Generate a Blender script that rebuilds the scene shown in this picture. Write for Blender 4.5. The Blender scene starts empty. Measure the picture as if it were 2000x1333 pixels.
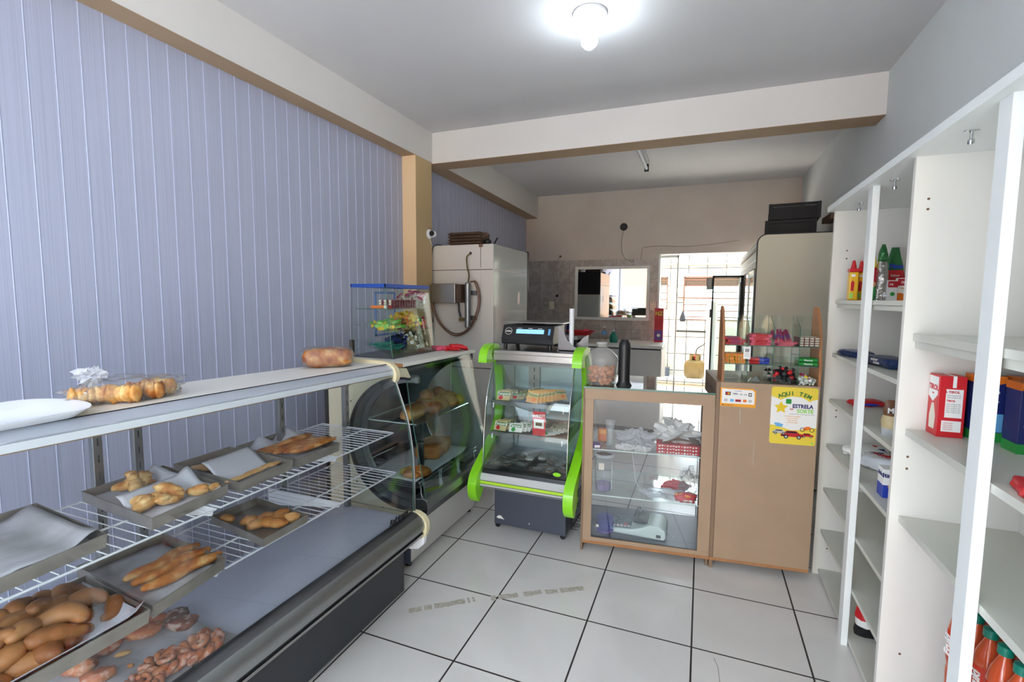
import bpy, math, random
from mathutils import Vector, Matrix, noise
random.seed(7)
SC = bpy.context.scene
COL = SC.collection
PI = math.pi
# ------------------------------------------------------------------ camera
cam_d = bpy.data.cameras.new('camera'); cam = bpy.data.objects.new('camera', cam_d); COL.objects.link(cam)
cam_d.sensor_fit = 'HORIZONTAL'; cam_d.sensor_width = 36.0; cam_d.lens = 941.37*36/2000
cam_d.clip_start = 0.02; cam_d.clip_end = 200
CH = 1.4747
_r = Vector((0.93025033, 0.3668507, 0.00740828)); _u = Vector((-0.03904055, 0.07888213, 0.99611919)); _f = Vector((-0.36484265, 0.92692943, -0.08770218))
cam.matrix_world = Matrix(((_r.x, _u.x, -_f.x, 0), (_r.y, _u.y, -_f.y, 0), (_r.z, _u.z, -_f.z, CH), (0, 0, 0, 1)))
SC.camera = cam
# ------------------------------------------------------------------ colour management
SC.view_settings.view_transform = 'Standard'
try: SC.view_settings.look = 'None'
except Exception: pass
SC.view_settings.gamma = 1.0; SC.view_settings.use_curve_mapping = False
SC.view_settings.exposure = 1.15
SC.cycles.transparent_max_bounces = 40
SC.cycles.max_bounces = 10
SC.cycles.caustics_reflective = False; SC.cycles.caustics_refractive = False
SC.cycles.sample_clamp_indirect = 6.0
# ------------------------------------------------------------------ world: pale bluish daylight
W = bpy.data.worlds.new('world'); SC.world = W; W.use_nodes = True
bg = W.node_tree.nodes['Background']; bg.inputs[0].default_value = (0.76, 0.88, 1.0, 1); bg.inputs[1].default_value = 5.6
def portal(name, loc, rot, sx, sy):        # guides sampling of the sky through an opening; gives no light itself
    d = bpy.data.lights.new(name, 'AREA'); d.shape = 'RECTANGLE'; d.size = sx; d.size_y = sy; d.cycles.is_portal = True
    o = bpy.data.objects.new(name, d); COL.objects.link(o); o.location = loc; o.rotation_euler = rot
portal('shop_front_portal', (-0.62, -1.62, 1.4), (PI/2, 0, 0), 3.1, 2.8)
portal('roof_gap_portal', (-0.1, 9.05, 2.85), (0, 0, 0), 4.4, 1.7)
sun_d = bpy.data.lights.new('sun', 'SUN'); sun_d.energy = 16; sun_d.color = (1.0, 0.93, 0.84); sun_d.angle = 0.01
sun = bpy.data.objects.new('sun', sun_d); COL.objects.link(sun); sun.rotation_euler = Vector((0.12, 0.42, 1.0)).to_track_quat('Z', 'Y').to_euler()

# ================================================================== materials
MATS = {}
def new_mat(name):
    m = bpy.data.materials.new(name); m.use_nodes = True; MATS[name] = m
    return m, m.node_tree, m.node_tree.nodes['Principled BSDF']
def lin(h):
    h = h.lstrip('#'); o = []
    for i in (0, 2, 4):
        c = int(h[i:i+2], 16)/255; o.append(c/12.92 if c <= 0.04045 else ((c+0.055)/1.055)**2.4)
    return tuple(o)+(1,)
def simple(name, col, rough=0.5, metal=0.0, var=0.0, scale=8, bump=0.0, bscale=60, spec=0.5, col2=None, coat=0.0):
    m, nt, p = new_mat(name); c = lin(col) if isinstance(col, str) else col
    p.inputs['Base Color'].default_value = c; p.inputs['Roughness'].default_value = rough; p.inputs['Metallic'].default_value = metal
    p.inputs['Specular IOR Level'].default_value = spec
    p.inputs['Coat Weight'].default_value = coat
    if var or col2:
        tc = nt.nodes.new('ShaderNodeTexCoord'); n = nt.nodes.new('ShaderNodeTexNoise'); n.inputs['Scale'].default_value = scale; n.inputs['Detail'].default_value = 5
        nt.links.new(tc.outputs['Object'], n.inputs['Vector'])
        r = nt.nodes.new('ShaderNodeValToRGB'); nt.links.new(n.outputs['Fac'], r.inputs[0])
        c2 = (lin(col2) if isinstance(col2, str) else col2) if col2 else tuple(x*(1-var) for x in c[:3])+(1,)
        r.color_ramp.elements[0].position = 0.35; r.color_ramp.elements[1].position = 0.65
        r.color_ramp.elements[0].color = c2; r.color_ramp.elements[1].color = c
        nt.links.new(r.outputs[0], p.inputs['Base Color'])
    if bump:
        tc = nt.nodes.new('ShaderNodeTexCoord'); n = nt.nodes.new('ShaderNodeTexNoise'); n.inputs['Scale'].default_value = bscale
        nt.links.new(tc.outputs['Object'], n.inputs['Vector'])
        b = nt.nodes.new('ShaderNodeBump'); b.inputs['Strength'].default_value = bump; b.inputs['Distance'].default_value = 0.01
        nt.links.new(n.outputs['Fac'], b.inputs['Height']); nt.links.new(b.outputs[0], p.inputs['Normal'])
    return m
def glassy(name, tint=(0.94, 0.975, 0.96), ior=1.5, rough=0.0, haze=0.0, hazecol=(1, 1, 1, 1), bump=0.0, bscale=30, refl=1.0):
    m = bpy.data.materials.new(name); m.use_nodes = True; nt = m.node_tree; MATS[name] = m
    nt.nodes.remove(nt.nodes['Principled BSDF']); out = nt.nodes['Material Output']
    tr = nt.nodes.new('ShaderNodeBsdfTransparent'); tr.inputs[0].default_value = tuple(tint)+(1,)
    gl = nt.nodes.new('ShaderNodeBsdfGlossy'); gl.inputs['Roughness'].default_value = rough
    fr = nt.nodes.new('ShaderNodeLayerWeight'); fr.inputs['Blend'].default_value = 0.5
    f0 = ((ior-1)/(ior+1))**2
    pw = nt.nodes.new('ShaderNodeMath'); pw.operation = 'POWER'; pw.inputs[1].default_value = 5.0; nt.links.new(fr.outputs['Facing'], pw.inputs[0])
    ma = nt.nodes.new('ShaderNodeMath'); ma.operation = 'MULTIPLY_ADD'; ma.inputs[1].default_value = 1-f0; ma.inputs[2].default_value = f0; nt.links.new(pw.outputs[0], ma.inputs[0])
    mu = nt.nodes.new('ShaderNodeMath'); mu.operation = 'MULTIPLY'; mu.inputs[1].default_value = refl; mu.use_clamp = True
    nt.links.new(ma.outputs[0], mu.inputs[0])
    mx = nt.nodes.new('ShaderNodeMixShader'); nt.links.new(mu.outputs[0], mx.inputs[0]); nt.links.new(tr.outputs[0], mx.inputs[1]); nt.links.new(gl.outputs[0], mx.inputs[2])
    last = mx
    if haze:
        di = nt.nodes.new('ShaderNodeBsdfDiffuse'); di.inputs[0].default_value = hazecol
        m2 = nt.nodes.new('ShaderNodeMixShader'); m2.inputs[0].default_value = haze
        nt.links.new(mx.outputs[0], m2.inputs[1]); nt.links.new(di.outputs[0], m2.inputs[2]); last = m2
    if bump:
        tc = nt.nodes.new('ShaderNodeTexCoord'); n = nt.nodes.new('ShaderNodeTexNoise'); n.inputs['Scale'].default_value = bscale; n.inputs['Detail'].default_value = 4
        nt.links.new(tc.outputs['Object'], n.inputs['Vector'])
        b = nt.nodes.new('ShaderNodeBump'); b.inputs['Strength'].default_value = bump; b.inputs['Distance'].default_value = 0.02
        nt.links.new(n.outputs['Fac'], b.inputs['Height']); nt.links.new(b.outputs[0], gl.inputs['Normal']); nt.links.new(b.outputs[0], fr.inputs['Normal'])
    nt.links.new(last.outputs[0], out.inputs[0])
    return m
def math_node(nt, op, a, b=None, c=None):
    n = nt.nodes.new('ShaderNodeMath'); n.operation = op
    for i, v in enumerate((a, b, c)):
        if v is None: continue
        if isinstance(v, (int, float)): n.inputs[i].default_value = v
        else: nt.links.new(v, n.inputs[i])
    return n.outputs[0]
def tiles(name, size, origin, axes, col, grout, gw, rough, var_col=None, nscale=3, bump=True):
    m, nt, p = new_mat(name)
    tc = nt.nodes.new('ShaderNodeTexCoord'); sp = nt.nodes.new('ShaderNodeSeparateXYZ'); nt.links.new(tc.outputs['Object'], sp.inputs[0])
    ds = []
    for k in (0, 1):
        v = sp.outputs[axes[k]]
        t = math_node(nt, 'DIVIDE', math_node(nt, 'SUBTRACT', v, origin[k]), size[k])
        fr_ = math_node(nt, 'FRACT', math_node(nt, 'ADD', t, 100.0))
        d = math_node(nt, 'MULTIPLY', math_node(nt, 'MINIMUM', fr_, math_node(nt, 'SUBTRACT', 1.0, fr_)), size[k])
        ds.append(d)
    dm = math_node(nt, 'MINIMUM', ds[0], ds[1])
    fac = math_node(nt, 'LESS_THAN', dm, gw/2)
    mix = nt.nodes.new('ShaderNodeMix'); mix.data_type = 'RGBA'
    nt.links.new(fac, mix.inputs[0]); mix.inputs[7].default_value = lin(grout); mix.inputs[6].default_value = lin(col)
    if var_col:
        n = nt.nodes.new('ShaderNodeTexNoise'); n.inputs['Scale'].default_value = nscale; n.inputs['Detail'].default_value = 8; n.inputs['Distortion'].default_value = 1.2
        nt.links.new(tc.outputs['Object'], n.inputs['Vector'])
        r = nt.nodes.new('ShaderNodeValToRGB'); r.color_ramp.elements[0].position = 0.38; r.color_ramp.elements[1].position = 0.62
        r.color_ramp.elements[0].color = lin(var_col); r.color_ramp.elements[1].color = lin(col)
        nt.links.new(n.outputs['Fac'], r.inputs[0]); nt.links.new(r.outputs[0], mix.inputs[6])
    nt.links.new(mix.outputs[2], p.inputs['Base Color'])
    rr = math_node(nt, 'MULTIPLY_ADD', fac, 0.5, rough); nt.links.new(rr, p.inputs['Roughness'])
    if bump:
        b = nt.nodes.new('ShaderNodeBump'); b.inputs['Strength'].default_value = 0.4; b.inputs['Distance'].default_value = 0.002
        nt.links.new(math_node(nt, 'SUBTRACT', 1.0, fac), b.inputs['Height']); nt.links.new(b.outputs[0], p.inputs['Normal'])
    return m
def bread(name, c_lo, c_mid, c_hi, scale=14, rough=0.55, flour=0.0):
    m, nt, p = new_mat(name)
    tc = nt.nodes.new('ShaderNodeTexCoord'); n = nt.nodes.new('ShaderNodeTexNoise'); n.inputs['Scale'].default_value = scale; n.inputs['Detail'].default_value = 6
    oi = nt.nodes.new('ShaderNodeObjectInfo'); ad = nt.nodes.new('ShaderNodeVectorMath'); ad.operation = 'ADD'
    nt.links.new(tc.outputs['Object'], ad.inputs[0]); nt.links.new(oi.outputs['Location'], ad.inputs[1])
    nt.links.new(ad.outputs[0], n.inputs['Vector'])
    r = nt.nodes.new('ShaderNodeValToRGB'); e = r.color_ramp.elements
    e[0].position = 0.33; e[0].color = lin(c_lo); e[1].position = 0.68; e[1].color = lin(c_hi); k = e.new(0.5); k.color = lin(c_mid)
    nt.links.new(n.outputs['Fac'], r.inputs[0]); last = r.outputs[0]
    if flour:
        n2 = nt.nodes.new('ShaderNodeTexNoise'); n2.inputs['Scale'].default_value = 45; n2.inputs['Detail'].default_value = 8
        nt.links.new(ad.outputs[0], n2.inputs['Vector'])
        r2 = nt.nodes.new('ShaderNodeValToRGB'); r2.color_ramp.elements[0].position = 0.52; r2.color_ramp.elements[1].position = 0.62
        nt.links.new(n2.outputs['Fac'], r2.inputs[0])
        mx = nt.nodes.new('ShaderNodeMix'); mx.data_type = 'RGBA'
        nt.links.new(math_node(nt, 'MULTIPLY', r2.outputs[0], flour), mx.inputs[0]); nt.links.new(last, mx.inputs[6]); mx.inputs[7].default_value = lin('#e9dccb'); last = mx.outputs[2]
    nt.links.new(last, p.inputs['Base Color']); p.inputs['Roughness'].default_value = rough
    b = nt.nodes.new('ShaderNodeBump'); b.inputs['Strength'].default_value = 0.35; b.inputs['Distance'].default_value = 0.004
    n3 = nt.nodes.new('ShaderNodeTexNoise'); n3.inputs['Scale'].default_value = 90; nt.links.new(ad.outputs[0], n3.inputs['Vector'])
    nt.links.new(n3.outputs['Fac'], b.inputs['Height']); nt.links.new(b.outputs[0], p.inputs['Normal'])
    return m
def emit(name, col, s):
    m = bpy.data.materials.new(name); m.use_nodes = True; nt = m.node_tree; MATS[name] = m
    nt.nodes.remove(nt.nodes['Principled BSDF']); e = nt.nodes.new('ShaderNodeEmission'); e.inputs[0].default_value = lin(col); e.inputs[1].default_value = s
    nt.links.new(e.outputs[0], nt.nodes['Material Output'].inputs[0]); return m

simple('ceiling', '#d6d3d3', 0.9, var=0.04, scale=2)
simple('beam_white', '#e1dcd7', 0.85, var=0.04, scale=2)
simple('wall_cream', '#ded3c8', 0.85, var=0.05, scale=2, col2='#d6cac0')
simple('wall_right', '#d9dcdb', 0.85, var=0.04, scale=2)
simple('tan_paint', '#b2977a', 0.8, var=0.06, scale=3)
simple('peach', '#f4d2a4', 0.75, var=0.05, scale=3)
simple('column_side', '#c9ad80', 0.75, var=0.05, scale=3)
# ribbed PVC lining
m, nt, p = new_mat('pvc'); p.inputs['Roughness'].default_value = 0.38
tc = nt.nodes.new('ShaderNodeTexCoord'); mp = nt.nodes.new('ShaderNodeMapping'); mp.inputs['Scale'].default_value = (1, 260, 1.2)
nn = nt.nodes.new('ShaderNodeTexNoise'); nn.inputs['Scale'].default_value = 1.0; nn.inputs['Detail'].default_value = 1
nt.links.new(tc.outputs['Object'], mp.inputs[0]); nt.links.new(mp.outputs[0], nn.inputs['Vector'])
rr = nt.nodes.new('ShaderNodeValToRGB'); rr.color_ramp.elements[0].position = 0.3; rr.color_ramp.elements[1].position = 0.7
rr.color_ramp.elements[0].color = lin('#aaaec4'); rr.color_ramp.elements[1].color = lin('#b6bad0')
nt.links.new(nn.outputs['Fac'], rr.inputs[0]); nt.links.new(rr.outputs[0], p.inputs['Base Color'])
simple('pvc_bead_highlight', '#d3d7f2', 0.3)
OX, OY, TS = -1.3374, 1.1812, 0.45
tiles('floor_tile', (TS, TS), (OX, OY), (0, 1), '#e0dcd7', '#2a2320', 0.0075, 0.16, '#d6d2cd', 1.5)
tiles('marble_tile', (0.2, 0.292), (-0.61, 1.1), (0, 2), '#c6beb7', '#8d8379', 0.004, 0.3, '#aba29b', 9)
tiles('kitchen_tile', (0.33, 0.33), (-0.6, 0.1), (0, 2), '#c9c1b0', '#2b2724', 0.012, 0.25, '#bfb6a6', 2)
tiles('kitchen_floor', (0.45, 0.45), (OX, OY), (0, 1), '#e3e2df', '#8f8c88', 0.005, 0.2)
simple('pavement', '#a6a6a6', 0.9, var=0.15, scale=4)
simple('white_laminate', '#e6e3da', 0.42, var=0.02, scale=3)
simple('white_edge', '#eef1ee', 0.4)
simple('shelf_top', '#d2d2c6', 0.35, var=0.03, scale=3)
simple('brown_mdf', '#b0957a', 0.55, var=0.07, scale=5, bump=0.05, bscale=200)
simple('brown_mdf_dark', '#8f755e', 0.55, var=0.07, scale=5)
simple('mdf_edge', '#b57f52', 0.6, var=0.15, scale=20)
simple('wood_side', '#b57a4c', 0.5, var=0.25, scale=14)
simple('steel', '#a9a9a6', 0.28, 1.0, var=0.12, scale=6)
simple('steel_dark', '#76777a', 0.35, 1.0, var=0.2, scale=5)
simple('baking_tin', '#a59d90', 0.38, 0.6, var=0.3, scale=12)
simple('polished_lip', '#b9bfca', 0.08, 0.35, coat=1.0); simple('rail_pale', '#c9d0d4', 0.35, 0.2)
simple('sky_tint_steel', '#a5bcc6', 0.38, 0.75, var=0.1, scale=5)  # steel with the bluish sky reflection put into its colour
simple('chrome', '#d5d7d8', 0.12, 1.0)
simple('wire_white', '#dfe2e2', 0.35)
simple('aluminium', '#9a9d9d', 0.32, 0.9, var=0.1, scale=4)
simple('graphite', '#2a2d33', 0.3, var=0.1, scale=3)
simple('slate', '#474c5a', 0.42, var=0.1, scale=3)
simple('deck_blue', '#bcc1d0', 0.25, 0.0, var=0.08, scale=2)
simple('cream_plastic', '#e8dcb4', 0.4, var=0.04, scale=4)
simple('cream_panel', '#e0d8b8', 0.5, var=0.08, scale=5)
simple('cooler_cream', '#ddd5bf', 0.45, var=0.03, scale=2)
simple('case_white', '#d3d0cb', 0.4, var=0.05, scale=3)
simple('fridge_white', '#dcd5cc', 0.4, var=0.04, scale=2)
simple('fridge_side', '#b5b9b6', 0.16, var=0.04, scale=2, coat=0.5)
simple('ring_grey', '#6d7271', 0.35, 0.5, var=0.25, scale=5)
simple('black_rubber', '#16171a', 0.45)
simple('black_plastic', '#1b1c1f', 0.32)
simple('dark_plastic', '#1a1b1d', 0.5, spec=0.25)
simple('seam_dark', '#4a4641', 0.7)
simple('lime', '#8fe01e', 0.32, coat=0.3)
simple('lime_deep', '#5db12a', 0.4)
simple('lime_stripe', '#b7e23a', 0.4)
simple('blue_tape', '#1f4ea8', 0.4)
simple('blue_frame', '#4f7fd0', 0.4)
simple('paper_white', '#d9dadf', 0.75, var=0.05, scale=10)
simple('paper_greasy', '#c9c9cc', 0.6, col2='#9c9a98', scale=7)
simple('white_plastic', '#f1f4f8', 0.3)
simple('white_print', '#f6f4ef', 0.5)
simple('red', '#d0212a', 0.4); simple('red_print', '#c8202a', 0.5); simple('orange', '#f07a1c', 0.45); simple('yellow', '#f2cf2e', 0.45)
simple('amber', '#f5a72a', 0.5); simple('poster_yellow', '#f0d648', 0.5); simple('navy', '#1c2a6e', 0.4); simple('royal', '#2440b0', 0.45)
simple('sky', '#6fb6e8', 0.45); simple('green', '#2f9f46', 0.45); simple('green_text', '#3f7a34', 0.5); simple('lightgreen', '#9fdc6a', 0.5)
simple('purple', '#6a3f92', 0.45); simple('pink', '#ef5f7c', 0.45); simple('magenta', '#a12a5c', 0.5); simple('teal', '#0d7a66', 0.35)
simple('grey', '#8f9090', 0.5); simple('light_grey', '#c2c4c4', 0.5); simple('black_print', '#1a1a1d', 0.5); simple('brown_print', '#6a4428', 0.5)
simple('mustard', '#f1b92c', 0.35); simple('gas_brown', '#6a5522', 0.45, var=0.25, scale=9); simple('copper', '#7a5a48', 0.5, 0.4)
simple('rust_fin', '#5a4433', 0.7, var=0.3, scale=30); simple('skin_orange', '#e89a62', 0.55, var=0.25, scale=20)
simple('foil', '#b9b4ac', 0.25, 0.9, bump=0.6, bscale=80); simple('cardboard', '#b6845a', 0.8)
simple('blue_foil', '#243a68', 0.3, 0.3, bump=0.5, bscale=60); simple('green_foil', '#2f6e3c', 0.3, 0.3, bump=0.4, bscale=60)
simple('beige_label', '#cdb98a', 0.5); simple('orange_label', '#e3a354', 0.5); simple('herb', '#6b5334', 0.7, col2='#3f3226', scale=80)
simple('glass_edge', '#4f7668', 0.15); simple('pale_mint', '#d7e9df', 0.35); simple('key_dark', '#3c5560', 0.4)
simple('soda', '#c8532e', 0.15, coat=0.5); simple('soda_red', '#d63a1e', 0.35); simple('rusty_wood', '#7a5c48', 0.7, var=0.3, scale=20)
simple('residue', '#a79f8c', 0.8, var=0.2, scale=60, col2='#c2bcb2'); simple('scuff', '#5c5652', 0.7)
simple('wafer', '#7c2038', 0.5); simple('cream_print', '#efe6d2', 0.5); simple('lcd', '#8fc2ee', 0.3)
simple('bag_milk', '#e6e6e2', 0.45)
emit('lcd_glow', '#8cc4f4', 0.75); emit('bulb_glow', '#e6f6ff', 48.0)
glassy('glass', (0.95, 0.985, 0.97), 1.5, refl=1.0)
glassy('glass_front', (0.955, 0.965, 0.975), 1.5, refl=1.15)
glassy('glass_smoky', (0.80, 0.87, 0.86), 1.52, refl=1.2)
glassy('glass_side', (0.86, 0.91, 0.90), 1.5, refl=0.45)
glassy('glass_top', (0.62, 0.70, 0.69), 1.55, refl=1.8)
glassy('bag_clear', (0.95, 0.95, 0.95), 1.45, rough=0.12, haze=0.05, bump=1.0, bscale=45, refl=1.6)
glassy('bag_haze', (0.97, 0.97, 0.97), 1.45, rough=0.2, haze=0.32, hazecol=(0.9, 0.93, 0.97, 1), bump=0.9, bscale=30, refl=1.2)
glassy('jug_plastic', (0.93, 0.92, 0.90), 1.4, rough=0.12, haze=0.19, hazecol=(0.86, 0.86, 0.84, 1), refl=1.1)
glassy('cup_plastic', (0.92, 0.94, 0.94), 1.45, rough=0.06, haze=0.12, refl=1.2)
glassy('blue_clear', (0.35, 0.42, 0.85), 1.45, rough=0.1, haze=0.25, hazecol=(0.1, 0.12, 0.5, 1))
glassy('bottle_pet', (0.96, 0.93, 0.90), 1.45, rough=0.03, haze=0.03)
m, nt, p = new_mat('mirror_glass'); p.inputs['Metallic'].default_value = 1; p.inputs['Roughness'].default_value = 0.02; p.inputs['Base Color'].default_value = (0.8, 0.83, 0.82, 1)
bread('crust', '#a5561f', '#c98139', '#e3b06c', 9)
bread('crust_pale', '#c08a4c', '#d9ac6b', '#ecd09a', 16)
bread('fried', '#84502a', '#a06a38', '#b98550', 10)
bread('baguette', '#9c501c', '#c07832', '#dfb678', 26)
bread('sugared', '#94482a', '#b5683c', '#cf8f60', 12, flour=0.32)
bread('choco', '#4a2416', '#6e3520', '#8c4a2c', 18, flour=0.5)
bread('pastry', '#c07a36', '#dba35a', '#f0cf8f', 30)

# ================================================================== mesh builder
def frame_of(o):
    mtx = Matrix.Identity(4)
    while o is not None:
        mtx = o.matrix_basis @ mtx; o = o.parent
    return mtx
class MB:
    def __init__(s): s.v = []; s.f = []; s.mi = []; s.mats = []
    def slot(s, m):
        if m is None: return 0
        if m not in s.mats: s.mats.append(m)
        return s.mats.index(m)
    def add(s, vs, fs, m=None):
        b = len(s.v); s.v += [Vector(p) for p in vs]; k = s.slot(m)
        for f in fs: s.f.append(tuple(b+i for i in f)); s.mi.append(k)
        return s
    def box(s, x0, x1, y0, y1, z0, z1, m=None):
        vs = [(x, y, z) for z in (z0, z1) for y in (y0, y1) for x in (x0, x1)]
        return s.add(vs, [(0, 2, 3, 1), (4, 5, 7, 6), (0, 1, 5, 4), (2, 6, 7, 3), (0, 4, 6, 2), (1, 3, 7, 5)], m)
    def obox(s, c, size, R, m=None):       # oriented box, R = 3x3
        hx, hy, hz = (q/2 for q in size); c = Vector(c)
        vs = [c + R @ Vector((x*hx, y*hy, z*hz)) for z in (-1, 1) for y in (-1, 1) for x in (-1, 1)]
        return s.add(vs, [(0, 2, 3, 1), (4, 5, 7, 6), (0, 1, 5, 4), (2, 6, 7, 3), (0, 4, 6, 2), (1, 3, 7, 5)], m)
    def quad(s, a, b, c, d, m=None): return s.add([a, b, c, d], [(0, 1, 2, 3)], m)
    def slab(s, pts, off, m=None, em=None):   # closed polygon extruded by vector
        n = len(pts); off = Vector(off); a = [Vector(p) for p in pts]; b = [p+off for p in a]
        s.add(a+b, [tuple(range(n))[::-1], tuple(range(n, 2*n))], m)
        s.add(a+b, [(i, (i+1) % n, n+(i+1) % n, n+i) for i in range(n)], em or m)
        return s
    def ribbon(s, pts, off, th, m=None, em=None, closed=False):   # strip following pts, swept by off, given thickness along normal
        off = Vector(off); P = [Vector(p) for p in pts]; n = len(P); N = []
        for i in range(n):
            a = P[max(i-1, 0)]; b = P[min(i+1, n-1)]
            if closed: a = P[(i-1) % n]; b = P[(i+1) % n]
            N.append((b-a).cross(off).normalized()*th)
        Q = [p+q for p, q in zip(P, N)]
        vs = P+Q+[p+off for p in P]+[q+off for q in Q]
        r = range(n if closed else n-1); big = []; edg = []
        for i in r:
            j = (i+1) % n
            big += [(i, j, 2*n+j, 2*n+i), (n+i, 3*n+i, 3*n+j, n+j)]; edg += [(i, n+i, n+j, j), (2*n+i, 2*n+j, 3*n+j, 3*n+i)]
        if not closed: edg += [(0, 2*n, 3*n, n), (n-1, 2*n-1, 4*n-1, 3*n-1)]
        s.add(vs, big, m); s.add(vs, edg, em or m); return s
    def tube(s, pts, r, n=8, m=None, cap=True, flat=None):
        P = [Vector(p) for p in pts]; rs = r if isinstance(r, (list, tuple)) else [r]*len(P)
        vs = []; up = None
        for i, p in enumerate(P):
            t = (P[min(i+1, len(P)-1)]-P[max(i-1, 0)]).normalized()
            if up is None:
                up = t.cross(Vector((0, 0, 1)));
                if up.length < 0.1: up = t.cross(Vector((1, 0, 0)))
                up.normalize()
            up = (up - t*up.dot(t)).normalized(); w = t.cross(up)
            for k in range(n):
                a = 2*PI*k/n; dv = (up*math.cos(a)+w*math.sin(a))*rs[i]
                if flat: dv.z *= flat
                vs.append(p+dv)
        fs = [(i*n+k, i*n+(k+1) % n, (i+1)*n+(k+1) % n, (i+1)*n+k) for i in range(len(P)-1) for k in range(n)]
        if cap: fs += [tuple(range(n))[::-1], tuple((len(P)-1)*n+k for k in range(n))]
        return s.add(vs, fs, m)
    def lathe(s, prof, c=(0, 0, 0), n=24, m=None, axis='z', sx=1, sy=1):
        vs = []; c = Vector(c)
        for r, h in prof:
            for k in range(n):
                a = 2*PI*k/n; x, y = r*math.cos(a)*sx, r*math.sin(a)*sy
                vs.append(c+Vector({'z': (x, y, h), 'y': (x, h, y), 'x': (h, x, y)}[axis]))
        fs = [(i*n+k, i*n+(k+1) % n, (i+1)*n+(k+1) % n, (i+1)*n+k) for i in range(len(prof)-1) for k in range(n)]
        if prof[0][0] > 1e-6: fs.append(tuple(range(n))[::-1])
        if prof[-1][0] > 1e-6: fs.append(tuple((len(prof)-1)*n+k for k in range(n)))
        return s.add(vs, fs, m)
    def blob(s, c, rad, rz=0.0, seed=0, amp=0.12, fr=2.0, n=18, m=None, e=1.0, flatb=None, tilt=0.0):
        c = Vector(c); R = Matrix.Rotation(rz, 3, 'Z') @ Matrix.Rotation(tilt, 3, 'Y'); vs = []; h = n//2
        sg = lambda v, p: math.copysign(abs(v)**p, v)
        for i in range(h+1):
            th = PI*i/h
            for k in range(n):
                a = 2*PI*k/n
                d = Vector((sg(math.sin(th), e)*sg(math.cos(a), e), sg(math.sin(th), e)*sg(math.sin(a), e), sg(math.cos(th), e)))
                f = 1+amp*noise.noise(d*fr+Vector((seed*3.7, seed*1.3, seed*.7)))*2
                q = Vector((d.x*rad[0], d.y*rad[1], d.z*rad[2]))*f
                if flatb is not None: q.z = max(q.z, -flatb)
                vs.append(c+R @ q)
        fs = [(i*n+k, i*n+(k+1) % n, (i+1)*n+(k+1) % n, (i+1)*n+k) for i in range(h) for k in range(n)]
        return s.add(vs, fs, m)
    def grid(s, fn, nu, nv, m=None):
        vs = [fn(i/nu, j/nv) for j in range(nv+1) for i in range(nu+1)]
        fs = [(j*(nu+1)+i, j*(nu+1)+i+1, (j+1)*(nu+1)+i+1, (j+1)*(nu+1)+i) for j in range(nv) for i in range(nu)]
        return s.add(vs, fs, m)
    def build(s, name, mat=None, parent=None, loc=None, local=False, smooth=False, bevel=0.0, solid=0.0, sub=0, seg=2):
        me = bpy.data.meshes.new(name); inv = None
        if local: inv = None
        elif parent is not None: inv = frame_of(parent).inverted()
        elif loc is not None: inv = Matrix.Translation(loc).inverted()
        vs = [inv @ v for v in s.v] if inv else s.v
        me.from_pydata([tuple(v) for v in vs], [], s.f)
        mats = s.mats if s.mats and s.mats != [None] else []
        for q in mats: me.materials.append(MATS[q or mat])
        if not mats: me.materials.append(MATS[mat])
        else:
            for pl, k in zip(me.polygons, s.mi): pl.material_index = k
        me.validate(); me.update()
        if smooth:
            for pl in me.polygons: pl.use_smooth = True
        import bmesh
        bm = bmesh.new(); bm.from_mesh(me); bmesh.ops.remove_doubles(bm, verts=bm.verts, dist=1e-5); bmesh.ops.recalc_face_normals(bm, faces=bm.faces); bm.to_mesh(me); bm.free()
        if smooth == 'auto':
            try: me.set_sharp_from_angle(angle=math.radians(38))
            except Exception: pass
        o = bpy.data.objects.new(name, me); COL.objects.link(o)
        if parent is not None: o.parent = parent
        elif loc is not None: o.location = loc
        if solid:
            md = o.modifiers.new('solid', 'SOLIDIFY'); md.thickness = solid
        if bevel:
            md = o.modifiers.new('bevel', 'BEVEL'); md.width = bevel; md.segments = seg; md.limit_method = 'ANGLE'; md.angle_limit = math.radians(40)
        if sub:
            md = o.modifiers.new('sub', 'SUBSURF'); md.levels = sub; md.render_levels = sub
        return o
def B(*a, m=None): return MB().box(*a, m=m)
def T(name, label, cat, loc=(0, 0, 0), rz=0.0, group=None):
    o = bpy.data.objects.new(name, None); COL.objects.link(o); o.empty_display_size = 0.05
    o.location = loc; o.rotation_euler = (0, 0, rz); o['label'] = label; o['category'] = cat
    if group: o['group'] = group
    return o
def tag(o, label, cat, group=None, kind=None):
    o['label'] = label; o['category'] = cat
    if group: o['group'] = group
    if kind: o['kind'] = kind
    return o
def struct(o, label=None):
    o['kind'] = 'structure'
    if label: o['label'] = label
    return o
def kids(o): return [c for c in bpy.data.objects if c.parent == o]
def copy_tree(o, parent=None):
    c = o.copy(); COL.objects.link(c)
    if parent is not None: c.parent = parent
    for ch in kids(o): copy_tree(ch, c)
    return c
def place(src, loc, rot=(0, 0, 0), label=None, group=None, scale=None, first=False):
    o = src if first else copy_tree(src)
    o.location = loc; o.rotation_euler = rot
    if scale: o.scale = scale
    if label: o['label'] = label
    if group: o['group'] = group
    return o
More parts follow.
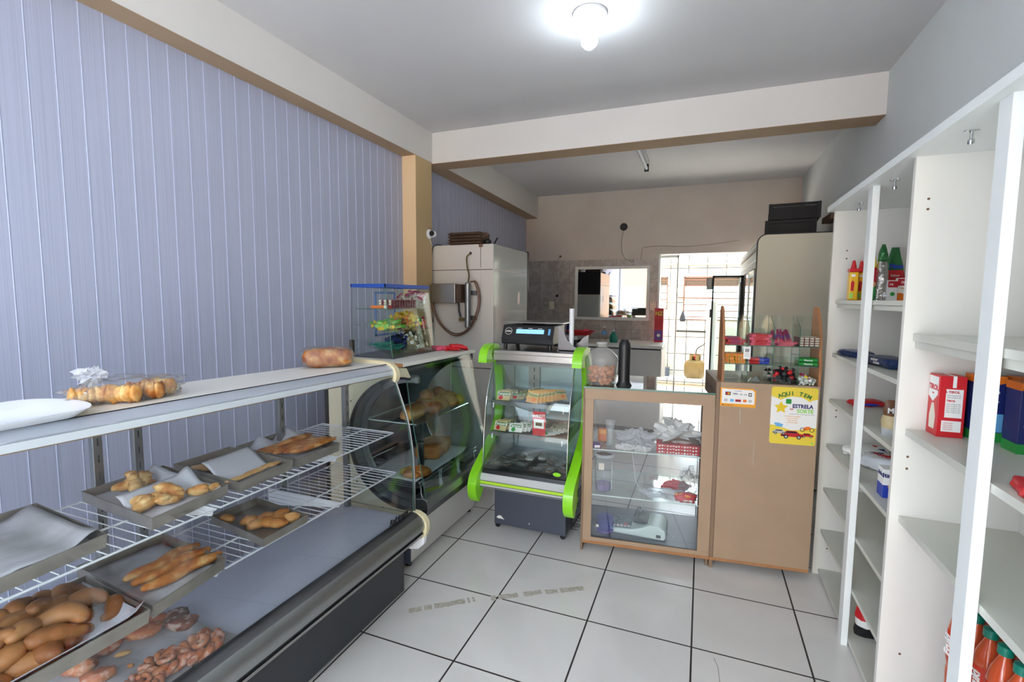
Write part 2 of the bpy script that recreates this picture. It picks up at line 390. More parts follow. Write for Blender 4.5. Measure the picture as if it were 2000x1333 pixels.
def text(name, body, size, origin, xdir, ydir, mat, parent, depth=0.0006, align='CENTER', xs=1.0, bold=0.0, shear=0.0, label=None, local=False):
    cu = bpy.data.curves.new(name, 'FONT'); cu.body = body; cu.size = size; cu.align_x = align; cu.align_y = 'CENTER'
    cu.extrude = depth; cu.offset = bold; cu.shear = shear; cu.resolution_u = 3
    tmp = bpy.data.objects.new(name+'_tmp', cu); COL.objects.link(tmp)
    bpy.context.view_layer.update()
    me = bpy.data.meshes.new_from_object(tmp.evaluated_get(bpy.context.evaluated_depsgraph_get()))
    bpy.data.objects.remove(tmp); bpy.data.curves.remove(cu)
    X = Vector(xdir).normalized(); Y = Vector(ydir).normalized(); Z = X.cross(Y)
    mt = Matrix(((X.x*xs, Y.x, Z.x, origin[0]), (X.y*xs, Y.y, Z.y, origin[1]), (X.z*xs, Y.z, Z.z, origin[2]), (0, 0, 0, 1)))
    me.transform(frame_of(parent).inverted() @ mt if parent is not None and not local else mt); me.materials.clear(); me.materials.append(MATS[mat])
    o = bpy.data.objects.new(name, me); COL.objects.link(o); o.parent = parent
    if label: o['label'] = label
    return o
def pane(x0, x1, y0, y1, z0, z1, m='glass', em='glass_edge'):     # glass box: two large faces glass, the rim green
    b = MB(); d = [x1-x0, y1-y0, z1-z0]; k = d.index(min(d))
    vs = [(x, y, z) for z in (z0, z1) for y in (y0, y1) for x in (x0, x1)]
    fs = {2: [(0, 2, 3, 1), (4, 5, 7, 6)], 1: [(0, 1, 5, 4), (2, 6, 7, 3)], 0: [(0, 4, 6, 2), (1, 3, 7, 5)]}
    for q in fs: b.add(vs, fs[q], m if q == k else em)
    return b

# ================================================================== THE SETTING
XL, XR, ZC, YB, YF = -2.203, 0.95, 2.80, 6.09, -1.6
struct(B(XL-0.12, XR+0.1, YF, YB+0.15, -0.06, 0.0).build('floor', 'floor_tile'))
struct(B(-2.3, 2.1, YB+0.15, 9.95, -0.06, 0.0).build('floor', 'kitchen_floor'))
struct(B(-9, 9, -14, YF, -0.12, -0.05).build('floor', 'pavement'))
struct(B(XL-0.12, XR+0.12, YF, YB+0.15, ZC, ZC+0.06).build('ceiling', 'ceiling'))
# left wall: vertical PVC strips with a raised bead at every joint, its highlight put into a paler colour
wl = MB(); gs = 0.0809; y0 = 1.001-gs*32; yy = y0
pts = []
wl.box(XL-0.12, XL-0.004, YF, YB, 0, ZC, 'wall_cream')
while yy < YB:
    ye = min(yy+gs, YB)
    if yy >= YF:
        wl.box(XL-0.004, XL, yy+0.0045, ye-0.0008, 0.0, 2.6, 'pvc')
        wl.add([(XL-0.003, yy-0.0008, 0), (XL+0.0012, yy+0.0006, 0), (XL+0.0012, yy+0.003, 0), (XL-0.003, yy+0.0045, 0),
                (XL-0.003, yy-0.0008, 2.6), (XL+0.0012, yy+0.0006, 2.6), (XL+0.0012, yy+0.003, 2.6), (XL-0.003, yy+0.0045, 2.6)],
               [(0, 1, 5, 4), (1, 2, 6, 5), (2, 3, 7, 6)], 'pvc_bead_highlight')
    yy += gs
struct(wl.build('wall_left'))
struct(B(XR, XR+0.1, YF, YB+0.15, 0, ZC).build('wall_right', 'wall_right'))
# beams: white faces, tan soffits
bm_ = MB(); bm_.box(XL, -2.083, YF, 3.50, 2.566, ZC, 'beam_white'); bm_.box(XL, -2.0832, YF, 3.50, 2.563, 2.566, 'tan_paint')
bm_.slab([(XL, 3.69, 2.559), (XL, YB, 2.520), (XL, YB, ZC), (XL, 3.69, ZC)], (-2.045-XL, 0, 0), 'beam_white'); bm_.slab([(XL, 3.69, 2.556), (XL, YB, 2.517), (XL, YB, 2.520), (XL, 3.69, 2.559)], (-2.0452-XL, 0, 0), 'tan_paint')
struct(bm_.build('trim_1'))
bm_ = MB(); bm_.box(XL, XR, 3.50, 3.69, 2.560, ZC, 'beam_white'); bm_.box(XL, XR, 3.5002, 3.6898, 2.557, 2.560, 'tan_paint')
struct(bm_.build('trim_2'))
bm_ = MB(); bm_.box(XL, -2.083, 3.249, 3.252, 0, 2.563, 'peach'); bm_.box(XL, -2.083, 3.252, 3.485, 0, 2.563, 'column_side')
struct(bm_.build('trim_3'))
# back wall: marbled tile below, plaster above, doorway on the right
wb = MB()
wb.box(XL, -0.51, YB, YB+0.15, 0, 1.97, 'marble_tile'); wb.box(XL, -0.51, YB-0.001, YB+0.15, 1.97, ZC, 'wall_cream')
wb.box(-0.51, XR, YB-0.001, YB+0.15, 2.02, ZC, 'wall_cream'); wb.box(0.78, XR, YB, YB+0.15, 0, 2.02, 'marble_tile')
wb.box(-0.512, -0.49, YB-0.004, YB+0.16, 0, 2.02, 'white_edge')
struct(wb.build('wall_back'))
# shop front jambs and lintel
wf = MB(); wf.box(XL-0.12, XL+0.05, YF-0.15, YF, 0, ZC); wf.box(XR-0.02, XR+0.12, YF-0.15, YF, 0, ZC); wf.box(XL, XR, YF-0.15, YF, 2.62, ZC+0.06)
struct(wf.build('wall_front', 'wall_cream'))
# added facade across the street, out of view: tones reflections, cuts low sky
fc = MB(); fc.box(-7, 7, -12.3, -12, -0.05, 4.2, 'rusty_wood'); fc.box(-1.5, 0.2, -12, -11.97, 0, 2.2, 'peach'); fc.box(1.6, 3.2, -12, -11.97, 0.9, 2.1, 'steel_dark'); fc.box(-4.2, -2.6, -12, -11.97, 0.9, 2.1, 'steel_dark'); fc.box(-7.2, 7.2, -12.4, -11.7, 4.2, 4.35, 'gas_brown')
struct(fc.build('trim_5'))
# kitchen behind, with an invented roof gap that lets daylight in
kw = MB(); Y2 = 9.9
kw.box(-2.3, -0.80, Y2, Y2+0.12, 0, 2.8); kw.box(-0.80, -0.64, Y2, Y2+0.12, 0, 1.29); kw.box(-0.80, -0.64, Y2, Y2+0.12, 1.92, 2.8)
kw.box(-0.64, -0.345, Y2, Y2+0.12, 0, 2.8); kw.box(-0.345, 0.95, Y2, Y2+0.12, 0, 1.09); kw.box(-0.345, 0.95, Y2, Y2+0.12, 1.92, 2.8); kw.box(0.95, 2.1, Y2, Y2+0.12, 0, 2.8)
struct(kw.build('wall_kitchen_back', 'kitchen_tile'))
struct(B(-2.42, -2.3, YB+0.15, Y2+0.12, 0, 2.8).build('wall_kitchen_left', 'wall_cream'))
struct(B(2.1, 2.22, YB+0.15, Y2+0.12, 0, 2.8).build('wall_kitchen_right', 'wall_cream'))
struct(B(XR+0.1, 2.2, YB+0.05, YB+0.15, 0, 2.8).build('wall_kitchen_front', 'wall_cream'))
struct(B(-2.42, 2.22, YB+0.15, 8.2, 2.80, 2.86).build('ceiling', 'beam_white'))  # unseen roof, cut short to set how much sky gets in
def louvre(name, x0, x1, z0, z1, n):
    w = struct(MB().box(x0, x1, Y2-0.01, Y2+0.03, z1-0.03, z1).box(x0, x1, Y2-0.01, Y2+0.03, z0, z0+0.02).box(x0, x0+0.02, Y2-0.01, Y2+0.03, z0, z1).box(x1-0.02, x1, Y2-0.01, Y2+0.03, z0, z1).build(name, 'copper'))
    for i in range(n):
        z = z0+(i+0.5)*(z1-z0)/n
        MB().box(x0+0.02, x1-0.02, Y2-0.004, Y2+0.004, z-0.011, z+0.011).build('window_bar', 'copper', w)
        pane(x0+0.02, x1-0.02, Y2+0.012, Y2+0.016, z+0.008, z+(z1-z0)/n-0.008).build('window_slat', None, w)
    MB().box(x0+0.02, x1-0.02, Y2+0.004, Y2+0.011, z1-0.17, z1-0.03).build('blind_roll', 'rust_fin', w)
    return w
louvre('window_1', -0.345, 0.95, 1.09, 1.92, 7); louvre('window_2', -0.80, -0.64, 1.29, 1.92, 5)
struct(MB().box(-2.2, 2.0, Y2-0.05, Y2-0.001, 2.135, 2.165).build('trim_4', 'tan_paint'))
# ceiling bulb
bz = ZC
t = T('ceiling_light', 'white bare round bulb glowing in a plaster ceiling rose', 'lamp', (-0.54, 2.33, bz))
MB().lathe([(0.078, 0), (0.078, -0.012), (0.06, -0.028), (0.035, -0.036)], (-0.54, 2.33, bz), 32).build('ceiling_rose', 'paper_white', t, smooth='auto')
MB().lathe([(0.022, -0.034), (0.024, -0.075), (0.02, -0.085)], (-0.54, 2.33, bz), 20).build('lamp_socket', 'white_plastic', t, smooth='auto')
BULB_Z = bz-0.125
MB().lathe([(0.0001, -0.16), (0.02, -0.155), (0.036, -0.138), (0.04, -0.118), (0.034, -0.1), (0.02, -0.084)], (-0.54, 2.33, bz), 24).build('bulb', 'bulb_glow', t, smooth=True)
# fluorescent tube fitting (off) on the second ceiling
t = T('tube_light', 'unlit single tube light fitting on the rear ceiling', 'lamp', (-0.55, 4.45, 2.80))
MB().box(-0.575, -0.525, 4.1, 4.9, 2.765, 2.80).build('fixture_body', 'light_grey', t, bevel=0.004)
MB().box(-0.57, -0.53, 4.10, 4.125, 2.70, 2.77).build('end_holder', 'dark_plastic', t, bevel=0.003)
MB().box(-0.57, -0.53, 4.875, 4.9, 2.70, 2.77).build('end_holder', 'dark_plastic', t, bevel=0.003)
MB().tube([(-0.55, 4.125, 2.725), (-0.55, 4.875, 2.725)], 0.015, 12).build('tube', 'white_plastic', t, smooth='auto')
# residue of adhesive tape on the floor
def floor_strip(name, label, pts, seed):
    r = random.Random(seed); b = MB(); n = len(pts)
    for (x0, y0, x1, y1) in pts:
        d = Vector((x1-x0, y1-y0, 0)); L = d.length; d.normalize(); w = Vector((-d.y, d.x, 0)); k = max(2, int(L/0.012))
        up = []; lo = []
        for i in range(k+1):
            c = Vector((x0, y0, 0.0006))+d*L*i/k
            up.append(c+w*(0.019+r.uniform(-0.004, 0.002))); lo.append(c-w*(0.019+r.uniform(-0.004, 0.002)))
        for i in range(k):
            if r.random() < 0.05: continue
            b.add([lo[i], lo[i+1], up[i+1], up[i]], [(0, 1, 2, 3)])
    tag(b.build(name, 'residue'), label, 'tape')
floor_strip('tape_residue', 'torn grey tape residue on floor tiles near the dark counter base', [(-1.235, 1.83, -1.15, 1.90), (-1.14, 1.905, -0.985, 2.03)], 3)
floor_strip('tape_residue', 'torn grey tape residue on floor tiles towards the small green case', [(-0.915, 2.065, -0.80, 2.14), (-0.775, 2.155, -0.70, 2.21), (-0.68, 2.215, -0.50, 2.33)], 5)
for pts in ([(0.10, 2.05), (0.115, 2.0), (0.12, 1.9), (0.16, 1.8)], [(0.42, 1.86), (0.46, 1.88), (0.49, 1.91)], [(0.34, 1.72), (0.36, 1.745), (0.40, 1.75)], [(0.27, 1.56), (0.32, 1.56), (0.38, 1.545)]):
    o = MB().tube([(x, y, 0.0004) for x, y in pts], 0.0009, 4, flat=0.3).build('floor_scratch', 'scuff'); struct(o)

# ================================================================== LONG BAKERY COUNTER (foreground left)
CA = T('bakery_counter', 'long glass fronted bakery counter with graphite base and cream end trim', 'display counter', (-1.6, 1.0, 0))
YN, YE = -0.1, 1.925
xt = lambda y: -1.405-(1.906-y)*0.0995
xb = lambda y: -1.66-(1.93-y)*0.17
MB().add([(xt(YN), YN, 1.155), (xt(YE), YE, 1.155), (xb(YE), YE, 1.155), (xb(YN), YN, 1.155), (xt(YN), YN, 1.140), (xt(YE), YE, 1.140), (xb(YE), YE, 1.140), (xb(YN), YN, 1.140)],
    [(0, 1, 2, 3), (4, 7, 6, 5), (0, 4, 5, 1), (1, 5, 6, 2), (2, 6, 7, 3), (3, 7, 4, 0)]).build('top_board', 'white_laminate', CA, bevel=0.002)
def lip(prof, name, mat, smooth=False):
    b = MB(); N = len(prof)
    for y in (YN, YE): b.v += [Vector((xt(y)+dx, y, z)) for dx, z in prof]
    b.slot(None)
    for i in range(N): b.f.append((i, (i+1) % N, N+(i+1) % N, N+i)); b.mi.append(0)
    b.f += [tuple(range(N))[::-1], tuple(range(N, 2*N))]; b.mi += [0, 0]
    return b.build(name, mat, CA, smooth=smooth)
lip([(0.001, 1.154), (0.022, 1.146), (0.036, 1.132), (0.036, 1.128), (0.02, 1.136), (0.001, 1.143)], 'front_lip', 'polished_lip', 'auto')
lip([(-0.003, 1.1562), (0.0016, 1.1562), (0.0016, 1.1525), (-0.003, 1.1525)], 'dark_joint', 'black_rubber')
lip([(0.024, 1.131), (0.040, 1.126), (0.042, 1.106), (0.026, 1.104)], 'top_rail', 'rail_pale')
lip([(-0.06, 1.138), (0.022, 1.130), (0.022, 1.098), (-0.06, 1.098)], 'underside_strip', 'tan_paint')  # tan strip stands in for the brown shadow under the top board
b = MB()
for y in (YN, YE): b.v += [Vector((xb(y)-0.01, y, 1.14)), Vector((xb(y)+0.03, y, 1.14)), Vector((xb(y)+0.03, y, 1.035)), Vector((xb(y)-0.01, y, 1.035))]
b.slot(None)
for f in [(0, 1, 5, 4), (1, 2, 6, 5), (2, 3, 7, 6), (3, 0, 4, 7), (0, 3, 2, 1), (4, 5, 6, 7)]: b.f.append(f); b.mi.append(0)
b.build('rear_rail', 'steel_dark', CA)
# curved glass
gp = [(0.0, 1.112), (0.06, 1.086), (0.42, 0.981), (0.66, 0.91), (0.80, 0.845), (0.92, 0.758), (0.98, 0.68), (1.0, 0.60), (1.0, 0.43)]
def gx(y, g): x0 = xt(y)+0.032; return x0+(-1.262-x0)*g
b = MB()
for y in (YN, YE):
    b.v += [Vector((gx(y, g), y, z)) for g, z in gp]; 
for y in (YN, YE):
    b.v += [Vector((gx(y, g)-0.005, y, z)) for g, z in gp]
N = len(gp); b.slot('glass_front'); b.slot('glass_edge')
for i in range(N-1):
    b.f += [(i, i+1, N+i+1, N+i), (2*N+i, 3*N+i, 3*N+i+1, 2*N+i+1)]; b.mi += [0, 0]
    b.f += [(i, 2*N+i, 2*N+i+1, i+1), (N+i, N+i+1, 3*N+i+1, 3*N+i)]; b.mi += [1, 1]
b.build('front_glass', None, CA, smooth='auto')
# end glass, with its frame
ep = [Vector((gx(YE, g)-0.006, YE, z)) for g, z in gp]
MB().slab([(-1.66, YE, 1.13)]+ep+[(-1.68, YE, 0.43)], (0, 0.005, 0), 'glass', 'glass_edge').build('end_glass', None, CA)
MB().tube([(gx(YE, g)+0.003, YE+0.004, z) for g, z in gp], 0.004, 6).build('glass_clip', 'aluminium', CA, smooth=True)
tr = [(-1.66, 1.174), (-1.42, 1.168), (-1.385, 1.160), (-1.36, 1.142), (-1.348, 1.115), (-1.348, 1.090), (-1.358, 1.070)]
MB().ribbon([(x, YE-0.006, z) for x, z in tr], (0, 0.03, 0), -0.020).build('end_trim', 'cream_plastic', CA, smooth='auto')
hk = [(-1.264, 0.447), (-1.235, 0.446), (-1.205, 0.432), (-1.186, 0.402), (-1.184, 0.362), (-1.196, 0.332), (-1.228, 0.312)]
MB().ribbon([(x, YE-0.012, z) for x, z in hk], (0, 0.03, 0), -0.022).build('end_trim', 'cream_plastic', CA, smooth='auto')
MB().slab([(-1.315, YE-0.01, 0.31), (-1.20, YE-0.01, 0.33), (-1.205, YE-0.01, 0.29), (-1.235, YE-0.01, 0.262), (-1.285, YE-0.01, 0.252), (-1.315, YE-0.01, 0.262)], (0, 0.03, 0)).build('end_cap', 'white_plastic', CA, bevel=0.006)
# bumper: grooved aluminium extrusion
def xb0(y): return (1.92-y)*-0.012
def extr(prof, name, mat, y0=YN, y1=YE-0.012):
    b = MB(); N = len(prof); b.slot(None)
    for y in (y0, y1): b.v += [Vector((x+xb0(y), y, z)) for x, z in prof]
    for i in range(N): b.f.append((i, (i+1) % N, N+(i+1) % N, N+i)); b.mi.append(0)
    b.f += [tuple(range(N))[::-1], tuple(range(N, 2*N))]; b.mi += [0, 0]
    return b.build(name, mat, CA, smooth='auto')
extr([(-1.268, 0.447), (-1.255, 0.446), (-1.238, 0.442), (-1.22, 0.432), (-1.27, 0.42)], 'glass_channel', 'steel_dark')
extr([(-1.221, 0.434), (-1.208, 0.424), (-1.198, 0.407), (-1.194, 0.385), (-1.197, 0.368), (-1.27, 0.368), (-1.27, 0.42)], 'bumper', 'aluminium')
extr([(-1.203, 0.368), (-1.205, 0.352), (-1.27, 0.345), (-1.27, 0.368)], 'bumper_groove', 'black_rubber')
extr([(-1.198, 0.352), (-1.204, 0.335), (-1.225, 0.318), (-1.30, 0.305), (-1.32, 0.345)], 'bumper', 'steel')
# deck, base, rear posts
MB().box(-1.72, -1.268, YN, YE-0.008, 0.395, 0.415).build('deck', 'deck_blue', CA, bevel=0.002)
extr([(-1.32, 0.305), (-1.32, 0.03), (-1.74, 0.03), (-1.74, 0.395), (-1.27, 0.395), (-1.28, 0.305)], 'base_panel', 'graphite', YN, 1.92)
MB().box(-1.70, -1.36, YN, 1.88, 0, 0.03).build('plinth', 'black_rubber', CA)
for y, dx in ((0.925, 0), (1.035, 0), (1.56, 0.02), (1.905, 0.03), (0.2, 0)):
    x = xb(y)+0.02
    MB().box(x-0.012, x+0.012, y-0.014, y+0.014, 0.395, 1.06).build('rear_post', 'aluminium', CA, bevel=0.002)
    b = MB()
    for k in range(9): b.box(x+0.0118, x+0.0128, y-0.002, y+0.002, 0.55+k*0.055, 0.575+k*0.055)
    b.build('post_slots', 'black_rubber', CA)['kind'] = 'stuff'
# wire racks
def rack(name, z, xf, xr, y0, y1, n):
    b = MB()
    for (xa, ya, xc, yc) in ((xf, y0, xf, y1), (xr, y0, xr, y1), (xf, y1, xr, y1), (xf, y0, xr, y0), ((xf*0.62+xr*0.38), y0, (xf*0.62+xr*0.38), y1)):
        b.tube([(xa, ya, z), (xc, yc, z)], 0.0032, 6)
    for i in range(1, n):
        y = y0+(y1-y0)*i/n; b.tube([(xr, y, z+0.003), (xf, y, z+0.003)], 0.0017, 5, cap=False)
    return b.build(name, 'wire_white', CA, smooth='auto')
rack('wire_rack', 0.828, -1.355, -1.79, YN, 0.99, 34); rack('wire_rack', 0.828, -1.355, -1.79, 1.005, 1.90, 30)
rack('wire_rack', 0.634, -1.345, -1.70, YN, 0.99, 34); rack('wire_rack', 0.634, -1.345, -1.70, 1.005, 1.90, 30)
for y in (0.99, 1.53):
    for z, x0 in ((0.823, -1.37), (0.629, -1.36)):
        MB().slab([(x0, y+0.002, z), (-1.76, y+0.002, z), (-1.76, y+0.002, z-0.075), (x0-0.01, y+0.002, z-0.022)], (0, 0.004, 0)).build('rack_bracket', 'wire_white', CA)
text('lettering', 'Refrimate', 0.036, (-1.2605, 1.80, 0.466), (0, 1, 0), (0, 0, 1), 'black_print', CA, bold=0.0012, xs=1.0, shear=0.25, label='black italic maker lettering on the glass')

# ---- baking trays with their goods
def tin(name, label, corners, z, h=0.036, paper=None, pmat='paper_white', group='baking trays on the counter racks'):
    c = [Vector((x, y, 0)) for x, y in corners]; ctr = sum(c, Vector())/4
    t = T(name, label, 'baking tray', (ctr.x, ctr.y, z), 0, group)
    b = MB(); th = 0.0025
    def inset(k): return [p+(ctr-p).normalized()*k for p in c]
    o_top = inset(0); o_bot = inset(0.006); i_top = inset(0.005); i_bot = inset(0.011)
    vs = [p+Vector((0, 0, z)) for p in o_bot]+[p+Vector((0, 0, z+h)) for p in o_top]+[p+Vector((0, 0, z+h)) for p in i_top]+[p+Vector((0, 0, z+th)) for p in i_bot]
    fs = [(0, 3, 2, 1), (12, 13, 14, 15)]
    for k in range(4):
        j = (k+1) % 4; fs += [(k, j, 4+j, 4+k), (4+k, 4+j, 8+j, 8+k), (8+k, 8+j, 12+j, 12+k)]
    b.add(vs, fs).build('tray_body', 'baking_tin', t)
    return t
def bilerp(c, u, v):
    return (c[0][0]*(1-u)*(1-v)+c[1][0]*u*(1-v)+c[2][0]*u*v+c[3][0]*(1-u)*v, c[0][1]*(1-u)*(1-v)+c[1][1]*u*(1-v)+c[2][1]*u*v+c[3][1]*(1-u)*v)
def sheet(name, label, corners, z, fn, mat, group=None, n=14):
    ctr = bilerp(corners, .5, .5); 
    o = MB().grid(lambda u, v: Vector((*bilerp(corners, u, v), z+fn(u, v))), n, n).build(name, mat, None, loc=(ctr[0], ctr[1], z), smooth=True, solid=0.0008)
    return tag(o, label, 'baking paper', group)
sm = lambda a, b, x: (lambda t: t*t*(3-2*t))(min(1, max(0, (x-a)/(b-a))))
U = 0.8315; L = 0.6375
# corner order: rear-near, rear-far, front-far, front-near  (u: rear near -> rear far ; v: rear -> front)
c_p1 = [(-1.80, 0.475), (-1.795, 0.762), (-1.395, 0.725), (-1.375, 0.455)]
tin('baking_tray', 'large tin tray with only greasy crumpled paper, nearest on the upper rack', c_p1, U)
sheet('baking_paper', 'greasy white paper lying in the empty nearest upper tray', [(-1.785, 0.49), (-1.778, 0.742), (-1.41, 0.712), (-1.395, 0.47)], U+0.006, lambda u, v: 0.012+0.022*sm(0.75, 1, u)+0.006*noise.noise(Vector((u*4, v*4, 1)))+0.01*sm(.8, 1, v), 'paper_greasy')
c_p2 = [(-1.775, 0.86), (-1.785, 1.113), (-1.408, 1.075), (-1.378, 0.822)]
tin('baking_tray', 'tin tray of small filled pastries, second along the upper rack', c_p2, U)
sheet('baking_paper', 'white paper lining under the rear pastries of the second upper tray', [(-1.765, 0.875), (-1.772, 1.075), (-1.60, 1.065), (-1.575, 0.86)], U+0.004, lambda u, v: 0.006+0.045*sm(0.7, 1, u)*(1-v*0.4)+0.004*noise.noise(Vector((u*3, v*3, 3))), 'paper_white')
sheet('baking_paper', 'creased white paper under the front pastries of the second upper tray', [(-1.585, 0.85), (-1.595, 1.07), (-1.42, 1.06), (-1.40, 0.84)], U+0.004, lambda u, v: 0.008+0.042*(1-sm(0, 0.45, v))+0.02*sm(0.8, 1, u), 'paper_white')
c_p3 = [(-1.765, 1.135), (-1.765, 1.36), (-1.40, 1.335), (-1.388, 1.10)]
tin('baking_tray', 'tin tray of thin flat biscuits, third along the upper rack', c_p3, U)
sheet('baking_paper', 'curled white paper rising in the third upper tray', [(-1.61, 1.13), (-1.625, 1.33), (-1.43, 1.315), (-1.41, 1.115)], U+0.004, lambda u, v: 0.008+0.05*(1-sm(0, 0.6, v)), 'paper_white')
c_p4 = [(-1.745, 1.37), (-1.75, 1.60), (-1.392, 1.575), (-1.392, 1.35)]
tin('baking_tray', 'tin tray of long flat golden loaves, farthest on the upper rack', c_p4, U)
sheet('baking_paper', 'white paper with a peaked corner in the farthest upper tray', [(-1.74, 1.38), (-1.745, 1.61), (-1.41, 1.56), (-1.41, 1.36)], U+0.004, lambda u, v: 0.006+0.055*sm(0.72, 1, u)*(1-sm(.0, .75, v))+0.035*sm(0.3, 0.0, abs(u-0.45))*(1-sm(0, .3, v)), 'paper_white')
c_l0 = [(-1.63, 0.46), (-1.618, 0.782), (-1.288, 0.752), (-1.285, 0.445)]
tin('baking_tray', 'tin tray heaped with fried dough pieces, nearest on the lower rack', c_l0, L)
sheet('baking_paper', 'white paper with a raised front edge under the fried dough', [(-1.615, 0.475), (-1.60, 0.765), (-1.292, 0.742), (-1.292, 0.47)], L+0.004, lambda u, v: 0.006+0.034*sm(0.86, 1, v)+0.02*sm(.9, 1, u), 'paper_white')
c_l1 = [(-1.70, 0.797), (-1.68, 1.03), (-1.335, 1.0), (-1.295, 0.762)]
tin('baking_tray', 'tin tray holding three long baguettes on the lower rack', c_l1, L)
sheet('baking_paper', 'grey white paper under the three baguettes', [(-1.685, 0.81), (-1.665, 1.015), (-1.35, 0.99), (-1.315, 0.78)], L+0.004, lambda u, v: 0.005+0.004*noise.noise(Vector((u*3, v*3, 7))), 'paper_greasy')
c_l2 = [(-1.66, 1.19), (-1.645, 1.375), (-1.335, 1.335), (-1.335, 1.135)]
tin('baking_tray', 'tin tray of small brown breads, farthest on the lower rack', c_l2, L, 0.03)

def piece(name, label, cat, mat, c, rad, rz=0, seed=0, amp=0.12, fr=1.6, group=None, e=1.0, tilt=0.0, flatb=None, n=16):
    b = MB().blob((0, 0, 0), rad, 0, seed, amp, fr, n, e=e, flatb=flatb)
    o = b.build(name, mat, None, smooth=True)
    o.location = c; o.rotation_euler = (0, tilt, rz)
    return tag(o, label, cat, group)
R_ = random.Random(11)
# second upper tray pastries (rear cluster, front pair clusters)
def pastry(c, rz, seed, label, group, s=1.0, mat='pastry'):
    b = MB(); r = 0.026*s
    b.blob((0, 0, 0), (0.038*s, 0.02*s, 0.014*s), 0, seed, 0.2, 2.2, 16)
    b.blob((0.012*s, 0.004*s, 0.009*s), (0.022*s, 0.017*s, 0.010*s), 0.5, seed+3, 0.2, 2.5, 12)
    o = b.build('pastry', mat, None, smooth=True); o.location = c; o.rotation_euler = (R_.uniform(-.2, .2), R_.uniform(-.2, .2), rz)
    return tag(o, label, 'pastry', group)
for k, (x, y, dz) in enumerate(((-1.705, 0.945, 0), (-1.675, 0.975, 0), (-1.69, 0.985, 0.014), (-1.65, 0.945, 0.006), (-1.705, 0.97, 0.02))):
    pastry((x, y, U+0.034+dz), 1.2+0.4*k, k, 'small pastry in the rear cluster of the second upper tray', 'rear cluster of small pastries')
for k, (x, y, dz) in enumerate(((-1.545, 0.885, 0), (-1.515, 0.905, 0.004), (-1.50, 0.875, 0.0), (-1.53, 0.95, 0.004), (-1.50, 0.965, 0.0), (-1.515, 0.955, 0.018), (-1.475, 0.93, 0.0))):
    pastry((x, y, U+0.032+dz), 0.3+0.7*k, 10+k, 'small pastry at the front of the second upper tray', 'front pastries of the second upper tray')
pastry((-1.465, 1.01, U+0.03), 0.2, 30, 'single onion shaped pastry at the far front corner of the second upper tray', None)
pastry((-1.445, 1.045, U+0.03), 1.2, 31, 'thin broken pastry beside the onion shaped one', None, 0.7)
for k, (x, y, dz, a) in enumerate(((-1.69, 1.19, 0, 0.2), (-1.67, 1.23, 0.008, 0.9), (-1.70, 1.26, 0, 0.1), (-1.645, 1.20, 0.002, 1.4), (-1.66, 1.295, 0.0, 0.5))):
    piece('biscuit', 'flat oval biscuit at the rear of the third upper tray', 'biscuit', 'crust_pale', (x, y, U+0.016+dz), (0.042, 0.024, 0.006), a, k, 0.12, 1.5, 'flat biscuits at the rear of the third tray')
for k, (x, y, a) in enumerate(((-1.45, 1.145, 1.45), (-1.455, 1.215, 1.5), (-1.46, 1.28, 1.5))):
    piece('biscuit', 'long thin golden biscuit along the front of the third upper tray', 'biscuit', 'crust_pale', (x, y, U+0.026), (0.045, 0.017, 0.006), a, 20+k, 0.15, 2, 'long biscuits at the front of the third tray')
for k, (x, y, a, l) in enumerate(((-1.625, 1.47, 2.2, 0.11), (-1.585, 1.50, 2.25, 0.125), (-1.545, 1.50, 2.3, 0.125), (-1.505, 1.52, 2.3, 0.125), (-1.47, 1.515, 2.25, 0.12), (-1.60, 1.545, 2.3, 0.09))):
    piece('flat_loaf', 'long flat golden loaf leaning in the farthest upper tray', 'bread', 'baguette', (x+0.02, y-0.02, U+0.03+0.003*k), (l, 0.022, 0.011), a-0.75, 40+k, 0.12, 2.5, 'flat loaves in the farthest upper tray')
# fried dough heap: bent twisted pieces
def dough_mesh(k):
    r = random.Random(k); pts = []; a = 0.0; x = y = 0.0
    for i in range(7):
        pts.append((x, y, 0.004*math.sin(i))); a += r.uniform(0.0, 0.75)*(1 if k % 2 else -1); x += 0.0135*math.cos(a); y += 0.0135*math.sin(a)
    rs = [q*r.uniform(0.8, 1.15) for q in (0.007, 0.0155, 0.019, 0.0205, 0.019, 0.0155, 0.007)]
    cx = sum(p[0] for p in pts)/7; cy = sum(p[1] for p in pts)/7
    b = MB().tube([(p[0]-cx, p[1]-cy, p[2]) for p in pts], rs, 12, flat=0.85); o = b.build('fried_dough', 'fried', None, smooth=True, sub=1); return o
protos = [dough_mesh(k) for k in range(5)]
n = 0
for layer, (cnt, z0, u0, u1, v0, v1) in enumerate(((22, 0.018, 0.04, 0.93, 0.05, 0.88), (18, 0.042, 0.06, 0.82, 0.08, 0.80), (9, 0.062, 0.1, 0.6, 0.2, 0.7))):
    for i in range(cnt):
        cols = 6 if layer == 0 else 5 if layer == 1 else 3
        u = u0+(u1-u0)*((i % cols)+R_.uniform(0.2, 0.8))/cols; v = v0+(v1-v0)*((i//cols)+R_.uniform(0.2, 0.8))/math.ceil(cnt/cols)
        x, y = bilerp(c_l0, u, v); s = protos[n % 5]
        place(s, (x, y, L+z0+R_.uniform(0, 0.006)), (R_.uniform(-.35, .35), R_.uniform(-.35, .35), R_.uniform(0, 6.28)), scale=(R_.uniform(1.15, 1.55),)*3, first=n < 5)
        n += 1
for o in [o for o in bpy.data.objects if o.name.startswith('fried_dough')]: tag(o, 'golden brown fried dough piece heaped in the nearest lower tray', 'fried dough', 'fried dough pieces in the nearest lower tray')
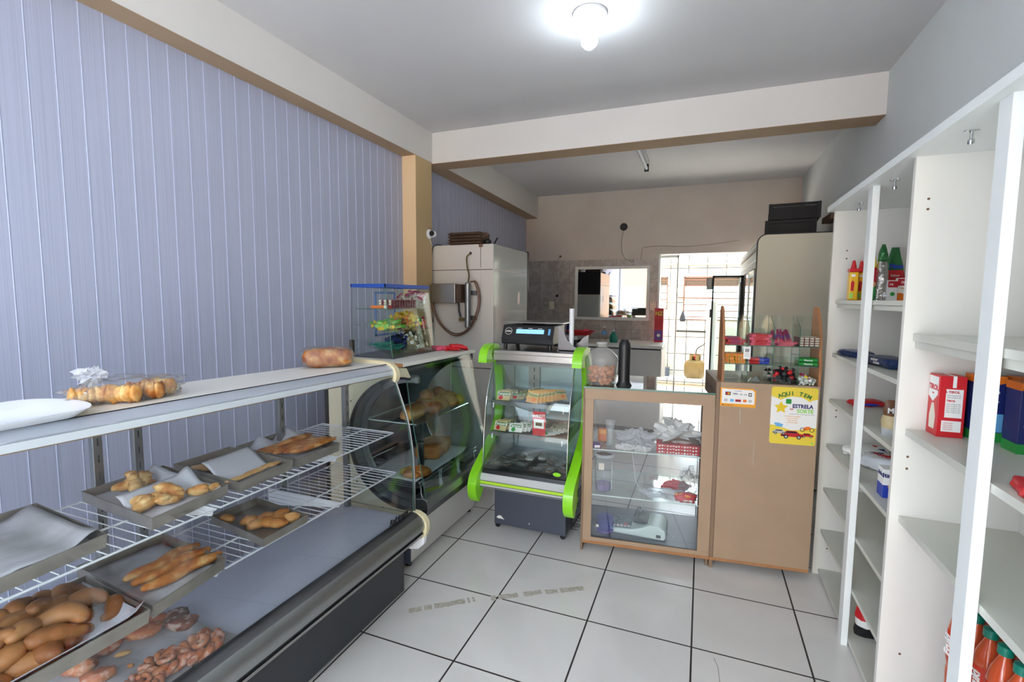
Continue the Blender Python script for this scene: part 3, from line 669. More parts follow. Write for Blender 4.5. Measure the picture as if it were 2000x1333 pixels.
# baguettes
for k, (x, y, lab) in enumerate(((-1.505, 0.925, 'hindmost of the three seeded baguettes in the lower tray'), (-1.455, 0.92, 'middle one of the three seeded baguettes in the lower tray'), (-1.40, 0.915, 'foremost of the three seeded baguettes in the lower tray'))):
    b = MB(); pts = [(-0.115+0.23*i/12, 0.006*math.sin(i*0.9+k), 0.002*math.sin(i)) for i in range(13)]
    b.tube(pts, [0.006+0.018*math.sin(PI*(i+0.4)/12.8)**0.6 for i in range(13)], 12, flat=0.7)
    o = b.build('baguette', 'baguette', None, smooth=True, sub=1); o.location = (x, y, L+0.028); o.rotation_euler = (0, 0, math.radians(93-k*3)); tag(o, lab, 'bread')
for k, (x, y, r1) in enumerate(((-1.60, 1.21, .022), (-1.51, 1.235, .026), (-1.465, 1.22, .025), (-1.475, 1.27, .03), (-1.42, 1.29, .03), (-1.44, 1.25, .028), (-1.40, 1.255, .026), (-1.39, 1.305, .025), (-1.45, 1.315, .026))):
    piece('bread_roll', 'small brown bread roll in the farthest lower tray', 'bread', 'crust', (x, y, L+0.02), (r1*1.4, r1, 0.017), 0.6*k, 60+k, 0.12, 1.5, 'small breads in the farthest lower tray')
# tray on the deck with sugared pastries
c_d = [(-1.72, 0.53), (-1.70, 0.985), (-1.292, 1.0), (-1.285, 0.55)]
sheet('baking_paper', 'big sheet of floury white paper on the counter deck', c_d, 0.4165, lambda u, v: 0.004+0.002*noise.noise(Vector((u*4, v*4, 2)))+0.01*sm(0.95, 1, u), 'paper_greasy')
MB().box(-1.325, -1.285, 0.33, 0.53, 0.418, 0.45).build('metal_tray', 'steel', None, loc=(-1.3, 0.43, 0.418), bevel=0.004)
tag(bpy.data.objects['metal_tray'], 'shiny steel tray edge at the near end of the counter deck', 'tray')
def rosette(c, s, seed, label, group=None, mat='sugared'):
    b = MB(); r = random.Random(seed)
    for ph in (0, PI):
        pts = []
        for k in range(49):
            a = 2*PI*k/48*0.97; w_ = 5.0*a+ph+seed; q = 0.036*s+0.0085*s*math.cos(w_)+r.uniform(-.001, .001)
            pts.append((q*math.cos(a)*1.2, q*math.sin(a), 0.004*s+0.008*s*math.sin(w_)))
        b.tube(pts, [0.0095*s*(1+0.18*math.sin(k*1.9+seed)) for k in range(49)], 8)
    b.tube([(0.013*s*math.cos(t*0.55)*(1+t*0.04), 0.013*s*math.sin(t*0.55), 0.008*s+0.001*t) for t in range(14)], [0.007*s*(1+0.15*math.sin(t*2)) for t in range(14)], 8)
    o = b.build('sugared_pastry', mat, None, smooth=True); o.location = c; o.rotation_euler = (0, 0, seed); return tag(o, label, 'pastry', group)
rosette((-1.375, 0.835, 0.436), 1.05, 1, 'sugared ring pastry on the deck, nearer one of the joined pair')
rosette((-1.345, 0.915, 0.436), 1.15, 2, 'sugared ring pastry on the deck, beside the glass at the far side')
rosette((-1.355, 0.765, 0.434), 0.9, 3, 'sugar dusted red pastry at the near bottom of the deck')
piece('chocolate_bar', 'square floury chocolate slice at the rear of the deck', 'pastry', 'choco', (-1.515, 0.975, 0.432), (0.042, 0.03, 0.012), 0.4, 5, 0.15, 3, e=0.5)
piece('chocolate_bar', 'darker chocolate slice lying behind the floury one on the deck', 'pastry', 'choco', (-1.565, 0.985, 0.432), (0.04, 0.03, 0.014), 0.9, 6, 0.2, 3, e=0.6)
piece('bun', 'rounded reddish bun behind the crumbs on the deck', 'bread', 'sugared', (-1.575, 0.895, 0.437), (0.048, 0.027, 0.018), 0.9, 7, 0.15, 1.5)
piece('bun', 'long reddish bun farther back on the deck', 'bread', 'sugared', (-1.60, 0.94, 0.437), (0.045, 0.025, 0.017), 0.6, 8, 0.15, 1.5)
piece('bun', 'twisted bun near the rear left of the deck', 'bread', 'sugared', (-1.60, 0.805, 0.437), (0.045, 0.02, 0.017), 1.2, 9, 0.2, 2)
piece('bun', 'bun at the near rear of the deck', 'bread', 'sugared', (-1.585, 0.735, 0.438), (0.05, 0.026, 0.02), 0.5, 12, 0.2, 2)
piece('bun', 'triangular reddish bun at the near edge of the deck', 'bread', 'sugared', (-1.50, 0.735, 0.436), (0.042, 0.024, 0.018), 1.0, 13, 0.25, 2)
piece('crumb', 'pale oblong crumb on the deck paper', 'crumb', 'crust_pale', (-1.545, 0.82, 0.427), (0.02, 0.010, 0.006), 0.9, 14)
piece('crumb', 'tiny golden crumb on the deck paper', 'crumb', 'crust', (-1.475, 0.80, 0.426), (0.009, 0.006, 0.005), 0.4, 15)

# ---- on top of the counter
t = T('serving_tray', 'white oval ended plastic tray lying on the counter top', 'tray', (-1.62, 0.55, 1.157))
def stad(x0, x1, y0, y1, z, k=0.0):
    pts = []; cx = (x0+x1)/2; rx = (x1-x0)/2-k; ry = 0.085-k
    for i in range(13):
        a = PI*i/12; pts.append((cx+rx*math.cos(a), y1-0.085+ry*math.sin(a), z))
    pts.append((x0+k, y0+k, z)); pts.append((x1-k, y0+k, z)); return pts
o1 = stad(-1.785, -1.475, 0.1, 0.80, 1.180); o2 = stad(-1.785, -1.475, 0.1, 0.80, 1.158, 0.035); i1 = stad(-1.785, -1.475, 0.1, 0.80, 1.180, 0.010); i2 = stad(-1.785, -1.475, 0.1, 0.80, 1.163, 0.045)
N = len(o1); b = MB(); b.v = [Vector(p) for p in o2+o1+i1+i2]; b.slot(None)
for k in range(3):
    for i in range(N): b.f.append((k*N+i, k*N+(i+1) % N, (k+1)*N+(i+1) % N, (k+1)*N+i)); b.mi.append(0)
b.f += [tuple(range(N))[::-1], tuple(range(3*N, 4*N))]; b.mi += [0, 0]
b.build('tray_body', 'white_plastic', t, smooth='auto')
g = 'bagged pastry rolls on the counter top'
for k, (x, y, a, lab) in enumerate(((-1.655, 0.845, 1.1, 'pastry roll under the bag knot, nearest in the bag'), (-1.60, 0.89, 0.5, 'pastry roll with a dark filled end, second in the bag'), (-1.60, 0.955, 0.6, 'pale pastry roll, third in the bag'), (-1.63, 1.015, 0.3, 'darker pastry roll at the far end of the bag'))):
    t = T('pastry_roll', lab, 'pastry', (x, y, 1.156), a, g)
    b = MB()
    for j in range(7): b.blob(((j-3)*0.0135, 0.003*math.sin(j*2+k), 0.028), (0.013, 0.026+0.003*math.sin(j*1.7), 0.0255), 0.25*math.sin(j*2.1), k*9+j, 0.16, 2.6, 14)
    o = b.build('crust', 'pastry' if k != 2 else 'baguette', None, smooth=True); o.parent = t
    o = MB().lathe([(0.0001, -0.0505), (0.012, -0.0505), (0.012, -0.047)], (0, 0, 0.028), 12, axis='x').build('filling', 'brown_print', None); o.parent = t
b = MB(); b.blob((-1.628, 0.93, 1.188), (0.055, 0.14, 0.042), -0.35, 3, 0.22, 3.2, 30, flatb=0.031)
t = T('plastic_bag', 'knotted clear plastic bag around the pastry rolls on the counter top', 'bag', (-1.628, 0.93, 1.156))
b.build('bag_film', 'bag_clear', t, smooth=True)
MB().blob((-1.665, 0.85, 1.24), (0.032, 0.028, 0.020), 0.4, 11, 0.5, 3.4, 26).blob((-1.662, 0.852, 1.213), (0.010, 0.010, 0.014), 0, 4, 0.2, 2, 12).build('knot', 'bag_haze', t, smooth=False)
t = T('wrapped_loaf', 'plastic wrapped loaf at the far end of the counter top', 'bread', (-1.60, 1.745, 1.156))
MB().blob((-1.60, 1.745, 1.199), (0.062, 0.108, 0.044), -0.75, 5, 0.05, 2, 26, e=0.55, flatb=0.042).build('loaf', 'baguette', t, smooth=True)
MB().blob((-1.60, 1.745, 1.201), (0.066, 0.115, 0.047), -0.75, 5, 0.08, 3, 30, e=0.6, flatb=0.0445).build('wrapper', 'bag_clear', t, smooth=True)

# ================================================================== SECOND BREAD CASE (white base, round end window)
CB = T('bread_case', 'second refrigerated bread case with round end window and white slanted base', 'display counter', (-1.65, 2.54, 0))
y0, y1 = 2.13, 2.93
def slant(y, f): return f
# cream side panel with a round hole, built as a strip between the outline and the circle
def ring_panel(y, th, name, mt='cream_panel', a0=84):
    cx, cz, r = -1.452, 0.695, 0.368; n = 40; b = MB(); b.slot(mt); inn = []; out = []
    for i in range(n+1):
        a = math.radians(a0)+math.radians(284-a0)*i/n; ix, iz = cx+r*math.cos(a), cz+r*0.985*math.sin(a)
        if i == n: ix, iz = -1.34, 0.325
        inn.append((ix, iz))
        dx, dz = math.cos(a), math.sin(a); ts = []
        if dx < 0: ts.append((-1.965-cx)/dx)
        if dz > 0: ts.append((1.105-cz)/dz)
        if dz < 0: ts.append((0.26-cz)/dz)
        t_ = min(q for q in ts if q > 0); ox, oz = cx+t_*dx, cz+t_*dz
        ox = min(ox, -1.44 if oz > 1.0 else -1.33); out.append((ox, oz))
    for k, yy in enumerate((y, y+th)):
        b.v += [Vector((x, yy, z)) for x, z in inn]+[Vector((x, yy, z)) for x, z in out]
    m = n+1
    for i in range(n):
        b.f += [(i, i+1, m+i+1, m+i), (2*m+i, 3*m+i, 3*m+i+1, 2*m+i+1), (i, 2*m+i, 2*m+i+1, i+1), (m+i, m+i+1, 3*m+i+1, 3*m+i)]; b.mi += [0]*4
    return b.build(name, None, CB), inn
o, inn = ring_panel(y0, 0.012, 'side_panel')
o2, _ = ring_panel(y1-0.012, 0.012, 'side_panel', 'graphite', 88)
MB().ribbon([(x, y0-0.004, z) for x, z in inn], (0, 0.02, 0), 0.012).build('window_seal', 'black_rubber', CB, smooth='auto')
MB().ribbon([(x*0.995-0.006, y0+0.012, z) for x, z in inn], (0, 0.075, 0), 0.006).build('window_reveal', 'ring_grey', CB, smooth='auto')
rin = [(-1.452+(x+1.452)*0.88, 0.695+(z-0.695)*0.88) for x, z in inn]
MB().ribbon([(x, y0+0.085, z) for x, z in rin], (0, 0.02, 0), -0.032, 'aluminium').build('inner_ring', None, CB, smooth='auto')
b = MB()
for i in (3, 8, 13, 18, 27, 33, 38): b.lathe([(0.0045, -0.002), (0.0045, 0.0)], (-1.452+(inn[i][0]+1.452)*1.10, y0, 0.695+(inn[i][1]-0.695)*1.10), 8, axis='y')
tag_o = b.build('screws', 'seam_dark', CB); tag_o['kind'] = 'stuff'
# glass, top board, sill, base
gf = [(-1.452, 1.10), (-1.436, 0.985), (-1.420, 0.88), (-1.400, 0.77), (-1.378, 0.66), (-1.355, 0.53), (-1.332, 0.41)]
b = MB(); b.ribbon([(x, y0+0.012, z) for x, z in gf], (0, y1-y0-0.012, 0), 0.006, 'glass_smoky', 'glass_edge'); b.build('front_glass', None, CB, smooth='auto')
MB().slab([(x-0.006, 0, z) for x, z in gf]+[(-1.60, 0, 0.41), (-1.60, 0, 1.10)], (0, 0.005, 0), 'glass_side', 'glass_edge').build('end_glass', None, None).parent = None
bpy.data.objects['end_glass.001'].name = 'end_pane'
eg = bpy.data.objects['end_pane']; eg.parent = CB; eg.location = Vector((0, y1-0.019, 0))-Vector(CB.location)
MB().add([(-1.445, y0-0.01, 1.132), (-1.40, y1-0.04, 1.132), (-1.90, y1, 1.132), (-1.93, y0, 1.132), (-1.445, y0-0.01, 1.112), (-1.40, y1-0.04, 1.112), (-1.90, y1, 1.112), (-1.93, y0, 1.112)],
    [(0, 1, 2, 3), (4, 7, 6, 5), (0, 4, 5, 1), (1, 5, 6, 2), (2, 6, 7, 3), (3, 7, 4, 0)]).build('top_board', 'white_laminate', CB, bevel=0.002)
MB().box(-1.60, -1.447, y0-0.013, y0-0.0098, 1.111, 1.131).build('board_edge', 'mdf_edge', CB)
MB().box(-1.90, -1.46, y0+0.01, y1-0.01, 1.085, 1.111).build('top_frame', 'steel_dark', CB)
def prof_y(prof, ya, yb, name, mat, par, **k):
    return MB().slab([(x, ya, z) for x, z in prof], (0, yb-ya, 0)).build(name, mat, par, **k)
prof_y([(-1.338, 0.415), (-1.312, 0.405), (-1.303, 0.36), (-1.40, 0.345), (-1.42, 0.40)], y0-0.004, y1, 'front_sill', 'aluminium', CB, bevel=0.004)
prof_y([(-1.308, 0.360), (-1.315, 0.325), (-1.345, 0.30), (-1.42, 0.30), (-1.42, 0.345)], y0, y1, 'bumper', 'steel_dark', CB, bevel=0.003)
prof_y([(-1.372, 0.30), (-1.43, 0.03), (-1.95, 0.03), (-1.95, 0.30)], y0+0.004, y1, 'base_panel', 'case_white', CB, bevel=0.004)
prof_y([(-1.96, 0.30), (-1.34, 0.30), (-1.34, 0.335), (-1.96, 0.335)], y0+0.012, y1-0.012, 'well_floor', 'black_plastic', CB)
MB().box(-1.985, -1.955, y0, y1, 0.3, 1.11).build('rear_frame', 'black_plastic', CB)
for (x, y) in ((-1.46, y0+0.04), (-1.46, y1-0.03), (-1.90, y0+0.04), (-1.90, y1-0.03)): MB().lathe([(0.018, 0), (0.018, 0.012), (0.01, 0.03)], (x, y, 0), 10).build('foot', 'black_rubber', CB)
MB().box(-1.95, -1.42, y0-0.004, y0+0.004, 0.03, 0.26).build('side_base', 'slate', CB)
# shelves
pane(-1.80, -1.455, y0+0.13, y1-0.06, 0.765, 0.771, 'glass', 'pale_mint').build('glass_shelf', None, CB)
MB().tube([(-1.452, y0+0.10, 0.768), (-1.452, y1-0.05, 0.768)], 0.004, 6).build('shelf_rail', 'chrome', CB)
MB().box(-1.57, -1.545, 2.45, 2.475, 0.34, 0.765).build('shelf_post', 'black_plastic', CB)
b = MB()
for i in range(30):
    y = y0+0.03+i*0.0255; b.tube([(-1.93, y, 0.452), (-1.40, y, 0.452)], 0.0016, 4, cap=False)
b.tube([(-1.40, y0+0.03, 0.452), (-1.40, y1-0.03, 0.452)], 0.003, 6); b.tube([(-1.93, y0+0.03, 0.452), (-1.93, y1-0.03, 0.452)], 0.003, 6)
b.build('wire_floor', 'aluminium', CB)
b = MB(); 
for z in (0.47, 0.445): b.tube([(-1.395, y0+0.04, z), (-1.395, y1-0.04, z)], 0.0025, 6)
for y in (2.20, 2.40, 2.42, 2.62, 2.64, 2.86): b.tube([(-1.395, y, 0.40), (-1.395, y, 0.475)], 0.0025, 6)
b.build('basket_rail', 'chrome', CB)
# breads in the case
g = 'round buns on the upper shelf of the white case'
piece('bread_loaf', 'long crusty loaf at the near end of the upper case shelf', 'bread', 'crust', (-1.545, 2.36, 0.812), (0.062, 0.13, 0.042), 0.25, 71, 0.10, 1.6, n=22)
for k, (x, y, r) in enumerate(((-1.60, 2.50, .046), (-1.53, 2.52, .044), (-1.63, 2.58, .05), (-1.545, 2.61, .05), (-1.57, 2.70, .052), (-1.65, 2.68, .048), (-1.53, 2.72, .044), (-1.59, 2.80, .05), (-1.515, 2.80, .04))):
    piece('round_bun', 'glossy round bun on the upper shelf of the white case', 'bread', 'crust', (x+0.03, y, 0.772+r*0.85), (r*1.18, r*1.18, r*0.88), k, 80+k, 0.06, 1.5, g, n=20)
for k, (x, y) in enumerate(((-1.60, 2.60), (-1.585, 2.72))):
    piece('round_bun', 'glossy round bun on top of the heap in the white case', 'bread', 'crust', (x, y, 0.865), (.046, .048, .034), k, 95+k, 0.06, 1.5, 'buns on top of the heap', n=20)
t = T('cake_loaf', 'rectangular brown loaf on paper at the far end of the case floor', 'bread', (-1.60, 2.68, 0.458))
MB().blob((-1.60, 2.68, 0.505), (0.085, 0.135, 0.045), 0.15, 4, 0.03, 2, 24, e=0.35).build('loaf', 'crust', t, smooth=True)
o = tag(MB().grid(lambda u, v: Vector((-1.80+0.36*u, 2.22+0.62*v, 0.457+0.004*noise.noise(Vector((u*5, v*5, 0)))+0.02*sm(.9, 1, v))), 12, 16).build('wax_paper', 'paper_white', None, loc=(-1.62, 2.5, 0.457), smooth=True, solid=0.0008), 'wax paper under the breads on the case floor', 'paper')
for k, (x, y) in enumerate(((-1.50, 2.27), (-1.46, 2.32), (-1.545, 2.30), (-1.49, 2.35))):
    piece('baked_snack', 'irregular baked snack at the near end of the case floor', 'bread', 'crust', (x, y, 0.478), (0.055, 0.04, 0.022), k*0.8, 100+k, 0.2, 2.2, 'baked snacks at the near end of the case floor')

# ================================================================== GLASS CANDY BOX on the bread case
CD = T('candy_box', 'glass candy display box with blue taped top edges on the bread case', 'display case', (-1.75, 2.47, 1.133))
ya, yb = 2.247, 2.70
def xf(z): return -1.60-(z-1.135)*0.11
MB().slab([(-1.885, ya, 1.136), (xf(1.136), ya, 1.136), (xf(1.54), ya, 1.54), (-1.875, ya, 1.54)], (0, 0.004, 0), 'glass', 'glass_edge').build('side_glass', None, CD)
MB().slab([(-1.885, yb, 1.136), (xf(1.136), yb, 1.136), (xf(1.54), yb, 1.54), (-1.875, yb, 1.54)], (0, 0.004, 0), 'glass', 'glass_edge').build('side_glass', None, CD)
MB().ribbon([(xf(1.145), ya, 1.145), (xf(1.54), ya, 1.54)], (0, yb-ya+0.004, 0), 0.004, 'glass', 'glass_edge').build('front_glass', None, CD)
pane(-1.878, xf(1.54), ya, yb+0.004, 1.541, 1.545).build('top_glass', None, CD)
for (a, b2) in (((-1.878, ya), (xf(1.54), ya)), ((xf(1.54), ya), (xf(1.54), yb+0.004)), ((-1.878, yb), (xf(1.54), yb)), ((-1.878, ya), (-1.878, yb))):
    MB().box(min(a[0], b2[0])-0.003, max(a[0], b2[0])+0.003, min(a[1], b2[1])-0.003, max(a[1], b2[1])+0.003, 1.532, 1.552).build('edge_tape', 'blue_tape', CD)
MB().box(-1.895, -1.872, ya-0.008, ya+0.012, 1.134, 1.23).build('corner_post', 'seam_dark', CD)
MB().box(-1.90, -1.592, ya-0.006, yb+0.01, 1.1335, 1.139).build('base_glass', 'steel_dark', CD)
for z in (1.408,): pane(-1.86, xf(z)-0.006, ya+0.005, yb-0.002, z, z+0.004).build('glass_shelf', None, CD)
def tilt_shelf(z0, z1_, x1):     # sloping shelf: rear edge higher
    MB().slab([(-1.86, ya+0.005, z0), (x1, ya+0.005, z1_), (x1, ya+0.005, z1_+0.004), (-1.86, ya+0.005, z0+0.004)], (0, yb-ya-0.01, 0), 'glass', 'glass').build('sloping_shelf', None, CD)
tilt_shelf(1.318, 1.278, xf(1.28)-0.006); tilt_shelf(1.225, 1.150, -1.622)
b = MB()
for (p, q) in (((2.484, 1.505), (2.684, 1.505)), ((2.684, 1.505), (2.684, 1.24)), ((2.684, 1.24), (2.484, 1.24)), ((2.484, 1.24), (2.484, 1.505))):
    b.box(-1.893, -1.888, min(p[0], q[0])-0.006, max(p[0], q[0])+0.006, min(p[1], q[1])-0.006, max(p[1], q[1])+0.006)
b.build('rear_door_frame', 'blue_frame', CD)
# candies
def sweet(name, mat1, mat2, s=1.0):     # wrapped sweet: body with twisted ends as a part
    t = T(name, 'wrapped sweet', 'candy')
    b = MB().blob((0, 0, 0), (0.013*s, 0.009*s, 0.008*s), 0, 1, 0.05, 2, 10, e=0.8); o = b.build('sweet_body', mat1, None, smooth=True); o.parent = t
    b = MB(); b.lathe([(0.002*s, -0.013*s), (0.008*s, -0.024*s), (0.0085*s, -0.0245*s)], n=8, axis='x'); b.lathe([(0.002*s, 0.013*s), (0.008*s, 0.024*s), (0.0085*s, 0.0245*s)], n=8, axis='x')
    o = b.build('wrapper_ends', mat2, None); o.parent = t
    return t
def stick(name, mat1, l=0.075, r=0.0042, n=6, mat2=None):
    b = MB().tube([(-l/2, 0, 0), (-l*0.45, 0, 0), (l*0.45, 0, 0), (l/2, 0, 0)], [r*0.5, r, r, r*0.5], n, mat1 if mat2 else None)
    if mat2: b.tube([(-l*0.2, 0, 0), (l*0.2, 0, 0)], r*1.05, n, mat2)
    o = b.build(name, None if mat2 else mat1, None, smooth='auto'); return o
def scatter(src, cnt, box, rnd, label, group, rots=0.5, zfun=None, cat='candy', scl=(0.9, 1.15)):
    x0, x1, ya_, yb_, z0, z1_ = box
    for i in range(cnt):
        x = rnd.uniform(x0, x1); y = rnd.uniform(ya_, yb_); f = i/max(1, cnt-1)
        z = z0+(z1_-z0)*f*(1-0.6*abs((y-(ya_+yb_)/2)/(yb_-ya_)*2))+(zfun(x) if zfun else 0)
        o = place(src, (x, y, z), (rnd.uniform(-rots, rots), rnd.uniform(-rots, rots), rnd.uniform(0, 6.28)), label, group, (rnd.uniform(*scl),)*3, first=(i == 0))
        o['category'] = cat
z2 = lambda x: (1.318-1.278)*(-(x+1.64))/0.22
z3 = lambda x: (1.225-1.150)*(-(x+1.622))/0.238
rn = random.Random(5)
scatter(stick('candy_stick', 'lime_deep', 0.085, 0.006, 6, 'lightgreen'), 30, (-1.76, -1.67, 2.31, 2.42, 1.292, 1.335), rn, 'bright green chewy candy stick on the middle shelf of the candy box', 'green candy sticks', 0.3, z2)
scatter(sweet('wrapped_sweet', 'lightgreen', 'yellow', 1.4), 12, (-1.73, -1.66, 2.27, 2.33, 1.294, 1.312), rn, 'lime and yellow wrapped sweet beside the green sticks', 'lime wrapped sweets', 0.4, z2)
scatter(sweet('wrapped_sweet', 'amber', 'yellow', 1.4), 40, (-1.77, -1.67, 2.48, 2.62, 1.296, 1.385), rn, 'yellow wrapped sweet in the heap on the middle candy shelf', 'yellow sweets heap', 0.8, z2)
scatter(sweet('wrapped_sweet', 'brown_print', 'orange', 1.4), 14, (-1.74, -1.67, 2.43, 2.49, 1.294, 1.33), rn, 'brown and orange wrapped sweet beside the yellow heap', 'brown sweets', 0.8, z2)
scatter(sweet('wrapped_sweet', 'green', 'red', 1.4), 14, (-1.74, -1.67, 2.62, 2.68, 1.294, 1.325), rn, 'green and red wrapped sweet at the far end of the middle shelf', 'green and red sweets', 0.8, z2)
scatter(stick('mint_stick', 'teal', 0.10, 0.004), 40, (-1.75, -1.66, 2.29, 2.39, 1.162, 1.19), rn, 'thin teal mint stick on the lowest candy shelf', 'teal mint sticks', 0.2, z3)
scatter(sweet('wrapped_sweet', 'black_print', 'navy', 1.4), 30, (-1.76, -1.66, 2.41, 2.49, 1.165, 1.225), rn, 'black wrapped sweet on the lowest candy shelf', 'black sweets', 0.9, z3)
scatter(sweet('wrapped_sweet', 'beige_label', 'white_print', 1.4), 22, (-1.76, -1.66, 2.51, 2.58, 1.165, 1.215), rn, 'silvery white wrapped sweet on the lowest candy shelf', 'silvery sweets', 0.9, z3)
scatter(sweet('wrapped_sweet', 'herb', 'gas_brown', 1.4), 36, (-1.76, -1.66, 2.59, 2.68, 1.165, 1.26), rn, 'dark golden brown sweet in the tall heap on the lowest shelf', 'brown gold sweets', 0.9, z3)
# red and white rolls and lollipops on the upper shelf
g = 'checked candy rolls on the top candy shelf'
src = None
for i in range(9):
    for j in range(3):
        t = T('candy_roll', 'red and cream checked candy roll on the top shelf of the candy box', 'candy', (-1.70, 2.33, 1.413), 0, g) if src is None else place(src, (-1.695, 2.33+i*0.027, 1.413+j*0.0165))
        if src is None:
            b = MB(); 
            for k in range(6): b.lathe([(0.0083, -0.05+k*0.017), (0.0083, -0.05+k*0.017+0.0165)], (-1.70, 2.33, 1.4215), 12, 'wafer' if k % 2 else 'cream_print', axis='x')
            b.build('roll_wrap', None, t, smooth='auto'); src = t
for i in range(3):
    t = T('candy_tube', ('orange tipped candy tube lying nearest on the top candy shelf', 'yellow and cream candy tube beside the orange one', 'pale striped candy tube beside the checked rolls')[i], 'candy', (-1.70, 2.235+i*0.03+0.03, 1.413))
    MB().tube([(-1.75, 2.262+i*0.022, 1.422), (-1.65, 2.262+i*0.022, 1.422)], 0.009, 10, ('orange', 'yellow', 'cream_print')[i]).build('tube_wrap', None, t, smooth='auto')
    MB().lathe([(0.0092, 0), (0.0092, 0.012)], (-1.66, 2.262+i*0.022, 1.422), 10, 'red' if i else 'white_print', axis='x').build('tube_end', None, t)
def lolly(c1, c2):
    t = T('lollipop', 'lollipop', 'candy')
    o = MB().tube([(0, 0, 0), (0, 0, 0.05)], 0.0016, 6).build('lollipop_stick', 'white_print', None); o.parent = t
    o = MB().blob((0, 0, 0.055), (0.011, 0.011, 0.011), 0, 2, 0.02, 1, 10).build('lollipop_head', c1, None, smooth=True); o.parent = t
    o = MB().lathe([(0.002, 0.038), (0.009, 0.048), (0.0115, 0.056)], n=8).build('wrapper_skirt', c2, None); o.parent = t
    return t
scatter(lolly('magenta', 'white_print'), 26, (-1.73, -1.66, 2.58, 2.69, 1.418, 1.45), rn, 'purple and white wrapped lollipop at the far end of the top candy shelf', 'lollipops in the candy box', 1.0, scl=(1.3, 1.5))
scatter(stick('candy_bar', 'red', 0.10, 0.009, 8), 10, (-1.55, -1.46, 2.74, 2.84, 1.143, 1.17), rn, 'red wrapped candy bar in the heap beside the candy box', 'red candy bars beside the box', 0.12)
scatter(stick('wafer_bar', 'pink', 0.13, 0.010, 8), 6, (-1.62, -1.54, 2.73, 2.81, 1.143, 1.155), rn, 'pink wrapped wafer bar lying beside the candy box', 'pink wafer bars beside the box', 0.05)

# ================================================================== TALL WHITE FRIDGE (seen from its back)
FR = T('refrigerator', 'tall white commercial fridge seen from its back beside the column', 'refrigerator', (-1.87, 3.9, 0))
FX0, FX1, FY0, FY1, FZ = -2.195, -1.55, 3.52, 4.32, 1.906
MB().box(FX0, FX1, FY0, FY1, 0.08, FZ, None).build('cabinet', 'fridge_white', FR, bevel=0.008)
MB().box(FX1, FX1+0.002, FY0+0.006, FY1-0.01, 0.09, 1.70).build('side_sheet', 'fridge_side', FR)
MB().box(FX1, FX1+0.002, FY0+0.006, FY1-0.01, 1.71, FZ-0.006).build('side_sheet', 'fridge_side', FR)
MB().box(FX0+0.005, FX1-0.003, FY0-0.0012, FY0, 1.701, 1.706).build('seam', 'seam_dark', FR)
MB().box(-1.660, -1.656, FY0-0.0012, FY0, 1.72, FZ).build('seam', 'seam_dark', FR)
MB().box(-1.657, -1.655, FY0-0.0012, FY0, 0.3, 1.70).build('seam', 'light_grey', FR)
MB().box(-2.086, -2.083, FY0-0.0012, FY0, 0.3, 1.70).build('seam', 'light_grey', FR)
MB().box(-1.92, -1.56, FY0-0.0012, FY0, 0.905, 0.912).build('seam', 'seam_dark', FR)
MB().box(FX0, FX1, FY0+0.03, FY1-0.03, 0, 0.08).build('plinth', 'black_rubber', FR)
MB().box(FX0-0.0, FX1+0.004, FY1, FY1+0.03, 1.55, FZ+0.01).build('front_header', 'black_plastic', FR, bevel=0.004)
MB().box(FX0+0.02, FX1-0.02, FY1+0.001, FY1+0.03, 0.12, 1.53).build('front_door', 'fridge_side', FR, bevel=0.004)
MB().box(FX1+0.001, FX1+0.010, 4.09, 4.10, 1.43, 1.53).build('side_clip', 'chrome', FR)
# condenser coil on top, black cylinder, piping
t = T('condenser', 'rusty finned condenser lying on top of the tall white fridge', 'condenser', (-1.80, 3.62, FZ))
b = MB()
for i in range(26): b.box(-1.945+i*0.0108, -1.942+i*0.0108, 3.53, 3.72, FZ+0.003, FZ+0.10)
b.build('fins', 'rust_fin', t)['kind'] = 'stuff'
b = MB()
for k in range(4):
    b.tube([(-1.955, 3.525, FZ+0.015+k*0.024), (-1.66, 3.525, FZ+0.015+k*0.024)], 0.006, 8)
b.build('coil_pipes', 'rust_fin', t)['kind'] = 'stuff'
MB().tube([(-1.66, 3.54, FZ+0.085), (-1.62, 3.54, FZ+0.09), (-1.60, 3.54, FZ+0.08), (-1.62, 3.54, FZ+0.065), (-1.66, 3.54, FZ+0.06)], 0.004, 6).build('return_bend', 'copper', t, smooth=True)
t = T('fridge_motor', 'black rounded motor on top of the tall white fridge', 'motor', (-1.63, 3.60, FZ))
MB().lathe([(0.03, 0), (0.032, 0.03), (0.02, 0.045), (0.0001, 0.05)], (-1.635, 3.60, FZ), 16).build('motor_shell', 'black_rubber', t, smooth=True)
MB().tube([(-1.56, 3.56, FZ+0.0), (-1.535, 3.57, FZ+0.05)], 0.006, 6).build('power_stub', 'black_rubber', t)
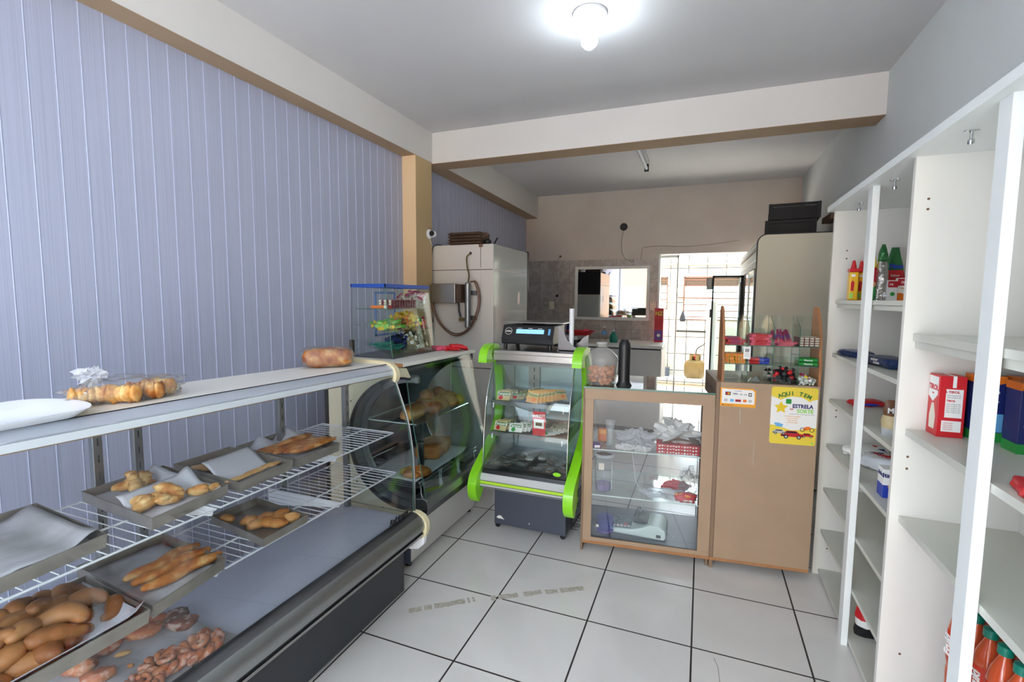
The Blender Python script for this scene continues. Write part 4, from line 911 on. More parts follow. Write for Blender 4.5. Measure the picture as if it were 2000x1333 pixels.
# electrical box, receiver cylinder, hose loops on the back
MB().box(-2.075, -1.85, FY0-0.075, FY0-0.001, 1.435, 1.592).build('control_box', 'steel', FR, bevel=0.004)
MB().box(-1.849, -1.80, FY0-0.07, FY0-0.001, 1.44, 1.585).build('box_side', 'rust_fin', FR, bevel=0.002)
MB().lathe([(0.012, 1.235), (0.024, 1.245), (0.025, 1.59), (0.014, 1.602)], (-1.752, FY0-0.045, 0), 20).build('receiver', 'aluminium', FR, smooth='auto')
for z in (1.52, 1.32): MB().box(-1.74, -1.69, FY0-0.02, FY0-0.001, z-0.02, z+0.015).build('bracket', 'steel_dark', FR)
def arc(pts, n=6):      # Catmull-Rom through points
    P = [Vector(p) for p in pts]; P = [P[0]*2-P[1]]+P+[P[-1]*2-P[-2]]; o = []
    for i in range(1, len(P)-2):
        for k in range(n):
            t_ = k/n; a, b_, c, d = P[i-1:i+3]
            o.append(0.5*((2*b_)+(-a+c)*t_+(2*a-5*b_+4*c-d)*t_*t_+(-a+3*b_-3*c+d)*t_**3))
    o.append(P[-2]); return o
fy = FY0-0.035
for dx, rr_ in ((0, 0.0065), (0.016, 0.005)):
    MB().tube(arc([(-2.092+dx, fy, 1.60), (-2.09+dx, fy, 1.44), (-2.02+dx, fy, 1.27), (-1.885, fy, 1.172+dx), (-1.75-dx, fy, 1.22), (-1.665-dx, fy, 1.36), (-1.648-dx, fy, 1.49), (-1.68-dx, fy, 1.60), (-1.735, fy, 1.605)]), rr_, 8).build('hose', 'copper', FR, smooth=True)
MB().tube(arc([(-1.749, FY0-0.002, 1.835), (-1.765, fy, 1.80), (-1.76, fy, 1.72), (-1.745, fy, 1.66), (-1.752, fy, 1.60)]), 0.006, 8).build('hose', 'gas_brown', FR, smooth=True)
MB().lathe([(0.012, 0), (0.012, -0.002)], (-1.749, FY0, 1.835), 12, axis='y').build('pipe_hole', 'black_rubber', FR)
MB().tube(arc([(-2.03, FY0+0.03, FZ+0.006), (-2.07, FY0-0.01, FZ), (-2.092, FY0-0.02, 1.85), (-2.10, FY0-0.02, 1.6), (-2.098, FY0-0.02, 1.34), (-2.105, FY0-0.02, 1.30)]), 0.004, 6).build('power_cord', 'black_rubber', FR, smooth=True)
MB().box(-2.11, -2.09, FY0-0.03, FY0-0.008, 1.27, 1.31).build('plug', 'black_plastic', FR, bevel=0.003)
MB().tube([(-1.84, fy, 1.44), (-1.835, fy, 1.37), (-1.82, fy, 1.32)], 0.009, 8).build('cable_stub', 'black_rubber', FR)
MB().box(-1.84, -1.77, FY0-0.03, FY0-0.001, 1.29, 1.315).build('bracket', 'gas_brown', FR)
MB().box(-1.675, -1.64, FY0-0.0025, FY0, FZ-0.025, FZ).build('sticker', 'copper', FR)
# security camera on the column
t = T('security_camera', 'white dome security camera on the column edge above the fridge', 'camera', (-2.083, 3.45, 1.99))
MB().lathe([(0.04, 0), (0.04, 0.008), (0.03, 0.018)], (-2.083, 3.44, 1.99), 20, axis='x').build('mount_base', 'white_plastic', t, smooth='auto')
MB().blob((-2.045, 3.435, 1.99), (0.030, 0.030, 0.028), 0, 1, 0.0, 1, 18).build('camera_ball', 'white_plastic', t, smooth=True)
MB().lathe([(0.021, 0), (0.021, -0.006), (0.014, -0.007)], (-2.037, 3.409, 1.99), 18, axis='y').build('lens', 'black_plastic', t, smooth='auto')
MB().tube([(-2.08, 3.44, 1.96), (-2.078, 3.47, 1.91)], 0.003, 6).build('camera_wire', 'white_plastic', t)

# ================================================================== SMALL GREEN SIDED CASE
GC = T('small_display_case', 'small open fronted display case with lime green side arms', 'display counter', (-0.96, 2.95, 0))
gx0, gx1 = -1.225, -0.69
MB().box(-1.195, -0.722, 2.748, 3.18, 0.03, 0.33).build('base_panel', 'slate', GC, bevel=0.003)
MB().slab([(-1.18, 2.7465, 0.075), (-1.165, 2.7465, 0.088), (-1.15, 2.7465, 0.09), (-1.125, 2.7465, 0.066), (-1.15, 2.7465, 0.070), (-1.165, 2.7465, 0.068)], (0, 0.001, 0)).build('paint_chip', 'white_print', GC)
MB().slab([(-0.96, 2.7465, 0.07), (-0.957, 2.7465, 0.076), (-0.954, 2.7465, 0.07), (-0.957, 2.7465, 0.062)], (0, 0.001, 0)).build('paint_chip', 'white_print', GC)
for x in (-1.18, -0.745):
    for y in (2.775, 3.14): MB().lathe([(0.014, 0.004), (0.014, 0.026)], (x, y, 0), 10).lathe([(0.016, -0.01), (0.016, 0.01)], (x, y, 0.016), 12, axis='y').build('caster', 'black_rubber', GC)
bp = [(2.62, 0.405), (2.605, 0.385), (2.604, 0.33), (2.625, 0.31), (2.75, 0.305), (2.75, 0.405)]
MB().slab([(gx0-0.01, y, z) for y, z in bp], (gx1-gx0+0.02, 0, 0)).build('front_rail', 'light_grey', GC, bevel=0.003)
MB().box(gx0-0.01, gx1+0.01, 2.6015, 2.606, 0.345, 0.362).build('green_stripe', 'lime_stripe', GC)
for z in (0.343, 0.364, 0.325): MB().box(gx0-0.01, gx1+0.01, 2.6012, 2.606, z-0.001, z+0.001).build('stripe_line', 'slate', GC)
MB().slab([(gx0, y, z) for y, z in ((2.62, 0.405), (2.63, 0.425), (2.66, 0.44), (2.75, 0.44), (2.75, 0.40))], (gx1-gx0, 0, 0)).build('glass_channel', 'black_plastic', GC)
MB().box(gx0+0.005, gx1-0.005, 2.66, 3.16, 0.40, 0.425).build('well_floor', 'steel_dark', GC)
# C shaped side arms
cl = arc([(2.735, 1.075), (2.742, 1.13), (2.79, 1.160), (2.87, 1.155), (2.935, 1.09), (2.975, 0.96), (2.985, 0.82), (2.965, 0.68), (2.89, 0.585), (2.77, 0.505), (2.655, 0.43), (2.605, 0.37), (2.60, 0.31), (2.63, 0.275)], 5)
for (xa, xb_) in ((gx0-0.058, gx0-0.002), (gx1+0.002, gx1+0.060)):
    N = len(cl); b = MB(); b.slot(None)
    L_, R_2 = [], []
    for i, p in enumerate(cl):
        a_ = cl[max(i-1, 0)]; c_ = cl[min(i+1, N-1)]; d = Vector((c_[0]-a_[0], c_[1]-a_[1])).normalized(); nrm = Vector((-d.y, d.x)); 
        f = i/(N-1); wdt = 0.024+0.022*sm(0.16, 0.0, f)*(1-0)+0.036*sm(0.72, 0.9, f)
        L_.append((p[0]+nrm.x*wdt, p[1]+nrm.y*wdt)); R_2.append((p[0]-nrm.x*wdt, p[1]-nrm.y*wdt))
    for x in (xa, xb_): b.v += [Vector((x, q[0], q[1])) for q in L_]+[Vector((x, q[0], q[1])) for q in R_2]
    for i in range(N-1):
        b.f += [(i, i+1, N+i+1, N+i), (2*N+i, 3*N+i, 3*N+i+1, 2*N+i+1), (i, 2*N+i, 2*N+i+1, i+1), (N+i, N+i+1, 3*N+i+1, 3*N+i)]; b.mi += [0]*4
    b.f += [(0, N, 3*N, 2*N), (N-1, 3*N-1, 4*N-1, 2*N-1)]; b.mi += [0, 0]
    b.build('side_arm', 'lime', GC, bevel=0.007, smooth='auto', seg=3)
# side glass, front glass, top, back
sg = [(2.645, 0.43), (2.655, 0.65), (2.685, 0.81), (2.73, 0.94), (2.795, 1.07)]
for x in (gx0+0.002, gx1-0.006): MB().slab([(x, y, z) for y, z in sg]+[(x, 3.16, 1.10), (x, 3.16, 0.43)], (0.004, 0, 0), 'glass_side', 'glass_edge').build('side_glass', None, GC)
MB().ribbon([(gx0, y, z) for y, z in [(2.635, 0.43), (2.643, 0.54), (2.655, 0.67), (2.675, 0.80), (2.70, 0.89), (2.735, 0.97), (2.785, 1.075)]], (gx1-gx0, 0, 0), 0.005, 'glass', 'glass_edge').build('front_glass', None, GC, smooth='auto')
for x in (gx0+0.002, gx1-0.002): MB().tube([(x, y-0.004, z) for y, z in [(2.632, 0.42), (2.641, 0.54), (2.653, 0.67), (2.673, 0.80), (2.698, 0.89), (2.733, 0.97), (2.783, 1.075)]], 0.0035, 6).build('glass_clip', 'chrome', GC, smooth=True)
MB().box(gx0, gx1, 2.79, 3.19, 1.12, 1.150).build('top_plate', 'steel', GC, bevel=0.004)
MB().box(gx0, gx1, 2.785, 2.80, 1.085, 1.128).build('top_rail', 'steel', GC, bevel=0.004)
MB().box(gx0+0.01, gx1-0.01, 2.81, 3.16, 1.055, 1.085).build('underside_strip', 'steel_dark', GC)
MB().box(gx0+0.01, gx1-0.01, 3.165, 3.18, 0.42, 1.12).build('back_plate', 'sky_tint_steel', GC)
MB().box(-1.11, -1.03, 3.145, 3.16, 0.60, 1.10).build('shelf_rail', 'aluminium', GC)
b = MB()
for k in range(8): b.box(-1.073, -1.067, 3.143, 3.146, 0.64+k*0.055, 0.67+k*0.055)
b.build('rail_slots', 'black_rubber', GC)['kind'] = 'stuff'
for (zf, zb, yf) in ((0.815, 0.86, 2.72), (0.625, 0.655, 2.70)):
    MB().slab([(gx0+0.012, yf, zf), (gx0+0.012, 3.10, zb), (gx0+0.012, 3.10, zb+0.004), (gx0+0.012, yf+0.004, zf+0.006), (gx0+0.012, yf+0.002, zf+0.026), (gx0+0.012, yf-0.002, zf+0.026)], (gx1-gx0-0.024, 0, 0)).build('tray_shelf', 'steel', GC)
    for x in (-1.19, -0.74): MB().tube([(x, yf-0.003, zf+0.012), (x, yf-0.005, zf-0.018)], 0.004, 6).build('shelf_clip', 'white_plastic', GC)
# goods: seasoning sachets
def sachet(name, lab, w, h, body, lab_mat, dot, txt, txtmat):
    t = T(name, lab, 'sachet')
    o = MB().box(-w/2, w/2, -0.002, 0.002, 0, h).build('pouch', body, None, bevel=0.0015); o.parent = t
    o = MB().box(-w*0.42, w*0.42, -0.0028, -0.002, h*0.52, h*0.86).build('label_band', lab_mat, None); o.parent = t
    o = MB().lathe([(w*0.16, -0.0030), (w*0.16, -0.002)], (w*0.1 if dot == 'orange' else -w*0.18, 0, h*0.28), 12, axis='y').build('picture', dot, None); o.parent = t
    text('lettering', txt, w*0.28, (0, -0.0032, h*0.69), (1, 0, 0), (0, 0, 1), txtmat, t, bold=0.0004, shear=0.2)
    return t
s1 = sachet('seasoning_sachet', 'x', 0.085, 0.062, 'beige_label', 'green_text', 'red', 'Tempero', 'white_print')
for i in range(4): place(s1, (-1.135+0.012*math.sin(i*2.4), 2.735+0.026*i, 0.842+0.003*i), (math.radians(-30-7*i), 0.05*math.sin(i*3), 0.08+0.25*math.sin(i*1.9)), 'beige seasoning sachet with a red tomato at the left of the upper tray', 'tomato sachets, upper tray', first=(i == 0))
s2 = sachet('seasoning_sachet', 'x', 0.075, 0.072, 'orange_label', 'beige_label', 'orange', 'Tempero', 'green_text')
for i in range(9): place(s2, (-0.945+0.020*i, 2.735+0.015*i, 0.842+0.0015*i), (math.radians(-20-2.5*i), 0.16-0.01*i, 0.10+0.09*i), 'orange seasoning sachet in the fanned row on the upper tray', 'orange sachets, upper tray', first=(i == 0))
for i in range(6): place(s1, (-1.06+0.018*i, 2.79+0.03*i, 0.845+0.003*i), (math.radians(-65), 0, 0.3), 'beige sachet lying in the middle of the upper tray', 'lying sachets, upper tray')
for i in range(5): place(s1, (-1.15+0.014*math.sin(i*2.1), 2.72+0.026*i, 0.653), (math.radians(-28-6*i), 0, -0.1+0.22*math.sin(i*1.7)), 'beige seasoning sachet standing at the left of the middle tray', 'tomato sachets, middle tray')
s3 = sachet('seasoning_sachet', 'x', 0.085, 0.060, 'white_print', 'green_text', 'green', 'Tempero', 'white_print')
for i in range(6): place(s3, (-1.045+0.018*i, 2.72+0.028*i, 0.653), (math.radians(-42-4*i), 0.05*i, 0.1+0.16*math.sin(i*2.2)), 'white and green seasoning sachet on the middle tray', 'green sachets, middle tray', first=(i == 0))
for i in range(7): place(s3, (-0.83+0.014*(i % 4), 2.73+0.035*i, 0.655), (math.radians(-72), 0, 0.6-0.2*i), 'flat white sachet lying at the right of the middle tray', 'flat sachets, middle tray')
t = T('hanging_packet', 'red and white packet standing upright on the middle tray', 'packet', (-0.885, 2.70, 0.66))
MB().box(-0.925, -0.845, 2.698, 2.708, 0.655, 0.80).build('packet_body', 'red', t, bevel=0.002)
MB().box(-0.917, -0.853, 2.696, 2.6985, 0.70, 0.755).build('picture', 'white_print', t); MB().box(-0.905, -0.865, 2.6955, 2.6965, 0.715, 0.735).build('picture', 'herb', t)
text('lettering', 'WINDY', 0.024, (-0.885, 2.6965, 0.775), (1, 0, 0.1), (-0.1, 0, 1), 'white_print', t, bold=0.0006)
# clear packets of herbs in the well
def packet(mat_in):
    t = T('herb_packet', 'x', 'packet')
    o = MB().blob((0, 0, 0.008), (0.045, 0.028, 0.008), 0, 3, 0.15, 2.5, 14).build('herbs', mat_in, None, smooth=True); o.parent = t
    o = MB().blob((0, 0, 0.009), (0.055, 0.036, 0.011), 0, 5, 0.2, 3.5, 18, e=0.6).build('clear_film', 'bag_clear', None, smooth=True); o.parent = t
    o = MB().box(-0.025, 0.025, -0.012, 0.012, 0.0185, 0.0195).build('price_label', 'light_grey', None); o.parent = t
    return t
for mi, (mt, lab, grp, pts) in enumerate((('herb', 'clear packet of brown herbs in the left half of the case well', 'herb packets, left half', [(-1.16, 2.73), (-1.10, 2.74), (-1.15, 2.80), (-1.08, 2.81), (-1.14, 2.88), (-1.06, 2.89), (-1.02, 2.76)]),
                                       ('copper', 'clear packet of reddish spice in the right half of the case well', 'spice packets, right half', [(-0.90, 2.72), (-0.82, 2.73), (-0.75, 2.75), (-0.88, 2.80), (-0.79, 2.82), (-0.86, 2.89), (-0.77, 2.90)]),
                                       ('white_print', 'clear packet of white grains at the rear of the case well', 'white grain packets', [(-1.0, 2.90), (-0.93, 2.93)]))):
    s = packet(mt)
    for i, (x, y) in enumerate(pts): place(s, (x, y, 0.4265+0.006*(i % 3)), (0.15*math.sin(i), 0.1, 0.5+i*0.9), lab, grp, first=(i == 0))
MB().box(-0.965, -0.955, 2.68, 2.98, 0.426, 0.455).build('well_divider', 'black_plastic', GC)
t = T('round_sticker', 'small lime oval sticker on the lower right of the case glass', 'sticker', (-0.75, 2.628, 0.455))
MB().lathe([(0.024, 0), (0.024, -0.001)], (-0.75, 2.6335, 0.455), 20, axis='y', sy=0.5).build('sticker_face', 'lime', t)
b = MB()
for i in range(8):
    for (p, q) in (((-0.70, 2.80+i*0.04, 0.06), (-0.70, 2.80+i*0.04, 0.25)),): b.tube([p, q], 0.002, 4)
for z in (0.06, 0.15, 0.25): b.tube([(-0.70, 2.79, z), (-0.70, 3.10, z)], 0.0022, 4)
for i in range(8): b.tube([(-0.70, 2.80+i*0.04, 0.06), (-0.66, 2.80+i*0.04, 0.06)], 0.002, 4)
tag(b.build('wire_basket', 'black_rubber', None, loc=(-0.7, 2.95, 0.06)), 'black wire guard between the green case and the brown counter', 'wire guard')
# scale on top
SCL = T('electronic_scale', 'black electronic shop scale with lit blue display on the green case', 'scale', (-1.02, 2.98, 1.151))
MB().slab([(-1.20, 2.86, 1.185), (-1.20, 2.855, 1.22), (-1.20, 2.895, 1.305), (-1.20, 3.14, 1.305), (-1.20, 3.14, 1.185)], (0.345, 0, 0)).build('scale_body', 'black_plastic', SCL, bevel=0.008)
MB().box(-1.215, -0.80, 2.90, 3.17, 1.318, 1.326).build('weighing_plate', 'steel', SCL, bevel=0.003)
MB().box(-1.10, -0.95, 2.98, 3.1, 1.304, 1.319).build('plate_support', 'dark_plastic', SCL)
for x in (-1.18, -0.88):
    for y in (2.885, 3.11): MB().lathe([(0.013, 1.151), (0.013, 1.19)], (x, y, 0), 12).build('foot', 'black_rubber', SCL)
dn = Vector((0, -0.085, 0.04)).normalized(); up = Vector((0, 0.04, 0.085)).normalized(); c0 = Vector((-1.01, 2.8765, 1.2665))
MB().obox(c0+dn*0.001, (0.185, 0.003, 0.028), Matrix(((1, 0, 0), (0, -dn.y, up.y), (0, -dn.z, up.z))).to_3x3()).build('display', 'lcd_glow', SCL)
text('lettering', 'orbe', 0.018, c0+Vector((-0.145, 0, 0))+dn*0.002, (1, 0, 0), up, 'white_print', SCL, bold=0.0004)
b = MB(); b.tube([Vector((-1.155, 0, 0))+Vector((0, c0.y, c0.z))+dn*0.0015+Vector((1, 0, 0))*0.023*math.cos(a*PI/10)+up*0.023*math.sin(a*PI/10) for a in range(21)], 0.0012, 5); b.build('logo_ring', 'white_print', SCL)
MB().obox(c0+Vector((0.128, 0, 0))+dn*0.001, (0.013, 0.003, 0.04), Matrix(((1, 0, 0), (0, -dn.y, up.y), (0, -dn.z, up.z))).to_3x3()).build('sticker', 'sky', SCL)
for x in (-1.08, -1.01, -0.945): MB().obox(c0+Vector((x+1.01, 0, 0))+up*0.021+dn*0.001, (0.028, 0.002, 0.004), Matrix(((1, 0, 0), (0, -dn.y, up.y), (0, -dn.z, up.z))).to_3x3()).build('caption', 'light_grey', SCL)
# bag dispenser with white roll
t = T('bag_dispenser', 'steel V shaped bag dispenser holding an upright white roll', 'dispenser', (-0.755, 2.93, 1.151))
MB().slab([(-0.835, 2.915, 1.151), (-0.70, 2.915, 1.151), (-0.705, 2.915, 1.165), (-0.745, 2.915, 1.185), (-0.785, 2.915, 1.23), (-0.805, 2.915, 1.285), (-0.835, 2.915, 1.31)], (0, 0.003, 0)).build('side_plate', 'steel_dark', t)
MB().slab([(-0.66, 2.99, 1.151), (-0.76, 2.99, 1.151), (-0.745, 2.99, 1.18), (-0.715, 2.99, 1.205), (-0.69, 2.99, 1.235), (-0.66, 2.99, 1.25)], (0, 0.003, 0)).build('side_plate', 'steel_dark', t)
MB().box(-0.84, -0.70, 2.915, 2.99, 1.151, 1.156).build('base_plate', 'steel', t)
MB().lathe([(0.015, 1.156), (0.015, 1.415)], (-0.757, 2.94, 0), 20).build('bag_roll', 'white_plastic', t, smooth='auto')

# ================================================================== BROWN COUNTER AND CANDY CABINET (one row, turned 6.5 degrees)
A0 = Vector((-0.617, 2.69, 0)); TH = math.radians(6.5)
RZ = Matrix.Rotation(TH, 4, 'Z')
def P(s, n, z): return tuple(A0+RZ @ Vector((s, n, z)))      # s along the front, n backwards, z up
BC = T('glass_front_counter', 'brown counter with a big glass front pane and dark glass top', 'counter', A0, TH)
def LB(x0, x1, y0_, y1_, z0, z1_, name, mat, par=BC, bevel=0.0015, **k): return MB().box(x0, x1, y0_, y1_, z0, z1_).build(name, mat, par, local=True, bevel=bevel, **k)
LB(0.0, 0.012, 0, 0.47, 0.0, 0.965, 'side_panel', 'brown_mdf_dark')
LB(0.012, 0.06, 0.004, 0.018, 0.08, 0.905, 'front_stile', 'brown_mdf')
LB(0.645, 0.708, 0.004, 0.018, 0.06, 0.905, 'front_stile', 'brown_mdf')
LB(0.004, 0.706, 0.0, 0.018, 0.905, 0.968, 'front_rail', 'brown_mdf')
LB(0.004, 0.706, 0.002, 0.018, 0.062, 0.085, 'bottom_rail', 'brown_mdf')
LB(0.012, 0.708, 0.018, 0.47, 0.062, 0.08, 'floor_board', 'brown_mdf_dark')
LB(0.012, 0.708, 0.022, 0.468, 0.0802, 0.0815, 'floor_lining', 'slate')
LB(0.004, 0.708, 0.001, 0.02, 0.045, 0.062, 'skirting_strip', 'mdf_edge')
LB(0.692, 0.706, 0.018, 0.47, 0.0, 0.965, 'side_panel', 'brown_mdf_dark')
LB(0.0, 0.708, 0.458, 0.472, 0.90, 0.965, 'rear_rail', 'brown_mdf_dark')
pane(0.06, 0.645, 0.010, 0.015, 0.085, 0.905, 'glass_front').build('front_glass', None, BC, local=True)
pane(0.002, 0.706, -0.002, 0.475, 0.968, 0.978, 'glass_top').build('top_glass', None, BC, local=True)
pane(0.014, 0.690, 0.02, 0.46, 0.605, 0.611, 'glass', 'pale_mint').build('glass_shelf', None, BC, local=True)
pane(0.014, 0.690, 0.02, 0.46, 0.333, 0.339, 'glass', 'pale_mint').build('glass_shelf', None, BC, local=True)
for s_ in (0.02, 0.66): LB(s_, s_+0.03, 0.40, 0.46, 0.0, 0.062, 'foot', 'brown_mdf_dark')
# cabinet part
KC = T('candy_cabinet', 'plain brown cabinet carrying the tiered glass candy rack', 'cabinet', tuple(A0+RZ @ Vector((0.95, 0.2, 0))), TH)
def KB(x0, x1, y0_, y1_, z0, z1_, name, mat, bevel=0.0015):
    return MB().box(x0-0.95, x1-0.95, y0_-0.2, y1_-0.2, z0, z1_).build(name, mat, KC, local=True, bevel=bevel)
KB(0.709, 0.728, 0.006, 0.47, 0.0, 1.04, 'side_panel', 'brown_mdf_dark')
KB(0.7285, 1.198, 0.0, 0.47, 0.062, 1.04, 'cabinet_body', 'brown_mdf')
KB(0.709, 1.198, 0.001, 0.02, 0.045, 0.0615, 'skirting_strip', 'mdf_edge')
b = MB(); b.tube([(0.83-0.95, -0.2005, 0.9), (0.831-0.95, -0.2005, 0.82)], 0.0015, 4); b.tube([(0.905-0.95, -0.2005, 0.73), (0.906-0.95, -0.2005, 0.60)], 0.001, 4)
b.build('water_stain', 'light_grey', KC, local=True)['kind'] = 'stuff'
CR = T('candy_rack', 'tiered glass candy rack with wooden ends on the brown cabinet', 'display rack', P(0.96, 0.1, 1.04), TH)
def CB_(b, name, mat=None, **k):
    b.v = [v-Vector((0.96, 0.1, 1.04)) for v in b.v]; return b.build(name, mat, CR, local=True, **k)
wp = [(0.0, 1.041), (0.0, 1.16), (0.012, 1.19), (0.02, 1.30), (0.06, 1.40), (0.09, 1.44), (0.13, 1.445), (0.15, 1.42), (0.15, 1.041)]
for s_ in (0.731, 1.188): CB_(MB().slab([(s_, n, z) for n, z in wp], (0.012, 0, 0)), 'end_board', 'wood_side', bevel=0.002)
for z in (1.136, 1.236):
    CB_(pane(0.743, 1.188, 0.012, 0.145, z, z+0.004), 'glass_shelf')
for z0 in (1.042, 1.142, 1.242):
    CB_(pane(0.743, 1.188, 0.008, 0.011, z0, z0+(0.088 if z0 > 1.2 else 0.045)), 'front_lip')
CB_(pane(0.743, 1.188, 0.147, 0.151, 1.042, 1.395), 'back_glass')
for s_ in (0.855, 0.975, 1.095):
    CB_(MB().slab([(s_, 0.012, 1.042), (s_, 0.012, 1.335), (s_, 0.10, 1.392), (s_, 0.146, 1.392), (s_, 0.146, 1.042)], (0.003, 0, 0), 'glass', 'glass_edge'), 'divider')
t = T('price_card', 'small white printed card taped on the front of the candy rack', 'card', P(0.85, 0.004, 1.20), TH)
MB().box(-0.017, 0.017, 0, 0.0008, -0.032, 0.032).build('card_face', 'white_print', t, local=True)
MB().box(-0.010, 0.010, -0.0006, 0, 0.004, 0.022).build('print_block', 'grey', t, local=True)
for z in (-0.006, -0.013, -0.02): MB().box(-0.012, 0.012, -0.0006, 0, z, z+0.003).build('print_line', 'light_grey', t, local=True)
def bar(name, mat, l, w, h, mat2=None):
    b = MB().box(-l/2, l/2, -w/2, w/2, 0, h, mat if mat2 else None)
    if mat2: b.box(-l*0.3, l*0.3, -w/2-0.0005, w/2+0.0005, h*0.15, h+0.0006, mat2)
    b.box(-l/2-0.006, -l/2, -w*0.48, w*0.48, h*0.45, h*0.55, mat if mat2 else None); b.box(l/2, l/2+0.006, -w*0.48, w*0.48, h*0.45, h*0.55, mat if mat2 else None)
    return b.build(name, None if mat2 else mat, None, local=True)
def row(src, pts, label, group, cat='candy', first=True, rz0=0.0):
    for i, (s_, n_, z, a, *tl) in enumerate(pts):
        o = place(src, P(s_, n_, z), (tl[0] if tl else 0, tl[1] if len(tl) > 1 else 0, TH+a), label, group, first=(i == 0 and first)); o['category'] = cat
# top tier
row(bar('candy_bar', 'red', 0.085, 0.022, 0.012, 'magenta'), [(0.79+0.012*math.sin(i*2.1), 0.03+0.027*(i//3), 1.2405+0.0135*(i % 3), 0.12*math.sin(i*3.3)) for i in range(12)], 'dark red candy bar in the first bay of the top tier', 'dark red bars, first bay')
row(bar('candy_bar', 'pink', 0.095, 0.026, 0.013, 'red'), [(0.914+0.006*math.sin(i*2.7), 0.028+0.031*(i//4), 1.2405+0.0145*(i % 4), 0.09*math.sin(i*2)) for i in range(16)], 'bright red candy bar stacked in the second bay of the top tier', 'bright red bars, second bay')
src = MB().box(-0.004, 0.004, -0.0015, 0.0015, 0, 0.085, 'magenta').box(-0.0045, 0.0045, -0.002, 0.002, 0.012, 0.03, 'pink').box(-0.0045, 0.0045, -0.002, 0.002, 0.045, 0.058, 'purple').build('fizzy_stick', None, None, local=True)
row(src, [(0.995+0.0075*i, 0.05+0.008*(i % 3), 1.242, 0.5*math.sin(i*2.3), 0.25*math.cos(i), -0.35+0.22*math.sin(i*1.7)) for i in range(12)], 'purple and pink candy strip leaning in the third bay of the top tier', 'leaning candy strips', 'candy')
row(MB().box(-0.035, 0.035, -0.012, 0.012, 0, 0.003).build('candy_strip', 'pink', None, local=True), [(1.03+0.006*i, 0.025+0.006*(i % 3), 1.2405+0.0035*i, 0.4*math.sin(i*3)) for i in range(6)], 'bright pink candy strip lying in front in the third bay', 'pink strips')
src = T('wafer_stack_bar', 'x', 'candy')
MB().box(-0.011, 0.011, -0.05, 0.05, 0, 0.011).build('wrapper', 'wafer', src, local=True)
for k in range(5): MB().box(-0.0095, 0.0095, -0.045+0.019*k, -0.031+0.019*k, 0.0105, 0.0116).build('printed_patch', 'cream_print', src, local=True)
MB().box(-0.009, 0.009, -0.0508, -0.0499, 0.002, 0.009).build('printed_end', 'cream_print', src, local=True)
row(src, [(1.108+0.0235*(i % 4), 0.075, 1.2405+0.0118*(i//4), 0.0) for i in range(16)], 'maroon and cream checked wafer bar stacked in the last bay of the top tier', 'checked wafer bars')
# middle tier
row(bar('candy_roll', 'amber', 0.022, 0.09, 0.016, 'orange'), [(0.757+0.026*(i % 4), 0.07, 1.1405+0.0175*(i//4), 0.05*math.sin(i)) for i in range(12)], 'orange and yellow candy roll in the first bay of the middle tier', 'orange candy rolls')
src = MB().tube([(-0.048, 0, 0.008), (0.0, 0, 0.008)], 0.008, 10, 'red').tube([(0.0, 0, 0.008), (0.048, 0, 0.008)], 0.008, 10, 'royal').tube([(-0.054, 0, 0.008), (-0.048, 0, 0.008)], 0.0055, 8, 'white_print').build('mint_roll', None, None, local=True, smooth='auto')
row(src, [(0.915, 0.03+0.018*(i // 2), 1.1405+0.016*(i % 2), 0.03) for i in range(8)], 'red and blue mint roll in the second bay of the middle tier', 'red and blue mint rolls')
src = T('mint_roll', 'x', 'candy')
MB().tube([(-0.043, 0, 0.010), (0.043, 0, 0.010)], 0.0095, 12).build('wrapper', 'green', src, local=True, smooth='auto')
text('lettering', 'Mentos', 0.013, (0, -0.0096, 0.010), (1, 0, 0), (0, 0, 1), 'white_print', src, bold=0.0004, local=True)
row(src, [(1.143, 0.03+0.021*(i // 2), 1.1405+0.0195*(i % 2), 0.0) for i in range(8)], 'green mint roll with white lettering in the last bay of the middle tier', 'green mint rolls')
# bottom tier
rn = random.Random(9)
def heap(src, cnt, s0, s1, n0, n1, z0, hmax, label, group, sc=(0.9, 1.2)):
    for i in range(cnt):
        f = i/cnt; s_ = rn.uniform(s0, s1); n_ = rn.uniform(n0, n1)
        k = 1-abs((s_-(s0+s1)/2)/(s1-s0)*2)*0.5
        o = place(src, P(s_, n_, z0+hmax*f*k), (rn.uniform(-.8, .8), rn.uniform(-.8, .8), rn.uniform(0, 6.3)), label, group, (rn.uniform(*sc),)*3, first=(i == 0)); o['category'] = 'candy'
heap(sweet('wrapped_sweet', 'black_print', 'black_print', 1.25), 26, 0.995, 1.08, 0.02, 0.12, 1.052, 0.06, 'black wrapped sweet heaped in the third bay of the bottom tier', 'black wrapped sweets, bottom tier')
heap(sweet('wrapped_sweet', 'red', 'black_print', 1.25), 16, 0.99, 1.08, 0.02, 0.12, 1.06, 0.07, 'red and black wrapped sweet heaped in the third bay of the bottom tier', 'red and black sweets, bottom tier')
heap(sweet('wrapped_sweet', 'bag_milk', 'white_print', 0.8), 40, 1.105, 1.18, 0.02, 0.12, 1.05, 0.032, 'small white wrapped sweet in the last bay of the bottom tier', 'white sweets, bottom tier')
heap(sweet('wrapped_sweet', 'yellow', 'magenta', 0.8), 16, 1.105, 1.18, 0.02, 0.12, 1.053, 0.036, 'small yellow and pink sweet in the last bay of the bottom tier', 'yellow and pink sweets, bottom tier')
t = T('paper_scrap', 'small folded grey scrap in the second bay of the bottom tier', 'paper', P(0.90, 0.05, 1.043), TH)
